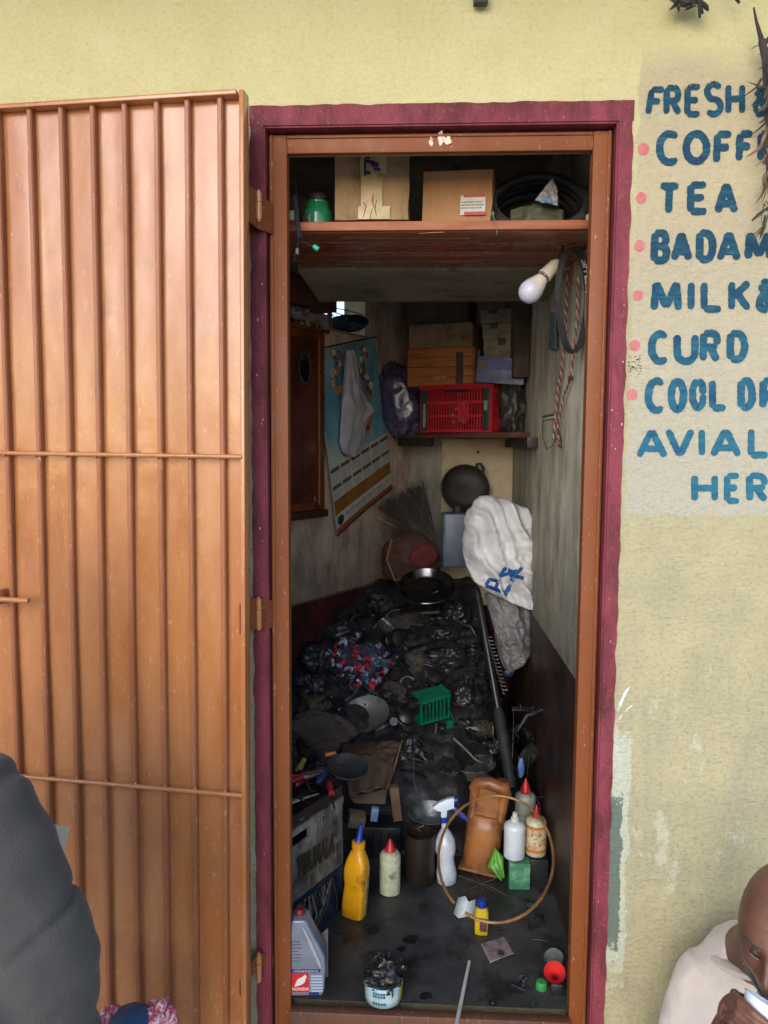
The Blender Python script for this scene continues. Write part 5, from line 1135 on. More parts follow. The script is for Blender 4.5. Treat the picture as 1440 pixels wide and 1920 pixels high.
wire('dark cord hanging at the right of the sacks', [(999, 1140), (1000, 1180), (1004, 1210), (1006, 1240)], .0032, mat('cord_grey', (96, 92, 88), (60, 58, 56), 30), 'cord', 'cord', .30)
# black fork tube with spring beside the sacks
t = thing('fork_tube', 'long black fork tube leaning upright between the heap and the grey sack', 'pipe')
a = at(893, 1102, 1.20); b = at(934, 1330, 1.05); c = at(960, 1480, .86)
m = MB(); m.tube([a, a.lerp(b, .03), b], [.008, .014, .015], 16); m.build('upper_tube', mat('tube_black', (44, 46, 50), (28, 30, 34), 16, rough=.28, metal=.4), t)
m = MB(); m.tube([b, b.lerp(c, .06), c], [.017, .021, .020], 16); m.build('lower_tube', M_black, t)
m = MB(); A = at(918, 1195, 1.11); B = at(948, 1300, 1.0); n = 150; m.tube([A.lerp(B, i/n)+Vector((math.cos(i*.62), .4*math.sin(i*.62), math.sin(i*.62)*.3))*.010 for i in range(n)], .0018, 6); tag(m.build('coil_spring', mat('spring_grey', (110, 108, 104), (70, 68, 66), 60, rough=.4, metal=.7)), 'thin coil spring leaning along the long black fork tube', 'spring')
m = MB(); A = at(886, 1180, 1.2); B = at(888, 1250, 1.14); m.tube([A.lerp(B, i/90)+Vector((math.cos(i*.62), .4*math.sin(i*.62), math.sin(i*.62)*.3))*.007 for i in range(90)], .0014, 6); tag(m.build('coil_spring', M_steel), 'short coil spring standing left of the long black fork tube', 'spring')
# multicoloured rag bundle
rc = random.Random(12); cc = [((176, 44, 60), 30), ((44, 96, 100), 20), ((150, 150, 190), 18), ((72, 60, 110), 20), ((196, 204, 214), 8), ((40, 44, 70), 18), ((200, 100, 50), 3), ((30, 120, 110), 8)]
cen = hp(668, 1245, .08); rs = mpp(cen.y)
rg = thing('rag_bundle', 'tangled bundle of red, teal, lilac and white rag strips on the heap', 'rags', cen)
for (col, n) in cc:
    m = MB()
    for k in range(int(n*1.9)):
        a = rc.uniform(0, 6.28); q = rc.random()**.5; x = q*58*math.cos(a)*rs; z = q*50*math.sin(a)*rs
        if rc.random() < .12: x = rc.uniform(20, 78)*rs; z = rc.uniform(0, 24)*rs
        if rc.random() < .12: x = rc.uniform(20, 50)*rs; z = rc.uniform(-80, -40)*rs
        y = -.035*(1-q)+rc.uniform(-.01, .01)+z*.3; p = Vector((x, y, z)); pts = [p]; d = Vector((rc.gauss(0, 1), rc.gauss(0, .6), rc.gauss(0, 1))).normalized()
        for _ in range(5): d = (d+Vector((rc.gauss(0, .8), rc.gauss(0, .6), rc.gauss(0, .8)))).normalized(); p = p+d*rc.uniform(.005, .011); pts.append(p)
        m.tube(pts, [.003, .0066, .008, .007, .0055, .0015], 6, sq=.5)
    o = m.build('rag_strip', mat('rag_%d' % col[0], col, tuple(int(v*.6) for v in col), 50, rough=.9), rg, ang=60); o['kind'] = 'stuff'
m = MB(); blob(m, (0, 0.012, 0), 40*rs, .02, 34*rs, 3, .3, 2, 30, 20); m.build('rag_core', mat('rag_core', (52, 44, 66), (60, 30, 40), 30, .4, .6, .9), rg, ang=180)
# grey dish below rags
t = thing('mudguard_pan', 'bent grey metal pan below the coloured rags', 'pan', hp(686, 1338, .03), (R(38), R(-14), R(10)), s=1.0); s = mpp(.98)
MB().lathe([(.001, -.030), (22*s, -.026), (34*s, -.012), (40*s, .0), (41*s, .001), (36*s, -.014), (23*s, -.029), (.001, -.033)], 30, cap=False, sx=1.15).build('pan', mat('pan_grey', (120, 118, 116), (86, 84, 84), 10, rough=.5, metal=.3, dirt=(52, 50, 48), damt=(.5, .68)), t, ang=60)
t = thing('glass_jar', 'small clear glass lying on its side right of the grey pan', 'jar', hp(735, 1352, .02), (R(70), R(30), 0)); MB().lathe([(.015, 0), (.017, .003), (.017, .04), (.013, .046), (.015, .05)], 22).build('glass', mat('glass', (180, 184, 180), rough=.06, trans=.9, ior=1.4), t)
# brown cloth heap
t = thing('cloth', 'crumpled dull brown cloth bundle lying left on the heap by the door jamb', 'cloth'); c = hp(598, 1372, .02); s = mpp(c.y)
m = MB(); blob(m, (0, 0, 0), 62*s, .06, 34*s, 14, .30, 1.5, 60, 36, .4); o = m.build('cloth_body', mat('brown_rag', (86, 74, 66), (62, 52, 48), 9, rough=.9, bump=.5, dirt=(40, 36, 34), dsc=9), t, ang=180); o.location = c
# green basket
t = thing('basket', 'green plastic slotted basket tipped on its side in the heap', 'basket', hp(816, 1352, .05), (R(8), R(-6), R(28)))
gm = mat('basket_plastic', (16, 112, 84), (12, 90, 70), 12, rough=.35, dirt=(20, 40, 36), damt=(.55, .7), dsc=12)
s = mpp(t.location.y); bw_, bh_ = 64*s, 92*s
m = MB(); slotted(m, bw_, bh_*.55, 1, 7, Matrix.Translation((-bw_/2, 0, bh_*.0)), .004, .008); slotted(m, .07, bh_*.95, 1, 2, Matrix.Translation((bw_/2, 0, -bh_*.35)) @ Matrix.Rotation(R(90), 4, 'Z'), .005, .012); m.box((0, .035, bh_*.55), (bw_, .07, .005)); m.box((0, .035, 0), (bw_, .07, .004)); m.box((0, -.003, bh_*.52), (bw_*1.03, .012, .012))
m.build('basket_body', gm, t, smooth=False)
m = MB(); m.prism([(0, 0), (.026, 0), (.030, .08), (.004, .085)], .012, Matrix.Translation((bw_*.30, -.010, -bh_*.48)) @ Matrix.Rotation(R(90), 4, 'X')); m.tube([(bw_*.50, -.01, bh_*.12), (bw_*.62, -.012, -bh_*.1), (bw_*.56, -.012, -bh_*.36)], .003, 6); m.build('basket_flap', gm, t, bevel=.003)
# glass jar with brass bits
p = hp(896, 1366, .02); s = mpp(p.y); t = thing('glass_jar', 'clear jar of brass fittings lying beside the green basket', 'jar', p+Vector((-28*s, 0, 0)), (0, R(90), R(-4)))
MB().lathe([(14*s, 0), (17*s, 3*s), (18*s, 8*s), (18*s, 44*s), (14*s, 52*s), (14*s, 58*s)], 26, cap=False).build('glass', mat('jar_glass', (200, 200, 180), rough=.05, trans=.95, ior=1.35), t)
rj = random.Random(5); m = MB()
for k in range(26): m.lathe([(.002, 0), (.0026, .002), (.002, .007)], 6, Matrix.Translation((rj.uniform(-1, 1)*9*s, rj.uniform(-1, 1)*9*s, rj.uniform(5, 48)*s)) @ Euler((rj.uniform(0, 3), rj.uniform(0, 3), 0)).to_matrix().to_4x4())
m.build('brass_bits', mat('brass', (170, 140, 70), (120, 94, 44), 40, rough=.3, metal=.9), t)
# straw basket
p = hp(888, 1440, .02); s = mpp(p.y); t = thing('straw_basket', 'shallow frayed straw basket of rags above the orange jerrycan', 'basket', p, (R(8), 0, 0)); rs_ = random.Random(9)
for q, mm in ((0, mat('straw', (118, 116, 100), (84, 82, 70), 60, rough=.9)), (1, mat('straw_dark', (64, 62, 60), (44, 42, 42), 60, rough=.9))):
    m = MB()
    for k in range(120):
        a0 = rs_.uniform(0, 6.28); r = (30+12*rs_.random())*s; z = (r/s-30)*.9*s; pts = [(r*1.0*math.cos(a0+j*.13), r*.8*math.sin(a0+j*.13), z+rs_.uniform(-.003, .003)) for j in range(6)]; m.tube(pts, .0013, 4)
    m.build('straw_weave', mm, t)
m = MB(); blob(m, (0, 0, -.012), 33*s, 28*s, 11*s, 5, .25, 2, 34, 20); m.build('rag_fill', mat('olive_rag', (64, 66, 60), (42, 44, 44), 20, rough=.9, bump=.4), t, ang=180)
# ------------------------------------------------------------ crates on the left
def F(px, py, z=0.0): return atz(px, py, z)
TU = LDIR.copy(); TN = LN.copy()
cornr = F(640, 1702); A0 = Vector((cornr.x, cornr.y, 0)); CL = .42; CWd = .30; LA = math.atan2(-TU.y, -TU.x)
zt1 = atp(660, 1598, A0, Vector((0, -1, 0))).z
zt2 = at(664, 1493, A0.y).z; zt1 = .40*zt2
# local frame: +x runs from the visible far corner towards the camera-left, +y into the room's left side
bc_ = thing('crate', 'dark blue plastic crate stuffed with cables under the grey crate', 'crate', A0, (0, 0, LA))
def lcrate(t, L, Wd, H, m, frame=.014, slots=8, mid=True):
    b = MB(); 
    b.box((L/2, 0, frame/2), (L, .010, frame)); b.box((L/2, 0, H-frame*.7), (L, .014, frame*1.4)); 
    for x in (.018, L*.34, L*.66, L-.018): b.box((x, 0, H/2), (.030, .011, H*.99))
    b.box((L*.5, .003, H*.2), (L, .005, H*.36)); b.box((L*.34, .002, H*.45), (L*.52, .006, H*.62))
    for k in range(slots):
        b.box((L*.05+(L*.27)*(k+.5)/slots, 0, H*.62), (L*.27/slots*.45, .009, H*.6)); b.box((L*.68+(L*.27)*(k+.5)/slots, 0, H*.62), (L*.27/slots*.45, .009, H*.6))
    b.box((L/2, -Wd, H/2), (L, .008, H)); b.box((0, -Wd/2, H/2), (.010, Wd, H)); b.box((L, -Wd/2, H/2), (.010, Wd, H)); b.box((L/2, -Wd/2, .004), (L, Wd, .006)); b.box((0, -Wd/2, H-.01), (.016, Wd, .02))
    b.build('crate_body', m, t, smooth=False)
# the side wall must face the doorway: room side is -y local here
lcrate(bc_, CL, CWd, zt1, mat('navy_plastic', (30, 42, 66), (20, 28, 46), 10, rough=.4, dirt=(24, 24, 26), dsc=7))
gc_ = thing('crate', 'dirty grey plastic crate with raised black lettering on its side', 'crate', A0+Vector((0, 0, zt1+.002)), (0, 0, LA))
lcrate(gc_, CL, CWd, zt2-zt1-.002, mat('grey_plastic', (128, 128, 118), (98, 97, 88), 9, rough=.5, dirt=(46, 42, 38), damt=(.42, .62), dsc=9))
HH = zt2-zt1
T = Matrix.Translation((CL*.33, .0125, HH*.42)) @ Matrix.Rotation(math.pi, 4, 'Z') @ Matrix.Rotation(R(90), 4, 'X')
text_mesh('TIRUMALA', 'crate_lettering', mat('letter_dark', (34, 32, 30)), gc_, T, .085, .002, bold=.0012, sx=.42)
# cable bundle over the blue crate, with blue and red pieces
def LP(t, x, y, z): return Matrix.Translation(t.location) @ Matrix.Rotation(LA, 4, 'Z') @ Vector((x, y, z))
t = thing('cable_bundle', 'grey and black cables hanging over the side of the blue crate', 'cables')
rk = random.Random(3)
for nm, mm, n in (('grey_cables', mat('cable_pale', (118, 112, 98), (84, 80, 72), 40, rough=.6), 10), ('black_cables', M_black, 12)):
    m = MB()
    for k in range(n):
        x0 = rk.uniform(.06, .24); x1 = x0+rk.uniform(-.02, .14); P_ = [LP(bc_, x0, .014, zt1*.95), LP(bc_, (x0+x1)/2+rk.uniform(-.02, .02), .022+rk.random()*.008, zt1*.55), LP(bc_, x1, .02+rk.random()*.006, zt1*rk.uniform(.1, .3))]; m.tube(P_, rk.uniform(.0012, .003), 6)
    m.build(nm, mm, t)
for (x, z, c, nm, lab) in ((.24, .5, (46, 110, 170), 'blue_wrapper', 'bright blue wrapper tucked in the cables of the blue crate'), (.30, .62, (60, 130, 180), 'blue_wrapper', 'pale blue wrapper at the door jamb end of the blue crate'), (.17, .16, (150, 26, 60), 'pink_lid', 'dark pink cap lying against the foot of the blue crate')):
    m = MB(); blob(m, (0, 0, 0), .022, .009, .014, x*30, .35, 2, 22, 14); o = tag(m.build(nm, mat(nm+str(int(x*100)), c, tuple(int(v*.6) for v in c), 40, rough=.35), ang=180), lab, 'wrapper' if 'wrap' in nm else 'cap'); o.location = LP(bc_, x, .022, zt1*z)
# tools on the grey crate
top = zt2+.002
tt = thing('tray', 'shallow dark maroon tray full of hand tools on the grey crate', 'tray', A0+Vector((0, 0, top)), (0, 0, LA))
m = MB(); m.box((CL*.5, -CWd*.5, .004), (CL*.98, CWd*.98, .006)); m.box((CL*.5, 0, .016), (CL*.99, .006, .03)); m.box((CL*.5, -CWd, .016), (CL*.99, .006, .03)); m.box((0, -CWd*.5, .016), (.006, CWd, .03)); m.box((CL, -CWd*.5, .016), (.006, CWd, .03)); m.build('tray_body', mat('tray_maroon', (50, 30, 30), (34, 24, 26), 12, rough=.5, dirt=(28, 24, 24)), tt, smooth=False)
def k_spanner(m, L, c):
    m.box((0, 0, 0), (L*.8, .008, .004)); 
    for sx in (-1, 1): m.prism([(sx*L*.38, -.006), (sx*L*.44, -.012), (sx*L*.52, -.010), (sx*L*.47, -.003), (sx*L*.47, .003), (sx*L*.52, .010), (sx*L*.44, .012), (sx*L*.38, .006)][::sx], .005, Matrix.Translation((0, 0, -.0025)))
tools = []
def tool(name, label, cat, x, y, rz, parts, z=.014, tilt=0, group=None):
    t = thing(name, label, cat, LP(tt, x, y, z), (0, tilt, LA+rz), group)
    for nm, m, mm in parts: m.build(nm, mm, t, ang=35)
    return t
rt = random.Random(31)
for k in range(18):
    m = MB(); k_spanner(m, rt.uniform(.09, .17), 0); tool('spanner', 'dull steel spanner lying in the tray of hand tools', 'spanner', rt.uniform(.0, .22), -rt.uniform(.01, .2), rt.gauss(0, .5)+math.pi, [('spanner_body', m, M_steel if k % 2 else M_iron)], .012+.0032*k, rt.uniform(-.06, .06), 'spanners in the tool tray')
for k in range(8):
    col = [((150, 40, 56), 'dark red'), ((60, 52, 50), 'black'), ((180, 96, 30), 'orange'), ((34, 50, 90), 'navy'), ((96, 50, 50), 'maroon'), ((150, 140, 60), 'yellow'), ((120, 40, 50), 'crimson'), ((80, 76, 74), 'grey')][k]
    m1 = MB(); m1.lathe([(.006, 0), (.009, .004), (.010, .03), (.007, .06), (.009, .07), (.006, .074)], 10, Matrix.Rotation(R(90), 4, 'Y')); m2 = MB(); m2.tube([(.07, 0, 0), (.15, 0, 0), (.155, 0, 0)], [.0028, .0028, .001], 8)
    tool('screwdriver', f'screwdriver with {col[1]} handle among the spanners in the tool tray', 'screwdriver', rt.uniform(.02, .20), -rt.uniform(.01, .14), rt.gauss(.2, .5)+(math.pi if k % 2 else 0), [('handle', m1, mat('handle_%d' % k, col[0], rough=.35)), ('blade', m2, M_steel)], .045+.004*k, rt.uniform(-.15, .15))
for k, (c, nm) in enumerate((((150, 36, 60), 'crimson'), ((40, 60, 110), 'blue'))):
    m1 = MB(); m1.tube([(-.10, .018, 0), (-.05, .016, 0), (-.01, .004, 0)], [.005, .006, .004], 8); m1.tube([(-.10, -.018, 0), (-.05, -.016, 0), (-.01, -.004, 0)], [.005, .006, .004], 8); m2 = MB(); m2.prism([(-.012, -.008), (.01, -.010), (.045, -.002), (.045, .002), (.01, .010), (-.012, .008)], .008, Matrix.Translation((0, 0, -.004)))
    tool('pliers', f'steel pliers with {nm} grips on top of the tool tray', 'pliers', .10+.10*k, -.05-.05*k, 2.6+.5*k, [('grips', m1, mat('grip_%d' % k, c, rough=.4)), ('jaws', m2, M_chrome)], .085)
# orange marker and dark round rim at the far end of the tray
m = MB(); m.tube([(0, 0, 0), (.03, 0, .002), (.034, 0, .002)], [.0075, .0075, .003], 12); o = tag(m.build('marker', mat('orange_marker', (196, 110, 36), rough=.4)), 'orange marker lying at the back of the tool tray', 'marker'); o.location = at(610, 1416, A0.y+.12); o.rotation_euler = (0, R(-6), R(10))
p = at(650, 1450, A0.y+.04); t = thing('dark_tray', 'round black rubber tray rim at the far corner of the tool tray', 'tray', (p.x, p.y, top+.055), (R(12), R(8), 0)); s = mpp(p.y)
MB().lathe([(.001, 0), (30*s, 0), (38*s, .012), (40*s, .014), (40*s, .02), (36*s, .016), (28*s, .006), (.001, .005)], 34, cap=False).build('rim', M_black, t)
m = MB(); m.tube([(0, 0, 0), (.05, .01, .01), (.08, .02, .012)], [.004, .0035, .002], 8); o = tag(m.build('metal_probe', M_chrome), 'shiny steel probe at the end of the tool tray beside the door jamb', 'probe'); o.location = at(543, 1506, .25); o.rotation_euler = (0, 0, .2)
t = thing('small_can', 'small silver can in front of the tool tray beside the door jamb', 'can', at(549, 1538, .24)); MB().lathe([(.010, 0), (.011, .002), (.011, .03), (.008, .033)], 16, Matrix.Rotation(R(80), 4, 'Y')).build('can_body', M_steel, t)
# tipped brown carton in the middle
t = thing('carton', 'oil soaked brown carton tipped open behind the tool tray', 'carton'); Yc = .74
q = [at(640, 1400, .92), at(752, 1392, .92), at(726, 1478, .74), at(656, 1494, .74)]
nrm = Vector((0, .02, .10))
m = MB(); m.grid(lambda u, v: q[0].lerp(q[1], u).lerp(q[3].lerp(q[2], u), v)+Vector((.012*nz((u*2, v*2, 1), 1), -.01, .022*math.sin(math.pi*v)*(1-.4*u)+crumple((u*.2, v*.2, .3), 4, .012, 14)+crumple((u*.2, v*.2, .9), 6, .005, 40))), 34, 34); m.build('box_body', mat('oily_card', (80, 62, 48), (50, 42, 38), 8, rough=.75, dirt=(38, 34, 32), dsc=7), t, ang=180, solid=.004)
m = MB(); m.tube([q[1]+Vector((0, 0, .001)), q[1].lerp(q[2], .5)+Vector((.004, 0, .004)), q[2]], .0035, 6); m.build('torn_edge', mat('torn_card', (156, 112, 66), (120, 84, 50), 40, rough=.9), t)
fl = [q[3]+Vector((0, 0, -.002)), q[2]+Vector((0, 0, -.002)), at(722, 1508, .70), at(664, 1506, .70)]; n_ = Vector((0, .004, 0)); m = MB(); m.hexa([fl[3], fl[2], fl[2]+n_, fl[3]+n_], [fl[0], fl[1], fl[1]+n_, fl[0]+n_]); m.build('front_flap', mat('oily_flap', (112, 92, 74), (90, 72, 58), 14, rough=.85), t)
q2 = at(668, 1535, .70); m = MB(); m.box((0, 0, 0), (.055, .05, .04), (.1, .2, .2)); o = tag(m.build('small_carton', mat('beige_card', (128, 114, 88), (104, 90, 70), 14, rough=.9), bevel=.002), 'small beige carton under the tipped brown carton', 'carton'); o.location = q2
m = MB(); m.box((0, 0, 0), (.024, .02, .045), (.1, .12, .1)); o = tag(m.build('blue_packet', mat('sky_packet', (120, 150, 180), (96, 124, 158), 30, rough=.4), bevel=.003), 'pale blue packet beside the small beige carton', 'packet'); o.location = at(702, 1526, .66)
m = MB(); m.box((0, 0, 0), (.03, .03, .12), (.1, -.12, .1)); o = tag(m.build('wood_offcut', mat('offcut', (110, 84, 64), (84, 64, 50), 14, rough=.9), bevel=.002), 'short brown wood offcut right of the pale blue packet', 'offcut'); o.location = at(742, 1505, .72)
_z = at(700, 1548, .70).z; _a = at(662, 1560, .70); _b = at(752, 1560, .70); m = MB(); m.box(((_a.x+_b.x)/2, .73, _z/2), (_b.x-_a.x, .09, _z)); [m.box((_a.x+(_b.x-_a.x)*(k+.5)/6, .684, _z*.55), (.004, .006, _z*.7)) for k in range(6)]; tag(m.build('engine_block', MM[5], bevel=.004), 'ribbed dark engine block under the beige carton and blue packet', 'engine part')
q3 = at(742, 1512, .70); MB_ = None
t = thing('paint_tin', 'black paint tin behind the yellow oil bottle', 'tin', F(714, 1610)+Vector((0, .05, 0))); MB().lathe([(.036, 0), (.038, .003), (.038, .08), (.040, .082), (.040, .088), (.034, .088), (.034, .07), (.001, .07)], 28, cap=False).build('tin_body', M_grease, t)
t = thing('paint_tin', 'tall dark brown tin right of the white red-capped bottle on the left', 'tin', F(787, 1660)+Vector((0, .03, 0))); s = mpp(t.location.y); MB().lathe([(29*s, 0), (30*s, .002), (30*s, 94*s), (31*s, 95*s), (31*s, 98*s), (27*s, 98*s), (27*s, 70*s), (.001, 70*s)], 28, cap=False).build('tin_body', mat('brown_tin', (50, 42, 36), (34, 30, 28), 10, rough=.4, metal=.3, dirt=(64, 54, 38)), t)
m = MB(); m.tube([(0, 0, 98*s), (-.01, 0, 104*s), (.012, 0, 112*s)], .002, 6); m.build('brush_wire', M_steel, t)
# steel pan behind the spray bottle
p = F(806, 1590); p.y = .72; t = thing('steel_pan', 'round grey aluminium pan standing behind the spray bottle', 'pan', (p.x, .72, at(806, 1530, .72).z-.02), (R(4), 0, 0)); s = mpp(.72)
MB().lathe([(.001, -.02), (34*s, -.018), (42*s, .03), (44*s, .034), (42.5*s, .036), (40*s, .03), (32*s, -.012), (.001, -.014)], 40, cap=False).build('pan', mat('alu', (150, 152, 152), (112, 114, 116), 9, rough=.4, metal=.8, dirt=(60, 58, 56), damt=(.5, .66)), t, ang=60)
tag(MB().box((p.x, .735, (t.location.z-.02)/2), (.075, .07, t.location.z-.024)).build('engine_block', M_grease, bevel=.008), 'black greasy engine block under the aluminium pan', 'engine part')
# ------------------------------------------------------------ bottles
def bottle(label, px, pyb, parts, name='bottle', cat='bottle', rot=(0, 0, 0), dy=0, sy=1):
    f = F(px, pyb); t = thing(name, label, cat, (f.x, f.y+dy, 0), rot)
    s = math.hypot(f.y+dy-CAM.y, .0)/FPX
    for (nm, prof, mm) in parts: MB().lathe([(max(r, .05)*s, z*s) for r, z in prof], 30, sy=sy).build(nm, mm, t, ang=45)
    return t, s
M_yel = mat('yellow_plastic', (222, 158, 20), (196, 130, 14), 9, rough=.32, coat=.1, dirt=(120, 84, 30), damt=(.58, .7), dsc=14)
M_blue = mat('royal_plastic', (30, 54, 140), rough=.35)
M_rcap = mat('red_cap', (190, 36, 40), (150, 30, 34), 30, rough=.35)
M_cream = mat('cream_bottle', (196, 198, 168), (170, 172, 142), 16, rough=.4, dirt=(120, 116, 90), damt=(.52, .68), dsc=22)
# yellow oil bottle: rounded rectangular section, leaning
f = F(660, 1722); t = thing('oil_bottle', 'tall yellow oil bottle with blue nozzle leaning beside the crates', 'bottle', (f.x+.004, f.y+.012, 0), (R(-3), R(2.5), R(-20))); s = mpp(f.y)
def rrect(w, d, n=28, e=3.2): return [(w*(abs(math.cos(a))**(2/e))*(1 if math.cos(a) >= 0 else -1), d*(abs(math.sin(a))**(2/e))*(1 if math.sin(a) >= 0 else -1)) for a in [2*math.pi*k/n for k in range(n)]]
def loft(m, secs, n=28):    # (w, d, z, dx, e)
    vs = []
    for (w, d, z, dx, e) in secs: vs += [(x+dx, y, z) for x, y in rrect(w, d, n, e)]
    fs = [(j*n+i, j*n+(i+1) % n, (j+1)*n+(i+1) % n, (j+1)*n+i) for j in range(len(secs)-1) for i in range(n)]+[tuple(range(n))[::-1], tuple(range((len(secs)-1)*n, len(secs)*n))]
    return m.add(vs, fs)
loft(MB(), [(17*s, 14*s, 0, 0, 3), (22*s, 17*s, 3*s, 0, 4), (23*s, 18*s, 30*s, 0, 5), (22*s, 17*s, 60*s, 1*s, 5), (20*s, 17*s, 66*s, 0, 5), (23*s, 18*s, 82*s, 0, 5), (23*s, 18*s, 100*s, 0, 5), (20*s, 16*s, 116*s, 0, 4), (14*s, 13*s, 132*s, 0, 3), (12*s, 12*s, 137*s, 0, 2), (12*s, 12*s, 141*s, 0, 2), (13.5*s, 13.5*s, 142*s, 0, 2), (13.5*s, 13.5*s, 152*s, 0, 2), (9*s, 9*s, 154*s, 0, 2)]).build('body', M_yel, t, ang=50)
MB().box((24.0*s, 0, 46*s), (.004, 12*s, 76*s)).build('clear_strip', mat('clear_strip', (150, 140, 84), (110, 100, 66), 30, rough=.3), t, bevel=.002)
m = MB(); m.tube([(0, 0, 152*s), (1*s, 0, 160*s), (3*s, 0, 188*s), (4*s, 0, 189*s)], [10*s, 6*s, 4.5*s, 2*s], 14); m.build('nozzle', M_blue, t)
t, s = bottle('speckled cream bottle with pointed red cap beside the yellow oil bottle', 731, 1672, [('body', [(17, 0), (20.5, 2), (20.5, 60), (21, 62), (20.5, 64), (20.5, 76), (17, 82), (10, 85)], M_cream), ('cap', [(11, 83), (11, 88), (9.5, 90), (4, 104), (2, 108), (.5, 109)], M_rcap)])
# spray bottle
f = F(838, 1655); t = thing('spray_bottle', 'white spray bottle with blue collar and trigger behind the copper coloured hose', 'spray bottle', (f.x, f.y, 0), (R(-4), R(-3), R(0))); s = mpp(f.y)
sp_m = mat('spray_body', (196, 202, 214), (168, 176, 192), 12, rough=.25, spec=.7, dirt=(90, 96, 104), damt=(.6, .72))
MB().lathe([(15*s, 0), (19*s, 3*s), (20*s, 20*s), (16*s, 42*s), (16*s, 52*s), (20*s, 66*s), (19*s, 84*s), (13*s, 98*s), (6*s, 108*s), (5.5*s, 122*s)], 30).build('body', sp_m, t, ang=60)
MB().lathe([(8*s, 120*s), (8*s, 130*s), (6*s, 131*s)], 20).build('collar', M_blue, t)
m = MB(); m.prism([(-22*s, 150*s), (-15*s, 144*s), (-6*s, 142*s), (-6*s, 130*s), (5*s, 130*s), (6*s, 144*s), (20*s, 148*s), (21*s, 168*s), (8*s, 166*s), (-8*s, 160*s), (-16*s, 154*s)], 12*s, Matrix.Translation((0, 6*s, 0)) @ Matrix.Rotation(R(90), 4, 'X')); m.build('spray_head', mat('spray_white', (200, 216, 232), rough=.35), t, bevel=.0015)
m = MB(); m.prism([(15*s, 146*s), (22*s, 150*s), (40*s, 134*s), (50*s, 120*s), (36*s, 126*s), (22*s, 138*s)], 9*s, Matrix.Translation((0, 4.5*s, 0)) @ Matrix.Rotation(R(90), 4, 'X')); m.build('trigger', M_blue, t, bevel=.001)
MB().lathe([(6*s, 0), (6*s, 6*s)], 14, Matrix.Translation((21*s, 0, 162*s)) @ Matrix.Rotation(R(90), 4, 'Y')).build('nozzle', M_blue, t)
m = MB(); m.tube([(1*s, 0, 122*s), (1*s, 0, 20*s)], 1.6*s, 8); m.build('dip_tube', mat('dip', (170, 176, 180)), t)
# orange jerrycan with handle through-hole
f = F(900, 1636); f.y += .03; t = thing('jerry_can', 'dirty orange brown plastic jerrycan with moulded handle', 'can', (f.x, f.y, 0), (R(-4), R(6), R(-12))); s = mpp(f.y)
om = mat('orange_can', (158, 100, 54), (132, 80, 42), 8, rough=.36, dirt=(84, 58, 40), damt=(.46, .68), dsc=16)
m = MB(); loft(m, [(28*s, 22*s, 0, 0, 2.4), (34*s, 28*s, 4*s, 0, 2.6), (35*s, 28*s, 40*s, 0, 2.6), (35*s, 28*s, 84*s, 0, 2.6), (33*s, 26*s, 96*s, 0, 2.6), (28*s, 18*s, 106*s, 0, 2.4)])
m.build('can_body', om, t, ang=50)
m = MB(); m.tube([(-26*s, -6*s, 88*s), (-27*s, -4*s, 110*s), (-27*s, -3*s, 156*s)], [11*s, 8.5*s, 10*s], 16); m.tube([(27*s, -2*s, 88*s), (28*s, 0, 110*s), (28*s, 0, 156*s)], [12*s, 9.5*s, 12*s], 16); loft(m, [(30*s, 9*s, 84*s, 0, 3), (28*s, 8*s, 158*s, 0, 3)]); m.build('handle_post', om, t, ang=60)
m = MB(); m.tube([(-30*s, -2*s, 150*s), (-24*s, -4*s, 166*s), (0, -4*s, 170*s), (28*s, -2*s, 164*s), (32*s, 0, 150*s)], [11*s, 12*s, 12*s, 14*s, 12*s], 14, sq=1.0); m.build('handle', om, t, ang=60)
m = MB(); m.lathe([(14*s, 160*s), (14*s, 176*s), (12*s, 178*s)], 20, Matrix.Translation((24*s, 4*s, 0))); m.build('cap', mat('can_cap', (122, 72, 44), (96, 56, 36), 20, rough=.5), t)
MB().box((0, -2*s, 3*s), (76*s, 54*s, 6*s)).build('foot_rim', mat('can_rim', (150, 96, 44), (110, 72, 36), 20, rough=.5), t, bevel=.003)
# green leaf-like pouch
t = thing('green_pouch', 'bright green plastic pouch leaning on the orange jerrycan', 'pouch'); Yg = f.y-.05; 
q = [at(928, 1588, Yg), at(944, 1606, Yg-.01), at(950, 1640, Yg-.03), at(940, 1652, Yg-.04), at(918, 1634, Yg-.02), at(912, 1625, Yg-.01)]
def pf(u, v):
    a = q[0].lerp(q[1], min(1, v*2)) if v < .5 else q[1].lerp(q[2].lerp(q[3], .4), (v-.5)*2); b = q[0].lerp(q[5], min(1, v*2)) if v < .5 else q[5].lerp(q[3], (v-.5)*2)
    p = b.lerp(a, u); return p+Vector((0, -.012*math.sin(math.pi*u)*math.sin(math.pi*min(1, v+.05))-.004*math.sin(u*9), 0))
MB().grid(pf, 14, 22).build('pouch_body', mat('leaf_green', (84, 150, 44), (56, 116, 34), 18, rough=.35), t, ang=180, solid=.0012)
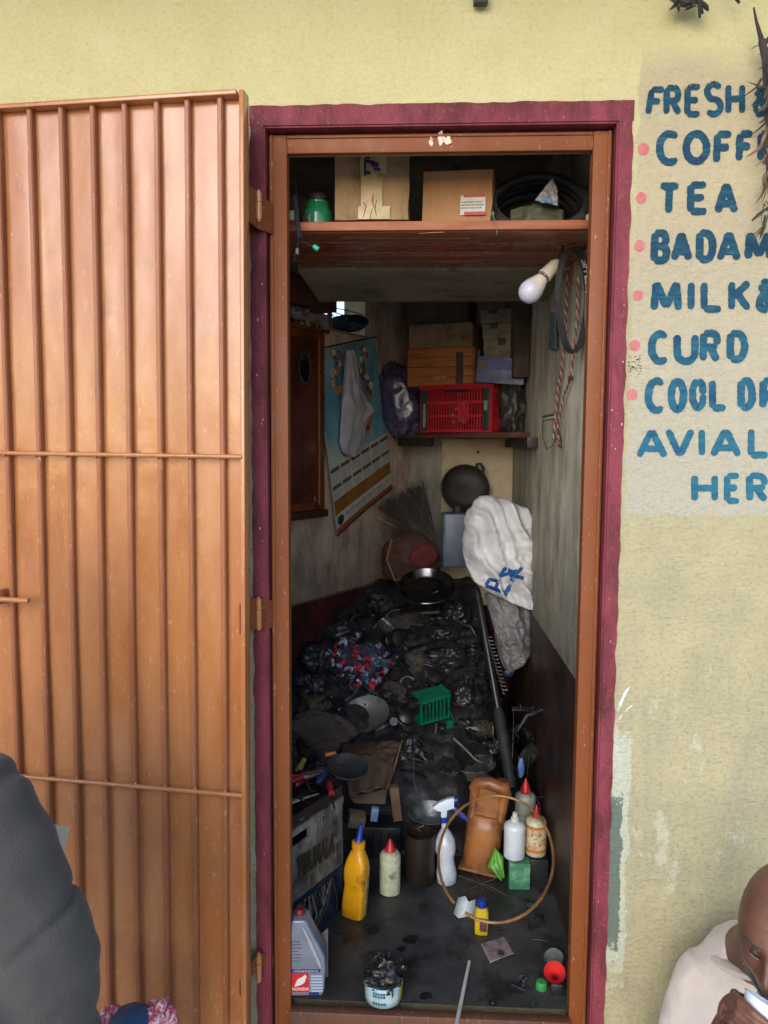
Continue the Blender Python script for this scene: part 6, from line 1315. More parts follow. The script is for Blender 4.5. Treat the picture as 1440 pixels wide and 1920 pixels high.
# three bottles on the right
t, s = bottle('tall dusty white bottle with red nozzle at the back of the right group', 983, 1590, [('body', [(17, 0), (20, 2), (20, 104), (18, 108), (10, 112)], mat('dusty_white_b', (170, 174, 162), (146, 150, 140), 14, rough=.45, dirt=(104, 100, 84), damt=(.5, .66), dsc=14)), ('cap', [(10, 110), (10.5, 113), (9, 120), (3, 136), (1, 140)], M_rcap)], dy=.0)
zb = .062
def bottle_on(label, px, pyb, z, parts, name='bottle'):
    f = F(px, pyb, z); t = thing(name, label, 'bottle', (f.x, f.y, z)); s = mpp(f.y)
    for (nm, prof, mm) in parts: MB().lathe([(max(r, .05)*s, zz*s) for r, zz in prof], 30).build(nm, mm, t, ang=45)
    return t, s
bx_ = F(974, 1668); s = mpp(bx_.y); gh = 52*s
t, s2 = bottle_on('white squeeze bottle with white cap standing on the green carton', 964, 1607, gh+.001, [('body', [(16, 0), (20, 3), (20.5, 8), (20.5, 52), (21, 60), (20, 66), (15, 70), (8, 73)], mat('clean_white_b', (204, 212, 222), (180, 188, 196), 14, rough=.35, dirt=(150, 146, 132), damt=(.6, .72))), ('cap', [(7.5, 72), (8, 74), (8, 80), (5, 82), (4.5, 90)], mat('white_cap', (196, 196, 190), rough=.4))])
t, s2 = bottle_on('cream bottle with orange label and pointed red cap on the dark carton', 1004, 1600, gh+.001, [('body', [(17, 0), (19.5, 2), (20, 6), (20, 66), (17, 71), (9, 74)], M_cream), ('cap', [(8.5, 73), (9, 76), (8, 80), (3, 94), (1.5, 98)], M_rcap)])
MB().lathe([(20.5*s2, 14*s2), (20.5*s2, 56*s2)], 30, cap=False).build('label', mat('orange_label', (190, 146, 96), (196, 186, 160), 34, .42, .56, .5, dirt=(110, 80, 50), damt=(.6, .7), dsc=60), t)
for z0 in (10, 56): MB().lathe([(20.8*s2, z0*s2), (20.8*s2, (z0+6)*s2)], 30, cap=False).build('label_band', mat('orange_band', (186, 116, 52), rough=.5), t)
m = MB(); rr = random.Random(3)
for k in range(9): a = R(rr.uniform(-120, -50)); m.box((20.9*s2*math.cos(a), 20.9*s2*math.sin(a), rr.uniform(24, 50)*s2), (.004, .001, .003), (0, 0, a+math.pi/2))
m.build('label_print', mat('dark_print', (70, 56, 50)), t, smooth=False)
t = thing('carton', 'small green and white carton under the white squeeze bottle', 'carton', (bx_.x, bx_.y, 0)); MB().box((0, .022, gh/2), (40*s, .044, gh)).build('box_body', mat('green_carton', (52, 120, 84), (110, 160, 130), 20, .45, .6, .6, dirt=(30, 70, 50)), t, bevel=.001)
f = F(1006, 1660); t = thing('carton', 'black oily carton under the cream bottle with orange label', 'carton', (f.x+.002, f.y, 0)); MB().box((.0, .03, gh/2-.0005), (42*s, .06, gh-.001)).build('box_body', mat('black_carton', (34, 34, 38), (24, 24, 28), 12, rough=.4), t, bevel=.001)
f = F(1024, 1580); t = thing('glass_jar', 'small clear glass behind the cream bottle at the right hand wall', 'jar', (XR-.04, f.y+.03, 0)); MB().lathe([(.016, 0), (.018, .004), (.018, .09), (.016, .092)], 20).build('glass', mat('glass', (180, 184, 180)), t)
# blue feather-like scrap
q = at(977, 1440, .80); m = MB(); blob(m, (0, 0, 0), .010, .006, .03, 4, .3, 2, 18, 14); o = tag(m.build('blue_wrapper', mat('steel_blue', (84, 120, 168), (60, 90, 140), 40, rough=.35), ang=180), 'steel blue wrapper scrap above the tall dusty white bottle', 'wrapper'); o.location = q
# grimy parts against the right wall
for k, (x, y) in enumerate(((985, 1330), (995, 1380), (990, 1420), (1005, 1450), (980, 1370), (1002, 1350), (1012, 1480), (1020, 1500), (1035, 1530))):
    p = at(x, y, .92-.02*k); p.x = min(p.x, XR-.04); scrap([9, 7, 6, 4, 8, 5, 9, 4, 11][k], p, .03, (k*.8, k*.5, k*1.3), 5 if k % 2 else 1)
# ------------------------------------------------------------ copper coloured hose loop standing up
ctr = at(930, 1611, .46); s = mpp(.40); t = thing('hose_loop', 'large loop of thin copper coloured hose standing among the bottles', 'hose')
m = MB(); P_ = []
for i in range(73):
    a = R(-122+350*i/73); x = 930+108*math.cos(a); y = 1611-119*math.sin(a)
    yy = .40+.20*(1611-y)/120; P_.append(at(x, y, max(.20, yy)))
low = min(p.z for p in P_)
P_ = [p-Vector((0, 0, 0)) for p in P_]
# keep the loop's underside on the floor
for i, p in enumerate(P_):
    if p.z < .006: pp = atz(*[0, 0]) if False else p; d = (p-CAM).normalized(); P_[i] = CAM+d*((.006-CAM.z)/d.z)
m.tube(P_, .0043, 10); m.build('hose', mat('copper_hose', (156, 112, 58), (112, 84, 52), 12, rough=.32, spec=.7, dirt=(84, 62, 48), damt=(.5, .66), dsc=9), t)
# small yellow bottle with blue cap, front
f = F(903, 1754); t = thing('glue_bottle', 'small yellow bottle with dark label and blue cap in front of the hose', 'bottle', (f.x, f.y+.01, 0), (0, 0, R(-8))); s = mpp(f.y)
loft(MB(), [(11*s, 8*s, 0, 0, 3), (13*s, 10*s, 2*s, 0, 4), (14*s, 10*s, 40*s, 0, 4), (13*s, 9*s, 50*s, 0, 3), (9*s, 8*s, 56*s, 0, 2)]).build('body', mat('glue_yellow', (196, 168, 24), (170, 140, 20), 12, rough=.35), t, ang=50)
MB().lathe([(9.5*s, 56*s), (10*s, 58*s), (9*s, 70*s), (6*s, 72*s)], 20).build('cap', M_blue, t)
MB().box((4*s, -10.6*s, 24*s), (14*s, .0012, 27*s)).build('label', mat('glue_label', (44, 50, 70), (120, 60, 40), 90, rough=.4), t, bevel=.0004)
# white paper
f = F(871, 1722); t = thing('paper', 'crumpled white paper behind the small yellow bottle', 'paper', (f.x, f.y+.02, .0)); s = mpp(f.y)
q = [(-21*s, 0, 1*s), (-12*s, .01, 30*s), (2*s, .0, 38*s), (8*s, -.01, 30*s), (22*s, 0, 32*s), (20*s, -.01, 3*s), (-12*s, -.02, 0)]
m = MB(); cpt = (0, -.012, 18*s); m.add(q+[cpt], [(i, (i+1) % 7, 7) for i in range(7)]); m.build('sheet', mat('paper_white', (196, 208, 214), (170, 184, 192), 20, rough=.8), t, ang=10, solid=.0006)
# napkin with washer
def floor_poly(name, label, cat, pxs, z, h, m):
    P_ = [F(x, y, z) for x, y in pxs]; c = sum(P_, Vector())/len(P_); t = thing(name, label, cat, (c.x, c.y, z)); mb = MB(); n = 14
    def ff(u, v):
        p = P_[0].lerp(P_[1], u).lerp(P_[3].lerp(P_[2], u), v)-c; return Vector((p.x, p.y, h*(.6+abs(nz((u*3, v*3, z), 1.3)))+.0008))
    mb.grid(ff, n, n).build('sheet', m, t, ang=180, solid=.0005); return t
floor_poly('napkin', 'dirty pinkish paper square with a washer on it on the floor', 'paper', [(900, 1771), (946, 1757), (965, 1790), (919, 1808)], .001, .004, mat('pink_paper', (146, 124, 124), (122, 110, 108), 18, rough=.9, dirt=(96, 92, 90), damt=(.5, .62), dsc=20))
p = F(939, 1787, .009); t = thing('washer', 'dark round washer on the pinkish paper square', 'washer', p); m = MB(); annulus(m, [(.008*math.cos(k*math.pi/10), .008*math.sin(k*math.pi/10)) for k in range(20)], .004, .003); m.build('washer_body', M_iron, t)
# white stick
t = thing('stick', 'thin white plastic stick lying across the doorway floor', 'stick'); m = MB(); a = F(880, 1803, .005); b = F(855, 1925, .012); m.tube([a, a.lerp(b, .5), b+(b-a)*.10], [.0042, .0048, .0050], 10); m.build('stick_body', mat('stick_white', (200, 202, 198), (176, 178, 172), 30, rough=.45), t)
# silver-grey oil canister with winged badge
f = F(610, 1886); t = thing('oil_canister', 'silver grey oil canister with red winged label at the left jamb', 'canister', (F(575, 1880).x, f.y+.03, 0), (0, 0, R(4))); s = mpp(f.y)
cm = mat('silver_plastic', (136, 142, 156), (116, 122, 138), 12, rough=.35, metal=.25, dirt=(84, 84, 88), damt=(.6, .72))
x0, x1 = -62*s, 30*s
m = MB(); out = [(x0, 0), (x1-2*s, 0), (x1+3*s, 10*s), (x1+6*s, 60*s), (x1+4*s, 84*s), (x1-22*s, 136*s), (x1-32*s, 158*s), (x1-36*s, 162*s), (x1-62*s, 162*s), (x1-64*s, 150*s), (x0, 148*s)]
m.prism(out, .055, Matrix.Translation((0, .055, 0)) @ Matrix.Rotation(R(90), 4, 'X')); m.build('body', cm, t, bevel=.005, seg=3)
m = MB(); m.tube([(x1-40*s, -.003, 150*s), (x1-26*s, -.003, 118*s), (x1-8*s, -.003, 74*s), (x1-4*s, -.003, 62*s)], [.002, .0045, .005, .002], 8, sq=.6); m.build('moulded_ridge', mat('silver_bright', (176, 180, 190), rough=.3, metal=.3), t)
MB().lathe([(.012, 160*s), (.012, 172*s), (.010, 174*s)], 20, Matrix.Translation((x1-48*s, .028, 0))).build('cap', mat('dark_red_cap', (110, 24, 40), rough=.4), t)
Rm = Matrix.Rotation(R(90), 4, 'X')
MB().box((x1-46*s, -.0008, 30*s), (36*s, .0014, 40*s)).build('red_label', mat('label_red', (196, 34, 42), rough=.4), t, smooth=False)
m = MB(); wx, wz = x1-46*s, 32*s      # a wing of five feathers
for k in range(5):
    m.prism([((-12+k*1.5)*s, (-10+k*3.6)*s), ((-4+k*2)*s, (-8+k*3.0)*s), ((6+k*2.0)*s, (-4+k*3.6)*s), ((12-k*.2)*s, (3+k*3.4)*s), ((2+k*1)*s, (-.2+k*3.2)*s), ((-10+k*1.2)*s, (-6.6+k*3.2)*s)], .0006, Matrix.Translation((wx, -.0016-.0002*k, wz)) @ Rm)
m.build('wing_badge', mat('badge_white', (220, 214, 212), rough=.4), t, smooth=False)
text_mesh('HONDA', 'badge_text', mat('badge_white', (220, 214, 212)), t, Matrix.Translation((x1-45*s, -.0022, 17*s)) @ Rm, 9*s, .0004, bold=.0002)
MB().box((x1-34*s, -.0008, 55*s), (58*s, .0014, 6*s)).build('blue_band', mat('label_navy', (36, 48, 110), rough=.4), t, smooth=False)
text_mesh('4 STROKE ENGINE OIL', 'band_text', mat('badge_white', (220, 214, 212)), t, Matrix.Translation((x1-34*s, -.0020, 55*s)) @ Rm, 5*s, .0003)
for k in range(6): MB().box((x1-12*s, -.0008, (44-6.4*k)*s), (24*s, .0014, 3.2*s)).build('label_stripe', mat('stripe_pale', (170, 184, 200), rough=.4), t, smooth=False)
MB().box((x1-18*s, -.0008, 6*s), (20*s, .0014, 6*s)).build('blue_band', mat('label_navy', (36, 48, 110)), t, smooth=False)
for k in range(7): MB().box((x1-56*s+(k % 3)*2*s, -.0006, (118-7*k)*s), (rr.uniform(14, 26)*s, .0012, 1.4*s)).build('small_print', mat('print_grey', (92, 94, 104), rough=.5), t, smooth=False)
# grey cardboard wedge behind canister
f2 = F(604, 1840); m = MB(); m.prism([(0, 0), (14*s, 0), (14*s, 108*s), (-4*s, 92*s)], .003, Matrix.Translation((f2.x-.004, f2.y+.02, 0)) @ Matrix.Rotation(R(90), 4, 'X')); tag(m.build('card_offcut', mat('grey_offcut', (126, 116, 108), (104, 96, 90), 20, rough=.9)), 'grey cardboard offcut upright behind the silver oil canister', 'cardboard')
# tub of black rags
f = F(717, 1900); t = thing('tub', 'black tub with pale blue label filled with oily rags near the threshold', 'tub', (f.x, f.y+.055, 0)); s = mpp(f.y+.03)
MB().lathe([(34*s, 0), (36*s, 2*s), (38*s, 44*s), (40*s, 47*s), (40*s, 50*s), (36.5*s, 50*s), (35*s, 20*s), (.05*s, 18*s)], 40, cap=False).build('tub_body', mat('tub_black', (34, 36, 40), (24, 26, 30), 16, rough=.4), t, ang=50)
MB().grid(lambda u, v: ((37+2*v)*s*math.cos(R(-172+140*u)), (37+2*v)*s*math.sin(R(-172+140*u)), (3+40*v)*s), 26, 3).build('label', mat('tub_label', (140, 176, 192), (170, 190, 196), 24, .45, .6, .4, dirt=(70, 90, 90), damt=(.62, .7), dsc=50), t, solid=.0005)
MB().grid(lambda u, v: ((37.2+2*v)*s*math.cos(R(-32+26*u)), (37.2+2*v)*s*math.sin(R(-32+26*u)), (4+40*v)*s), 8, 3).build('label_edge', mat('tub_yellow', (150, 150, 60), rough=.4), t, solid=.0005)
rw_ = random.Random(4)
for k, (z, w_) in enumerate(((31, 22), (25, 16), (10, 18))):
    m = MB(); a0 = -120
    while a0 < -120+w_*2.2:
        l = rw_.uniform(4, 9); m.grid(lambda u, v: ((39.0)*s*math.cos(R(a0+l*u*.7)), 39.0*s*math.sin(R(a0+l*u*.7)), (z+5*v)*s), 2, 1); a0 += l
    m.build('label_print', mat('tub_print', (50, 70, 84), (40, 60, 60), 90), t, smooth=False)
rr = random.Random(14)
for nm, mm, n in (('oily_rags', M_grease, 95), ('coloured_threads', mat('wine_thread', (96, 36, 50), (60, 40, 80), 60, rough=.8), 12)):
    m = MB()
    for k in range(n):
        a = rr.uniform(0, 6.28); q = rr.random()**.5*36*s; p = Vector((q*math.cos(a), q*math.sin(a), (46+rr.uniform(0, 44)*(1-q/(42*s)))*s)); pts = [p]; d = Vector((rr.gauss(0, 1), rr.gauss(0, 1), rr.gauss(.2, .8))).normalized()
        for _ in range(5): d = (d+Vector((rr.gauss(0, .7), rr.gauss(0, .7), rr.gauss(0, .7)))).normalized(); p = p+d*rr.uniform(.004, .009); pts.append(p)
        m.tube(pts, [.002, .005, .006, .005, .004, .001] if nm == 'oily_rags' else [.0008, .0016, .002, .0016, .001, .0006], 6, sq=.6)
    m.build(nm, mm, t)
m = MB(); blob(m, (0, 0, 50*s), 34*s, 34*s, 24*s, 5, .3, 2.4, 40, 24); m.build('rag_mound', M_grease, t, ang=180)
# litter by the right jamb
f = F(1042, 1876); t = thing('funnel', 'small red plastic funnel at the foot of the right jamb', 'funnel', (f.x, f.y+.02, .052), (R(35), R(-10), 0)); s = mpp(f.y)
MB().lathe([(21*s, 14*s), (20*s, 13*s), (8*s, -6*s), (6*s, -12*s), (5*s, -28*s), (4*s, -28*s), (5*s, -12*s), (7*s, -4*s), (19*s, 14*s)], 30, cap=False).build('funnel_body', mat('funnel_red', (206, 48, 44), (180, 38, 38), 20, rough=.35), t, ang=50)
t = thing('black_block', 'small black block holding up the red funnel', 'block', (f.x+.006, f.y+.03, 0)); MB().box((0, 0, .015), (.03, .03, .03)).build('block_body', M_grease, t, bevel=.004)
f = F(1015, 1853); t = thing('green_stopper', 'bright green plastic stopper left of the red funnel', 'cap', (f.x, f.y, 0)); MB().lathe([(11*s, 0), (11.5*s, 2*s), (11*s, 13*s), (9*s, 15*s), (.01*s, 15.4*s)], 26).build('cap_body', mat('cap_green', (64, 150, 84), (50, 124, 66), 20, rough=.35), t)
for (px, py, r, lab) in ((982, 1838, 9, 'bright steel ring left of the green stopper'), (998, 1828, 4, 'tiny steel nut above the green stopper'), (1012, 1829, 4, 'tiny bright nut behind the green stopper')):
    p = F(px, py); o = MB(); k_bearing(o, r*s, rr) if r > 5 else o.lathe([(r*s, 0), (r*s, r*s)], 6); tt_ = tag(o.build('ring' if r > 5 else 'nut', M_chrome, ang=35), lab, 'ring' if r > 5 else 'nut'); tt_.location = (p.x, p.y, .002)
a = F(959, 1846, .003); b = F(985, 1858, .003); tag(MB().tube([a, b], .0026, 8).build('pin', M_steel), 'short steel pin in front of the bright steel ring', 'pin')
f = F(1042, 1815); t = thing('glass_dish', 'round greenish glass dish against the foot of the right jamb', 'dish', (f.x-.002, f.y+.02, .012), (R(20), R(-12), 0)); MB().lathe([(.5*s, -4*s), (17*s, -3*s), (20*s, 4*s), (20.5*s, 4.4*s), (17*s, -4.2*s), (.5*s, -5*s)], 30, cap=False).build('dish', mat('dish_glass', (110, 116, 108), (84, 90, 84), 20, rough=.12, spec=.8), t)
for k, (px, py, r, kd, lab) in enumerate(((998, 1703, 12, 7, 'small grey engine cover inside the lower right of the hose loop'), (1010, 1722, 12, 2, 'grey bearing below the hose loop on the right'), (990, 1735, 9, 9, 'small grey bracket under the hose loop'), (1014, 1765, 7, 4, 'short bright bolt by the right jamb'), (924, 1883, 8, 7, 'small black cap on the floor near the threshold'), (1020, 1780, 5, 4, 'tiny bolt on the floor by the glass dish'), (970, 1868, 6, 9, 'flat dark chip on the floor below the steel pin'), (1000, 1890, 6, 11, 'tiny curl of wire near the threshold'))):
    p = F(px, py); nm, cat, fn, _ = KINDS[kd]; m = MB(); fn(m, r*s, rr); o = tag(m.build(nm, [M_steel, MM[5], M_iron][k % 3], ang=35), lab, cat); o.location = (p.x, p.y, r*s*.3 if kd == 4 else .003); o.rotation_euler = (0, 0, k)
# twigs in front of the orange can
for k, (a, b) in enumerate((((838, 1634), (930, 1672)), ((928, 1648), (872, 1672)), ((900, 1655), (952, 1680)), ((905, 1668), (890, 1640)))):
    pa, pb = F(*a, .006), F(*b, .004); tag(MB().tube([pa, pa.lerp(pb, .5)+Vector((0, 0, .004)), pb], [.0016, .0013, .0008], 6).build('twig', mat('twig', (92, 88, 84), (64, 60, 58), 40, rough=.8)), 'thin grey twig lying on the floor before the orange jerrycan', 'twig', 'twigs before the orange jerrycan')
# oil stains and grit flush on the floor
rg_ = random.Random(6)
for k, (px, py, r) in enumerate(((770, 1762, 14), (752, 1780, 8), (798, 1868, 10), (940, 1740, 8), (700, 1745, 12), (730, 1720, 9))):
    p = F(px, py); m = MB(); m.prism([(r*s*(1+.35*nz((a, k, 0), 1.4))*1.3*math.cos(a), r*s*(1+.35*nz((a, k, 3), 1.4))*math.sin(a)) for a in [q*math.pi/12 for q in range(24)]], .0008, Matrix.Translation((p.x, p.y, .0004)) @ Matrix.Rotation(.6, 4, 'Z')); m.build('oil_patch', mat('oil_patch', (30, 31, 33), rough=.25))['kind'] = 'structure'

# two look-alikes in one spot differ by size: say so; drop the group of a thing that is alone
for lb, L in LAB.items():
    if len(L) == 1: 
        if 'group' in L[0][1]: del L[0][1]['group']
    elif len(L) == 2:
        L.sort(key=lambda q: q[0]); L[0][1]['label'] = 'smaller '+lb; L[1][1]['label'] = 'larger '+lb
# ------------------------------------------------------------ people
def remesh_build(name, mb, m, parent, voxel, smooth=4, post=None, nofloor=True):
    me = bpy.data.meshes.new(name); me.from_pydata([tuple(p) for p in mb.v], [], mb.f); me.update()
    bm = bmesh.new(); bm.from_mesh(me); bmesh.ops.recalc_face_normals(bm, faces=bm.faces); bm.to_mesh(me); bm.free()
    o = bpy.data.objects.new(name, me); COL.objects.link(o)
    k = o.modifiers.new('r', 'REMESH'); k.mode = 'VOXEL'; k.voxel_size = voxel; k.adaptivity = 0
    k = o.modifiers.new('s', 'SMOOTH'); k.iterations = smooth; k.factor = .5
    bpy.context.view_layer.update(); e = o.evaluated_get(bpy.context.evaluated_depsgraph_get()); m2 = bpy.data.meshes.new_from_object(e)
    o.modifiers.clear(); o.data = m2
    if post:
        n = len(m2.vertices); co_ = np.empty(n*3, dtype=np.float32); no_ = np.empty(n*3, dtype=np.float32); m2.vertices.foreach_get('co', co_); m2.vertex_normals.foreach_get('vector', no_)
        co_ = co_.reshape(-1, 3); no_ = no_.reshape(-1, 3)
        for i in range(n):
            d = post(co_[i]); 
            if d: co_[i] += no_[i]*d
        m2.vertices.foreach_set('co', co_.ravel()); m2.update()
    m2.polygons.foreach_set('use_smooth', [True]*len(m2.polygons)); m2.materials.clear(); m2.materials.append(m)
    if parent is not None: o.parent = parent
    return o
def skin_mat(name, a, b, c):
    t = NT(name); col = t.mix(t.ramp(t.noise(18, 5, .6), .35, .65), c3(a), c3(b)); col = t.mix(t.math('MULTIPLY', t.ramp(t.noise(70, 4, .7), .55, .7), .35), col, c3(c))
    t.bump(t.math('ADD', t.noise(260, 4, .6), t.noise(60, 4, .7, t.coord((.5, 1, 2.5)))), .45, .002); t.b.inputs['Subsurface Weight'].default_value = .08; t.b.inputs['Subsurface Radius'].default_value = (.01, .004, .002)
    return t.fin(col, t.ramp(t.noise(30, 3), .3, .7, .36, .52), 0, .5)
M_skin = skin_mat('skin_brown', (122, 82, 66), (100, 66, 52), (80, 48, 38))
def cloth_mat(name, a, b, sc=9, rough=.9, weave=260):
    t = NT(name); col = t.mix(t.ramp(t.noise(sc, 5, .6), .3, .7), c3(a), c3(b)); t.bump(t.math('ADD', t.noise(weave, 2, .5), t.math('MULTIPLY', t.noise(26, 5, .6), 1.5)), .5, .003); t.b.inputs['Sheen Weight'].default_value = .15
    return t.fin(col, rough, 0, .3)
HEADF = {}
def head_mesh(m, T):
    """Head in its own frame: origin at head centre, -y is the face, z up; a radius field with features."""
    def g(p, c, s): return math.exp(-sum(((p[i]-c[i])/s[i])**2 for i in range(3)))
    nu, nv = 120, 90
    def f(u, v):
        a = 2*math.pi*u; b = math.pi*(v-.5); d = Vector((math.sin(a)*math.cos(b), -math.cos(a)*math.cos(b), math.sin(b)))
        x, y, z = d
        rx, ry, rz = .074, .096, .122
        q = 1/math.sqrt((x/rx)**2+(y/ry)**2+(z/rz)**2); p = d*q
        # cranium fuller at the back and top, jaw narrower below
        if p.z < -.02: k = min(1, (-.02-p.z)/.10); p.x *= 1-.30*k; p.y = p.y*(1-.10*k) + (-.012*k if p.y < 0 else -.030*k)
        if p.z > 0 and p.y > 0: p.y *= 1.07
        face = max(0, -d.y)
        dy = 0
        dy -= .026*g(p, (0, -.10, -.030), (.016, .06, .016))     # nose tip
        dy -= .016*g(p, (0, -.10, -.006), (.010, .06, .026))     # nose bridge
        dy -= .007*(g(p, (.015, -.09, -.036), (.009, .05, .009))+g(p, (-.015, -.09, -.036), (.009, .05, .009)))
        dy -= .009*(g(p, (.030, -.09, .022), (.024, .05, .009))+g(p, (-.030, -.09, .022), (.024, .05, .009)))     # brow
        dy += .014*(g(p, (.031, -.09, .001), (.018, .05, .011))+g(p, (-.031, -.09, .001), (.018, .05, .011)))     # sockets
        dy -= .006*(g(p, (.031, -.09, -.001), (.012, .05, .007))+g(p, (-.031, -.09, -.001), (.012, .05, .007)))     # lids
        dy -= .007*(g(p, (.044, -.08, -.028), (.018, .05, .016))+g(p, (-.044, -.08, -.028), (.018, .05, .016)))     # cheekbones
        dy += .006*(g(p, (.040, -.08, -.062), (.014, .05, .018))+g(p, (-.040, -.08, -.062), (.014, .05, .018)))
        dy -= .009*g(p, (0, -.09, -.060), (.024, .05, .010))     # lips
        dy -= .010*g(p, (0, -.09, -.100), (.020, .05, .014))     # chin
        dy += .004*g(p, (0, -.09, -.060), (.022, .05, .002))
        if p.z > .028 and face > .3: dy -= .0012*math.sin((p.z-.028)*330+6*p.x)*max(0, 1-abs(p.x)/.05)*(1 if p.z < .075 else 0)     # forehead creases
        p.y += dy*min(1, face*2.2)
        return p
    m.grid(f, nu, nv, closed_u=True, M=T)
    for sx in (-1, 1):      # ears
        m.ball((sx*.074, .026, -.008), (.008, .017, .028), 14, 12, T); m.ball((sx*.077, .028, .008), (.006, .014, .013), 12, 8, T); m.ball((sx*.073, .020, -.030), (.006, .008, .009), 12, 8, T)
def limb(m, pts, rr, n=20):
    for (a, b, ra, rb) in zip(pts, pts[1:], rr, rr[1:]): m.capsule(a, b, ra, rb, n)
def finger(m, pts, r): limb(m, pts, [r, r*.95, r*.88, r*.75][:len(pts)], 12)
# ---- the drinking man, sitting on the step at the lower right
hc = at(1470, 1748, -.36)
pm = thing('person', 'bald man in a cream shirt bowed over a white cup, sitting against the wall', 'person', (hc.x, -.36, -.19))
base = pm.location.copy()
def L_(x, y, z): return Vector((x, y, z))-base
T_head = Matrix.Translation(hc-base) @ Matrix.Rotation(R(-38), 4, 'Z') @ Matrix.Rotation(R(4), 4, 'X') @ Matrix.Rotation(R(-3), 4, 'Y') @ Matrix.Diagonal((1.02, 1.02, 1.04, 1))
body = MB(); head_mesh(body, T_head)
neck_b = L_(hc.x+.02, -.20, hc.z-.155); neck_t = T_head @ Vector((0, .03, -.05))
limb(body, [neck_b, neck_t], [.062, .055])
chest = L_(hc.x+.03, -.14, hc.z-.33); pel = L_(hc.x+.05, -.13, -.06)
limb(body, [neck_b+Vector((0, .02, -.03)), chest, pel], [.07, .11, .12], 28)
shR = at(1322, 1842, -.17)-base; shL = neck_b*2-shR+Vector((.02, .02, -.0)); shL.z = shR.z; shL.y = shR.y+.05
limb(body, [neck_b+Vector((0, .03, -.03)), shR+Vector((.01, 0, -.02))], [.06, .05]); limb(body, [neck_b+Vector((0, .03, -.03)), shL], [.06, .05])
cup_c = at(1414, 1924, -.47)-base; cup_ax = (Vector((.45, .25, .80))).normalized()      # towards the cup mouth, tilted at the lips
elR = shR+Vector((-.085, -.07, -.25)); wrR = cup_c+Vector((-.062, .03, -.095))
limb(body, [shR, elR, wrR], [.046, .038, .026]); 
elL = shL+Vector((.06, -.06, -.26)); wrL = elL+Vector((-.10, -.20, -.02)); limb(body, [shL, elL, wrL], [.046, .038, .026]); 
palmL = wrL+Vector((-.03, -.05, -.005)); body.ball(palmL, (.036, .042, .016), 16, 10)
for k in range(4): b0 = palmL+Vector((-.026+.017*k, -.036, 0)); finger(body, [b0, b0+Vector((0, -.03, -.004)), b0+Vector((0, -.045, -.018)), b0+Vector((0, -.048, -.032))], .008)
finger(body, [palmL+Vector((-.034, .0, 0)), palmL+Vector((-.05, -.025, -.004)), palmL+Vector((-.045, -.045, -.008))], .009)
# right hand wrapped round the cup
cq_ = cup_ax.to_track_quat('Z', 'Y').to_matrix().to_4x4(); CT = Matrix.Translation(cup_c) @ cq_
CTi = CT.inverted(); rad = .030
toW = (CTi @ wrR); th0 = math.atan2(toW.y, toW.x)
palm = CT @ Vector(((rad+.016)*math.cos(th0), (rad+.016)*math.sin(th0), -.004))
body.capsule(wrR, palm, .024, .026, 18); body.ball((0, 0, 0), (.022, .034, .036), 18, 12, CT @ Matrix.Translation(Vector(((rad+.017)*math.cos(th0), (rad+.017)*math.sin(th0), -.004))) @ Matrix.Rotation(th0, 4, 'Z'))
for k in range(4):
    z = .026-.0185*k; ln = (1.0, 1.08, 1.0, .82)[k]; rr_ = .0088-.0005*k; sgn = 1
    P_ = [CT @ Vector(((rad+rr_+(.006 if j == 0 else 0))*math.cos(th0+sgn*a*ln), (rad+rr_+(.006 if j == 0 else 0))*math.sin(th0+sgn*a*ln), z-.002*j)) for j, a in enumerate((R(38), R(85), R(125), R(158)))]
    finger(body, P_, rr_)
P_ = [CT @ Vector(((rad+.013)*math.cos(th0-a), (rad+.013)*math.sin(th0-a), z)) for a, z in ((R(25), -.004), (R(58), .010), (R(92), .020), (R(112), .024))]
finger(body, P_, .0102)
# legs: folded on the step, feet on the ground
for sx in (-1, 1):
    hip = pel+Vector((.09*sx, -.02, -.03)); knee = hip+Vector((.03*sx, -.40, .12)); ank = L_(0, 0, 0)+Vector((knee.x+base.x+.0, knee.y+base.y+.03, -.30)); foot = ank+Vector((0, -.16, -.03))
    limb(body, [hip, knee, ank], [.075, .052, .036]); limb(body, [ank+Vector((0, .02, -.02)), foot], [.036, .028])
hb = remesh_build('body', body, M_skin, pm, .0028, 2); hbv = BVHTree.FromPolygons([v.co[:] for v in hb.data.vertices], [p.vertices[:] for p in hb.data.polygons]); HC = T_head @ Vector((0, 0, -.01))
def onhead(p, off=0.0, toward=None):
    q = T_head @ Vector(p); c = T_head @ Vector((q-q).to_tuple()) if False else HC; d = (q-c).normalized(); h = hbv.ray_cast(c+d*.25, -d); return (h[0]+d*off) if h[0] is not None else q
_e = T_head @ Vector((-.031, -.10, 0))+base; _d = _e-CAM; print('EYE', 720+FPX*_d.dot(AR)/_d.dot(AF), 960-FPX*_d.dot(AU)/_d.dot(AF)); _e = T_head @ Vector((0, -.125, -.03))+base; _d = _e-CAM; print('NOSE', 720+FPX*_d.dot(AR)/_d.dot(AF), 960-FPX*_d.dot(AU)/_d.dot(AF))
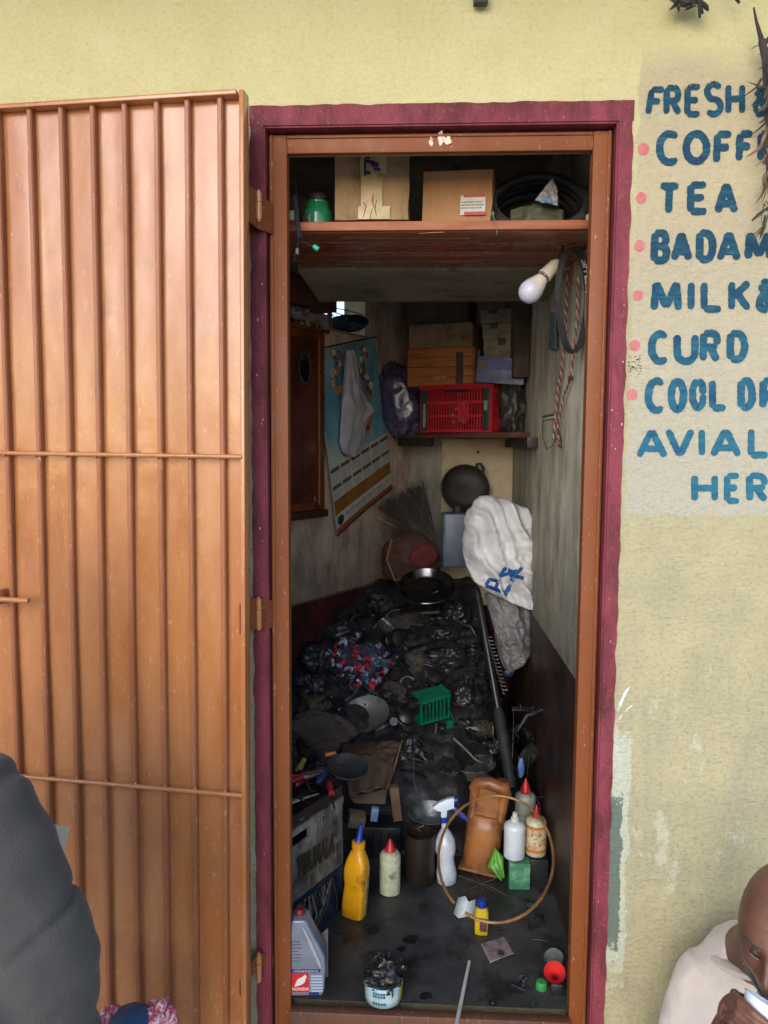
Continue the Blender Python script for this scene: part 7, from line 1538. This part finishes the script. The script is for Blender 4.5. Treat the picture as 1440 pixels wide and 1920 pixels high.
# eyes, lids, brows, beard
for sx in (-1, 1):
    e_ = T_head.inverted() @ onhead((sx*.031, -.10, -.001)); MB().ball((e_.x, e_.y+.0085, e_.z), .0100, 16, 12, T_head).build('eye', mat('eye_lid', (96, 62, 50), (78, 50, 42), 60, rough=.4), pm)
    m = MB(); m.tube([onhead((sx*(.019+.024*k/8), -.0985, -.0045-.0028*math.sin(math.pi*k/8)), .0006) for k in range(9)], [.0004]+[.0013]*7+[.0004], 6); m.build('eye_white', mat('eye_white', (150, 138, 130), rough=.25), pm)
    m = MB(); m.tube([onhead((sx*(.016+.030*k/8), -.0985, -.0015-.0030*math.sin(math.pi*k/8)), .0008) for k in range(9)], [.0006]+[.0014]*7+[.0005], 6); m.build('lash_line', mat('lash', (26, 18, 16), rough=.8), pm)
    m = MB(); r_ = random.Random(sx+5)
    for k in range(110):
        u = r_.random(); p = Vector((sx*(.012+.040*u), -.1085+.016*u*u, .0185+.006*math.sin(2.2*u)+r_.gauss(0, .002))); d = Vector((sx*.006, -.0015, r_.gauss(.001, .001))); q0 = onhead(p, .0004); m.tube([q0, q0+(T_head.to_3x3() @ d)], [.0006, .0002], 4)
    m.build('eyebrow', mat('brow_hair', (48, 42, 40), (96, 92, 90), 300, rough=.9), pm)
m = MB(); r_ = random.Random(2)
for k in range(1500):
    a = r_.uniform(-1.25, 1.25); z = r_.uniform(-.122, -.040); 
    if z > -.072 and abs(a) < .28 and z < -.050: continue
    if z > -.055 and abs(a) > .45 and r_.random() < .7: continue
    kz = min(1, max(0, (-.02-z)/.10)); x = .068*math.sin(a)*(1-.30*kz)*math.sqrt(max(.05, 1-(z/.128)**2)); y = -(.094*math.cos(a)*(1-.1*kz)*math.sqrt(max(.05, 1-(z/.128)**2))+.012*kz+.006*math.exp(-(a/.4)**2))
    p = Vector((x, y, z)); d = Vector((x*.05+r_.gauss(0, .002), -.006, -.006+r_.gauss(0, .002))); q0 = onhead(p); m.tube([q0, q0+(T_head.to_3x3() @ d)], [.0007, .0002], 4)
m.build('beard', mat('grey_stubble', (120, 118, 116), (48, 46, 46), 300, rough=.9), pm)
m = MB()
for k in range(700):
    a = r_.uniform(1.45, 4.83); b = r_.uniform(-.25, .75); d = Vector((math.sin(a)*math.cos(b), -math.cos(a)*math.cos(b), math.sin(b))); q = 1/math.sqrt((d.x/.074)**2+(d.y/.102)**2+(d.z/.122)**2); m.tube([T_head @ (d*q*1.0), T_head @ (d*q*1.018+Vector((0, 0, -.002)))], [.0007, .0002], 4)
m.build('hair', mat('short_hair', (40, 36, 36), (110, 108, 106), 200, rough=.9), pm)
# shirt
sh = MB(); limb(sh, [neck_b+Vector((0, .03, -.05)), chest, pel+Vector((0, 0, .02))], [.085, .135, .145], 32)
limb(sh, [neck_b+Vector((-.02, .03, -.035)), shR+Vector((.0, .0, -.012))], [.066, .060]); limb(sh, [neck_b+Vector((.02, .03, -.035)), shL], [.066, .060])
limb(sh, [shR, shR.lerp(elR, .72)], [.060, .062]); limb(sh, [shL, shL.lerp(elL, .72)], [.060, .062])
def fold(p): return .006*(1-2.2*abs(nz((p[0]*1.2+p[2]*.5, p[1], p[2]*.5-p[0]*.3), 9, 2)))+.0025*(1-2*abs(nz(p, 22, 3)))
remesh_build('shirt', sh, cloth_mat('cream_cotton', (222, 206, 194), (208, 192, 180)), pm, .006, 5, fold)
m = MB(); m.tube([neck_b+Vector((.070*math.cos(a), .0+.066*math.sin(a), -.012-.012*math.sin(a))) for a in [k*math.pi/16 for k in range(32)]], .010, 8, closed=True, sq=1.8); m.build('collar', cloth_mat('cream_cotton', (222, 206, 194), (208, 192, 180)), pm)
m = MB(); m.tube([shR+Vector((.045, -.052, .020)), shR+Vector((.020, -.066, -.03)), shR+Vector((.004, -.070, -.09)), shR+Vector((-.004, -.074, -.15))], .0018, 6); m.build('sleeve_seam', mat('seam', (160, 142, 134), rough=.9), pm)
tr = MB()
for sx in (-1, 1):
    hip = pel+Vector((.09*sx, -.02, -.03)); knee = hip+Vector((.03*sx, -.40, .12)); limb(tr, [pel+Vector((0, 0, -.01)), hip, knee, Vector((knee.x, knee.y+.02, -.02))], [.125, .10, .075, .065])
remesh_build('trousers', tr, cloth_mat('grey_trousers', (84, 84, 88), (66, 66, 72)), pm, .008, 4, fold)
# cup, held: its own thing
ct = thing('paper_cup', 'small white paper cup tilted to the lips of the bald man', 'cup', cup_c+base, cup_ax.to_track_quat('Z', 'Y').to_euler())
MB().lathe([(.001, -.040), (.022, -.040), (.023, -.038), (.032, .042), (.0335, .0425), (.0335, .045), (.031, .045), (.021, -.036), (.001, -.037)], 34, cap=False).build('cup_body', mat('cup_white', (222, 230, 234), rough=.5), ct, ang=50)
# ---- standing person bending at the lower left, back to the camera
pk = at(60, 1700, -.62)
p2 = thing('person', 'person in a dark charcoal shirt seen from behind, bending at the left edge', 'person', (pk.x-.16, -.62, -.355)); b2 = p2.location.copy()
def Q_(x, y, z): return Vector((x, y, z))-b2
Yq = -.70
def E_(px, py, inset, dy=0.0):   # a point inset metres left of the visible outline
    p = at(px, py, Yq+dy); return p+Vector((-inset, 0, 0))-b2
s0 = E_(0, 1470, .035); s0 += Vector((0, 0, -.055)); 
bd2 = MB()
shr = E_(62, 1560, .055)+Vector((0, 0, -.01)); elb = E_(150, 1750, .058, -.02); wr2 = E_(178, 2060, .06, .12)
nk = shr+Vector((-.19, .05, .10)); hd = nk+Vector((-.03, .12, .13)); chs = nk+Vector((-.01, -.03, -.26)); hp2 = Q_(nk.x+b2.x+.0, Yq-.05, .50)
limb(bd2, [nk, hd], [.056, .056]); Th2 = Matrix.Translation(hd+Vector((-.0, .04, .05))) @ Matrix.Rotation(R(180), 4, 'Z') @ Matrix.Rotation(R(35), 4, 'X'); head_mesh(bd2, Th2)
limb(bd2, [nk+Vector((0, -.02, -.05)), chs, hp2], [.08, .125, .125], 28); shl = nk+Vector((-.20, .03, -.09)); limb(bd2, [nk+Vector((0, 0, -.05)), shr], [.06, .052]); limb(bd2, [nk+Vector((0, 0, -.05)), shl], [.06, .052])
ell = shl+Vector((-.08, .06, -.27)); wrl = ell+Vector((.06, .22, .02)); wr2 = elb+Vector((-.13, .17, -.12))
for a, b, c in ((shr, elb, wr2), (shl, ell, wrl)):
    limb(bd2, [a, b, c], [.048, .040, .026]); pl_ = c+Vector((0, .05, 0)); bd2.ball(pl_, (.036, .042, .016), 16, 10)
    for k in range(4): q0 = pl_+Vector((-.026+.0175*k, .036, 0)); finger(bd2, [q0, q0+Vector((0, .03, -.006)), q0+Vector((0, .042, -.022)), q0+Vector((0, .036, -.036))], .008)
    finger(bd2, [pl_+Vector((.032, 0, 0)), pl_+Vector((.05, .024, -.008)), pl_+Vector((.046, .044, -.018))], .009)
for sx in (-1, 1):
    hip = hp2+Vector((.09*sx, 0, -.06)); kn = Vector((hip.x+.02*sx, hip.y+.05, .50)); an = Vector((hip.x+.03*sx, hip.y-.02, .08)); limb(bd2, [hip, kn, an], [.085, .058, .040]); limb(bd2, [an+Vector((0, 0, -.035)), an+Vector((.01*sx, .17, -.05))], [.038, .028])
remesh_build('body', bd2, M_skin, p2, .0045, 3)
m = MB(); blob(m, (0, 0, 0), .088, .112, .095, 3, .03, 3, 40, 26, M=Th2 @ Matrix.Translation((0, .014, .035))); m.build('hair', mat('black_hair', (24, 22, 22), (14, 13, 13), 90, rough=.6, bump=.6), p2)
st = MB(); limb(st, [nk+Vector((0, -.02, -.06)), chs, hp2], [.10, .16, .165], 36); 
limb(st, [nk+Vector((.02, -.02, -.055)), s0+Vector((0, 0, .02)), shr], [.075, .075, .066]); limb(st, [nk+Vector((-.02, -.02, -.055)), shl], [.072, .066])
limb(st, [shr, elb, elb+Vector((.022, .0, -.17))], [.066, .067, .060]); limb(st, [chs+Vector((.06, 0, .04)), elb+Vector((-.06, 0, -.12))], [.11, .09]); limb(st, [shl, ell], [.066, .066])
CR = [(-.62+.062*i, .006+.005*((i*7) % 3), -.010 if i % 2 else .005) for i in range(14)]
def fold2(p):
    a = (p[0]*.62-p[2]*.55)+.03*nz(p, 6, 8); cr_ = sum(dp*math.exp(-((a-c_)/w_)**2) for c_, w_, dp in CR)
    a = p[0]*.8+p[2]*.55; return cr_+ .005*(1-2*abs(nz((a, p[1], p[2]*.35-p[0]*.4), 6.5, 4)))+.003*(1-2*abs(nz((a*1.4, p[1], p[2]*.5), 13, 6)))
remesh_build('shirt', st, cloth_mat('charcoal_cotton', (74, 72, 71), (60, 59, 59)), p2, .007, 6, fold2)
tr = MB()
for sx in (-1, 1):
    hip = hp2+Vector((.09*sx, 0, -.06)); kn = Vector((hip.x+.02*sx, hip.y+.05, .50)); an = Vector((hip.x+.03*sx, hip.y-.02, .12)); limb(tr, [hp2, hip, kn, an], [.14, .115, .085, .07])
remesh_build('trousers', tr, cloth_mat('navy_trousers', (44, 52, 72), (34, 40, 58)), p2, .009, 4, fold)
# cream board behind the person
t = thing('cardboard_sheet', 'cream cardboard sheet leaning on the gate behind the person in charcoal', 'cardboard'); Yc = -.30
q = [at(60, 1541, Yc), at(130, 1552, Yc), at(112, 1640, Yc-.05), at(84, 1760, Yc-.12), at(20, 1740, Yc-.12)]; q += []
low_ = [at(40, 2250, Yc-.36), at(-30, 2240, Yc-.36)]
P_ = [q[0], q[1], q[2], q[3]]+low_; m = MB(); n = len(P_); o_ = Vector((0, .004, 0)); m.add(P_+[p+o_ for p in P_], [tuple(range(n)), tuple(range(n, 2*n))]+[(i, (i+1) % n, n+(i+1) % n, n+i) for i in range(n)]); m.build('sheet', mat('cream_sheet', (214, 202, 172), (196, 184, 156), 10, rough=.9, bump=.2), t, smooth=False)
# blue bundle with pink patterned cloth, bottom left
Yd = -.33; c = at(247, 1932, Yd); s = mpp(Yd)
t = thing('cloth_bundle', 'round blue bag top with pink flowered cloth sticking out on both sides', 'bundle', (c.x, Yd, -.19))
m = MB(); m.lathe([(.001, .0), (40*s, .0), (58*s, .05), (62*s, c.z+.19-.05), (60*s, c.z+.19), (50*s, c.z+.19+22*s), (34*s, c.z+.19+36*s), (16*s, c.z+.19+43*s), (.002, c.z+.19+45*s)], 40); m.build('bag', mat('blue_bag', (30, 78, 116), (20, 60, 96), 14, rough=.45, bump=.4), t, ang=70)
def floral():
    t_ = NT('floral_cloth'); c_ = t_.mix(t_.ramp(t_.noise(90, 3, .5), .48, .54), c3((206, 90, 110)), c3((226, 200, 204))); t_.bump(t_.noise(60, 4), .4, .003); return t_.fin(c_, .9)
fl_ = floral()
for (px, py, rx, rz, sd_, dy) in ((212, 1918, 26, 22, 3, .01), (298, 1912, 24, 28, 6, .02)):
    m = MB(); blob(m, (0, 0, 0), rx*s, .03, rz*s, sd_, .4, 1.8, 44, 30, .7); o = m.build('flowered_cloth', fl_, t, ang=180); o.location = at(px, py, Yd+dy)-t.location
    m = MB(); m.capsule(at(px+(6 if px < 250 else -8), py+20, Yd+dy)-t.location, Vector(((px-250)*s*.4, dy, .04)), .018, .03, 16); m.build('cloth_tail', fl_, t)
# ------------------------------------------------------------ dried plant hanging at the right edge, twigs on top
t = thing('dried_plant', 'dried hanging plant bundle with curled leaves tied at the right edge of the wall', 'dried plant'); rp = random.Random(8)
mst = mat('dry_stem', (70, 58, 62), (50, 46, 46), 30, rough=.9); mlf = [mat('dry_leaf_a', (128, 108, 74), (96, 84, 62), 24, rough=.9), mat('dry_leaf_b', (84, 84, 66), (58, 62, 52), 24, rough=.9), mat('dry_leaf_c', (136, 106, 78), (108, 84, 62), 24, rough=.9)]
m = MB(); Yl = -.05
def A_(x, y, d=0): return at(x, y, Yl-d)
m.tube([A_(1413, 14), A_(1418, 40), A_(1424, 62), A_(1429, 80)], [.0018, .003, .0045, .006], 7); m.tube([A_(1470, 40), A_(1450, 60), A_(1432, 84)], [.002, .0035, .005], 7)
m.tube([A_(1429, 76), A_(1434, 110), A_(1436, 160), A_(1440, 230), A_(1438, 300), A_(1444, 380), A_(1446, 440)], [.008, .006, .005, .004, .0035, .003, .002], 8)
m.tube([A_(1428, 148), A_(1418, 164), A_(1404, 174), A_(1396, 180)], [.0026, .002, .0014, .0008], 6); m.tube([A_(1440, 390), A_(1422, 402), A_(1410, 414)], [.004, .0036, .002], 6); m.tube([A_(1432, 90), A_(1424, 84), A_(1414, 88), A_(1408, 94)], [.0014, .001, .001, .0006], 5)
m.build('stem', mst, t)
for q in range(3):
    m = MB()
    for k in range(30):
        y = rp.choice([rp.uniform(82, 220), rp.uniform(150, 430)]); x0 = 1441+abs(rp.gauss(0, 5))-(7 if y > 230 else 0); p = A_(x0, y, rp.uniform(-.02, .03)); L = rp.uniform(.02, .05); a = rp.gauss(-1.7, .5); d = Vector((math.cos(a)*.55, rp.gauss(0, .25), math.sin(a))).normalized(); w = rp.uniform(.0015, .0045); side = d.cross(Vector((rp.gauss(0, 1), rp.gauss(0, 1), rp.gauss(0, 1)))).normalized(); cu_ = Vector((rp.gauss(0, .016), rp.gauss(0, .012), rp.gauss(0, .01)))
        def lf(u, v): return p+d*L*v+side*(u-.5)*w*2*math.sin(math.pi*min(1, v*.9+.08))**.7+cu_*v*v+Vector((0, .3*w*abs(u-.5), 0))
        m.grid(lf, 2, 6)
    m.build('dry_leaves', mlf[q], t, ang=180)
for (nm, lab, pts) in (('dried_plant', 'tuft of dried twigs hanging into the top of the picture right of the door', ((1268, -14, 1276, 6), (1284, -14, 1290, 8), (1296, -14, 1298, 10), (1304, -18, 1318, 26), (1316, -14, 1312, 34), (1318, 6, 1328, 20), (1276, 2, 1306, 6), (1290, -4, 1302, 12), (1380, -10, 1386, 6)[:4])),):
    t = thing(nm, lab, 'dried plant'); m = MB()
    for (x0, y0, x1, y1) in pts: m.tube([at(x0, y0, -.04), at((x0+x1)/2+rp.uniform(-2, 2), (y0+y1)/2, -.05), at(x1, y1, -.045)], [.004, .005, .0022], 6)
    m.tube([at(1305, -110, -.02), at(1300, -14, -.04), at(1310, 6, -.045)], .004, 6); m.tube([at(1305, -110, -.02), at(1280, -10, -.04)], .003, 6); m.tube([at(1305, -110, -.02), at(1384, -6, -.04)], .002, 6)
    m.build('twigs', mat('dark_twig', (62, 62, 56), (44, 44, 42), 30, rough=.9), t)
    m = MB()
    for k in range(40):
        p = at(rp.uniform(1270, 1304), rp.uniform(-12, 8), -.045); d = Vector((rp.gauss(0, 1), rp.gauss(0, .5), rp.gauss(-.4, .6))).normalized(); s_ = d.cross(Vector((0, 1, .3))).normalized(); w = rp.uniform(.003, .006); m.add([p-s_*w, p+s_*w, p+d*.016+s_*w*.5, p+d*.022], [(0, 1, 2, 3)])
    m.build('dry_leaves', mlf[1], t, solid=.0005)
t = thing('bracket', 'small dark metal clip on the wall at the top edge above the doorway', 'clip'); a = at(901, 2, -.02)
m = MB(); m.box((0, 0, .03), (.030, .02, .075)); m.box((0, .01, .09), (.010, .004, .06)); m.build('clip_body', mat('clip_dark', (66, 62, 56), (50, 48, 44), 30, rough=.6), t, bevel=.004); t.location = a
